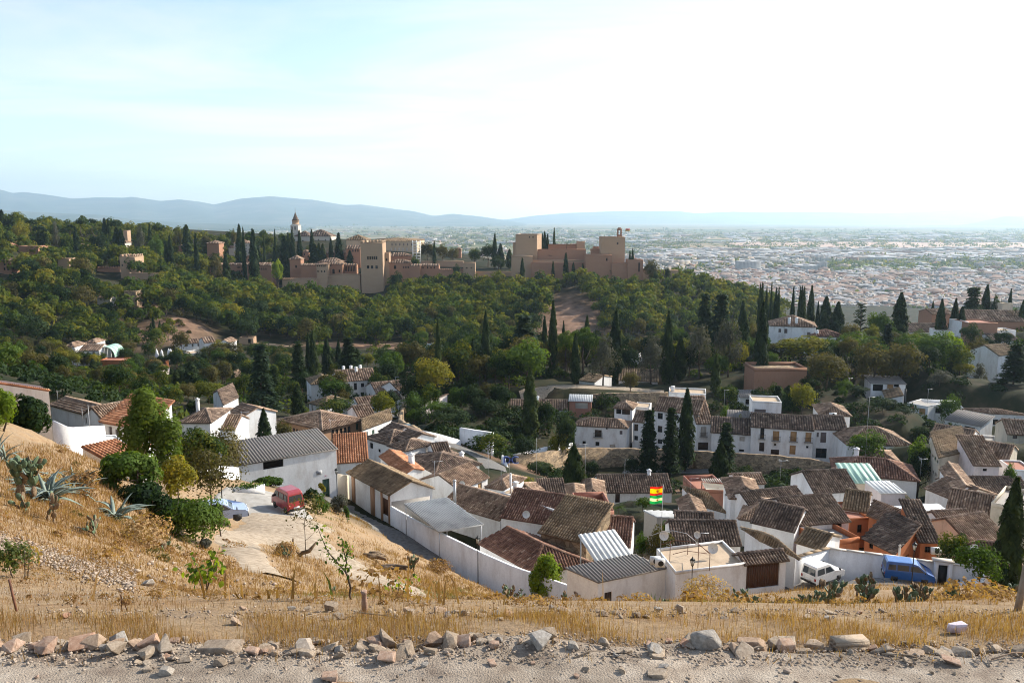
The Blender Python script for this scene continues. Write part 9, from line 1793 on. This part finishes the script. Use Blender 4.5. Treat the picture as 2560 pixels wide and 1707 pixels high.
for k,(cx,cy_) in enumerate([(1362,1470),(1406,1475),(1468,1465),(1486,1470)]):
 t=P(*q(1,cx,cy_),338); r=thing('parasol','closed white parasol on the riverside restaurant terrace','parasol',(t[0],338,t[2]-6),'closed white parasols'); obj('canopy',MB().lathe((0,0,0),[(.75,2.0),(.9,3.0),(.5,5.0),(.05,6)],8).mesh('canopy',M['white']),r); obj('pole',MB().tube([(0,0,-4),(0,0,2.1)],.1,5).mesh('pole',M['metal']),r)
a,b=P(*q(1,862,1535),330),P(*q(1,1022,1535),330); r=thing('arched_canopy','pale green arched canopy beside the riverside mansion','canopy',tuple((a+b)/2)); _o=(a+b)/2; w=np.linalg.norm(b-a)/2; m=MB()
for i in range(12):
 t0,t1=i/12*math.pi,(i+1)/12*math.pi
 for y0,y1 in ((-2,0.5),(.7,3.5),(3.7,7)):m.poly([(-w*math.cos(t0),y0,4.4*math.sin(t0)),(-w*math.cos(t1),y0,4.4*math.sin(t1)),(-w*math.cos(t1),y1,4.4*math.sin(t1)),(-w*math.cos(t0),y1,4.4*math.sin(t0))])
obj('cover',m.mesh('cover',M['green_slat']),r)
for s in (-1,1):obj('post',MB().tube([(s*w,-2,-8),(s*w,-2,.2)],.2,5).mesh('post',M['metal']),r)
a=P(*q(2,1408,528),640); b=P(*q(2,1430,700),640); r=thing('scaffolding','white metal scaffolding tower at the corner of the stone palace','scaffolding',(b[0],640,b[2]-4)); h_=a[2]-b[2]+4; m=MB()
for x in (-6,-3,0):
 for y in (0,3):obj('pole',MB().tube([(x,y,0),(x,y,h_)],.22,4).mesh('pole',M['whitesheet']),r)
for k in range(9):m.abox(-6.2,.2,-.3,3.2,h_*k/9+.8,h_*k/9+1.1)
obj('deck',m.mesh('deck',M['whitesheet']),r)
# writing: tile number on the green-door house, spray paint on the street wall
def text(s,mat,size,o_,eu,ev,parent=None,nm='lettering',ext=.004):
 cu=bpy.data.curves.new('t','FONT'); cu.body=s; cu.size=size; cu.extrude=ext; cu.align_x='CENTER'; cu.align_y='CENTER'; tmp=bpy.data.objects.new('t',cu); me=bpy.data.meshes.new_from_object(tmp); bpy.data.objects.remove(tmp); bpy.data.curves.remove(cu); me.materials.append(mat); o=obj(nm,me,parent); n_=np.cross(eu,ev); o.matrix_local=Matrix(((eu[0],ev[0],n_[0],o_[0]),(eu[1],ev[1],n_[1],o_[1]),(eu[2],ev[2],n_[2],o_[2]),(0,0,0,1))); return o
def on_face(key,f,c,x,y):
 o_,eu,W,nn=HOUSES[key]['faces'][f]; rr=ray(*q(c,x,y)); return rr*((o_ @ nn)/(rr @ nn)),eu,nn
def slab_on(key,f,c,x0,x1,z0,z1,mt,nm,th=.06):
 o_,eu,W,nn=HOUSES[key]['faces'][f]; a,b=[((on_face(key,f,c,x,y)[0]-o_) @ eu) for x,y in (x0,x1)]; a,b=sorted((max(0,min(W,a)),max(0,min(W,b)))); obj(nm,MB().box(o_+eu*(a+b)/2+nn*.0+np.array([0,0,(z0+z1)/2]),eu*(b-a)/2,nn*th,(0,0,(z1-z0)/2)).mesh(nm,M[mt]),HOUSES[key]['root'],loc=HOUSES[key]['L'])
for a_,b_ in (((838,1250),(864,1262)),((1003,1400),(1036,1415)),((1092,1450),(1106,1455)),((1158,1500),(1176,1505))):slab_on('barn','L',6,a_,b_,-1,3.35,'ochre','post',.1)
slab_on('barn','F',6,(1180,1420),(1515,1390),-1,2.55,'grey','cement_patch',.03)
M['ink']=mat_plain('dark_blue_ink',(0.03,0.04,0.10),0.7); M['inkpink']=mat_plain('pink_spray',(0.55,0.22,0.30),0.8)
pp,eu,nn=on_face('rib_house','F',6,550,1153); r=thing('number_sign','small grey tile number sign on the green-door house','sign',tuple(pp)); obj('panel',MB().box(nn*.02,eu*.33,nn*.015,(0,0,.24)).mesh('panel',M['sheet']),r); text('10',M['ink'],.42,nn*.04,eu,np.array([0,0,1.0]),r,'number')
pp,eu,nn=on_face('rib_house','F',6,610,1178); o=text('x-',M['inkpink'],.5,pp+nn*.01,eu,np.array([0,0,1.0]),None,'graffiti'); tag(o,'small pink spray mark above the green door','graffiti')
_a,_b=P(*q(13,1058,150),131.5),P(*q(13,1150,200),131.5); eu=np.array([1.,0,0]); r=thing('graffiti_board','black wall patch with blue outlined bubble letters in the sloping street','graffiti',tuple(_a)); obj('panel',MB().abox(0,_b[0]-_a[0],-.02,.04,_b[2]-_a[2],0).mesh('panel',M['iron']),r); cxm=(_b[0]-_a[0])/2; czm=(_b[2]-_a[2])/2
text('DC',mat_plain('pale_blue_spray',(0.45,0.55,0.85),.8),2.0,(cxm,-.04,czm),eu,np.array([0,0,1.]),r,'letters'); text('DC',mat_plain('blue_spray',(0.04,0.07,0.30),.8),1.7,(cxm,-.06,czm),eu,np.array([0,0,1.]),r,'letters')
# ------------------------------------------------------------------ the city on the plain
m,nt,N,L,out=new_mat('city_facades')
_b=N.new('ShaderNodeBsdfPrincipled'); L.new(_b.outputs[0],out.inputs[0]); _b.inputs['Roughness'].default_value=0.9; _b.inputs['Specular IOR Level'].default_value=0.1
_a=N.new('ShaderNodeAttribute'); _a.attribute_name='rnd'
_r=ramp(N,[(0.0,(0.36,0.33,0.29)),(0.12,(0.42,0.34,0.27)),(0.22,(0.42,0.40,0.38)),(0.34,(0.33,0.19,0.13)),(0.44,(0.50,0.42,0.33)),(0.5,(0.28,0.27,0.27)),(0.6,(0.24,0.155,0.12)),(0.7,(0.17,0.12,0.10)),(0.8,(0.28,0.21,0.17)),(0.9,(0.42,0.41,0.40)),(1.0,(0.48,0.47,0.455))]); _r.color_ramp.interpolation='CONSTANT'
L.new(_a.outputs['Fac'],_r.inputs[0])
# storeys and window bays, far too distant to be told apart one by one
_g=N.new('ShaderNodeNewGeometry'); _s=N.new('ShaderNodeSeparateXYZ'); L.new(_g.outputs['Position'],_s.inputs[0])
def _mth(op,a,b):
 n=N.new('ShaderNodeMath'); n.operation=op
 for i,v in enumerate((a,b)):
  if isinstance(v,(int,float)):n.inputs[i].default_value=v
  else:L.new(v,n.inputs[i])
 return n.outputs[0]
_w1=_mth('LESS_THAN',_mth('FRACT',_mth('MULTIPLY',_s.outputs['Z'],0.31),0),0.45); _w2_=_mth('LESS_THAN',_mth('FRACT',_mth('MULTIPLY',_mth('ADD',_s.outputs['X'],_s.outputs['Y']),0.23),0),0.5)
_sn=N.new('ShaderNodeSeparateXYZ'); L.new(_g.outputs['Normal'],_sn.inputs[0]); _vert=_mth('LESS_THAN',_mth('ABSOLUTE',_sn.outputs['Z'],0),0.3)
_mk=_mth('MULTIPLY',_mth('MULTIPLY',_mth('MULTIPLY',_w1,_w2_),_vert),0.75)
_mx=N.new('ShaderNodeMix'); _mx.data_type='RGBA'; L.new(_mk,_mx.inputs[0]); L.new(_r.outputs[0],_mx.inputs[6]); _mx.inputs[7].default_value=(0.05,0.05,0.055,1); L.new(_mx.outputs[2],_b.inputs['Base Color'])
M['city']=m
gc=np.random.default_rng(5)
def city_block(mb,x,y,z,w,d,h,rot,hip,rw,rr):
 c,s=math.cos(rot),math.sin(rot); T=lambda a,b,zz:(x+a*c-b*s,y+a*s+b*c,z+zz)
 V=[T(-w,-d,0),T(w,-d,0),T(w,d,0),T(-w,d,0),T(-w,-d,h),T(w,-d,h),T(w,d,h),T(-w,d,h)]
 mb.add(V,[[0,1,5,4],[1,2,6,5],[2,3,7,6],[3,0,4,7]],rw)
 if hip:
  e=0.4; k=min(w,d)*0.5; V=[T(-w-e,-d-e,h),T(w+e,-d-e,h),T(w+e,d+e,h),T(-w-e,d+e,h)]
  V+=[T(-w+d if w>d else 0,0 if w>d else-d+w,h+k),T(w-d if w>d else 0,0 if w>d else d-w,h+k)]
  mb.add(V,[[0,1,5,4],[1,2,5],[2,3,4,5],[3,0,4]] if w>d else [[0,1,4],[1,2,5,4],[2,3,5],[3,0,4,5]],rr)
 else:
  V=[T(-w,-d,h),T(w,-d,h),T(w,d,h),T(-w,d,h)]; mb.add(V,[[0,1,2,3]],rr)
  V=[T(-w*.3,-d*.3,h),T(w*.2,-d*.3,h),T(w*.2,d*.2,h),T(-w*.3,d*.2,h),T(-w*.3,-d*.3,h+3),T(w*.2,-d*.3,h+3),T(w*.2,d*.2,h+3),T(-w*.3,d*.2,h+3)]
  mb.add(V,[[0,1,5,4],[1,2,6,5],[2,3,7,6],[3,0,4,7],[4,5,6,7]],rw)
items=[]
def quarter(px0,px1,py0,py1,n,w0,w1,h0,h1,dens=None):
 k=0
 while k<n:
  px=gc.uniform(px0,px1); py=py1-(py1-py0)*gc.random()**1.0
  k+=1
  if dens and gc.random()>dens(px,py):continue
  p=PZ(px,py,PLAIN_Z); items.append((p[1],p[0],gc.uniform(w0,w1),gc.uniform(w0,w1),gc.uniform(h0,h1)))
quarter(1640,2700,692,785,3400,5,13,8,19)
quarter(1560,2700,640,695,1200,8,24,7,20,lambda px,py:0.12 if px>2060 and py<684 else 0.6)
quarter(1620,2700,622,648,420,15,60,6,14)
quarter(1050,1700,575,640,230,12,40,6,16)
quarter(350,1300,556,590,240,14,34,5,10)
quarter(1300,2700,582,606,260,25,90,5,12)
items.sort()
big=sorted(range(len(items)),key=lambda i:-(items[i][2]+items[i][3])*(items[i][4]+6)/items[i][0]**2)[:290]; bigset=set(big)
mbs=MB()
CITY={True:('pale city house with tiled hip roof in the hazy town on the plain','hip-roofed houses of the far city'),False:('pale flat-roofed city block in the hazy town on the plain','flat-roofed blocks of the far city')}
for i,(y,x,w,d,h) in enumerate(items):
 hip=bool(gc.random()<0.42 and max(w,d)<14 and y<4500); rw=gc.choice([0.05,0.15,0.15,0.25,0.38,0.46,0.30]); rr=gc.choice([0.62,0.72,0.82,0.55]) if hip else gc.choice([0.55,0.92,0.97,0.85]); rot=0.35*math.sin(x*0.003)+gc.normal(0,0.25)
 if i in bigset:
  mb=MB(); city_block(mb,0,0,0,w,d,h,rot,hip,rw,rr); tag(obj('city_block',mb.mesh('city_block',M['city']),loc=(x,y,PLAIN_Z-3)),*((CITY[hip][0],'building',CITY[hip][1])))
 else:city_block(mbs,x,y,PLAIN_Z-3,w,d,h,rot,hip,rw,rr)
obj('city',mbs.mesh('city',M['city']),kind='stuff')
for (px0,px1,pyb,pyt,d,rw,lb) in [(1845,1894,681,651,25,0.25,'big white slab hospital-like block with one sunlit end in the middle of the plain'),(1990,2041,680,661,30,0.30,'glassy greenish office block beside a pale tower in the city'),(2054,2062,681,652,12,0.25,'slim pale tower right of the glassy office block'),(2362,2415,690,667,20,0.25,'pale office slab with window grid at the meadow edge'),(2147,2192,682,670,30,0.25,'long low white building at the near edge of the meadow'),(2365,2450,702,688,25,0.30,'long apartment slab below the pale office slab'),(2300,2323,750,738,15,0.36,'dark red block among the roofs of the city'),(1700,1800,658,650,40,0.27,'long white market hall with bright roof left of the white slab')]:
 p=PZ((px0+px1)/2,pyb,PLAIN_Z); w=(px1-px0)/FPX*p[1]/2; mb=MB(); city_block(mb,0,0,0,w,d,(pyb-pyt)/FPX*p[1],0.1,False,rw,0.97); tag(obj('city_landmark',mb.mesh('city_landmark',M['city']),loc=(p[0],p[1],PLAIN_Z-2)),lb,'building')
Cn=[]
for (px0,px1,py0,py1,n) in [(1640,2700,640,790,620),(1080,1700,572,640,260),(2060,2600,655,690,120),(300,1300,552,600,200),(1300,2700,576,626,620),(1880,2120,745,800,70)]:
 for _ in range(n):
  p=PZ(gc.uniform(px0,px1),gc.uniform(py0,py1),PLAIN_Z); r=gc.uniform(3,7)*(1+p[1]/6000); o=gc.normal(size=(26,3))*r*np.array([1.6,1.2,.55]); o[:,2]=np.abs(o[:,2])+r*.4; Cn.append((p+o,np.full(26,r*.5)))
_S=np.concatenate([c[1] for c in Cn]); Cn=np.concatenate([c[0] for c in Cn]); V,Fq=quads(Cn,gc.normal(size=(len(Cn),3))+(0,0,.6),_S,1.2,gc)
obj('city_foliage',mesh_np('city_foliage',V,Fq,M['lf_wood'],gc.random(len(Cn))),kind='stuff')
build_haze()
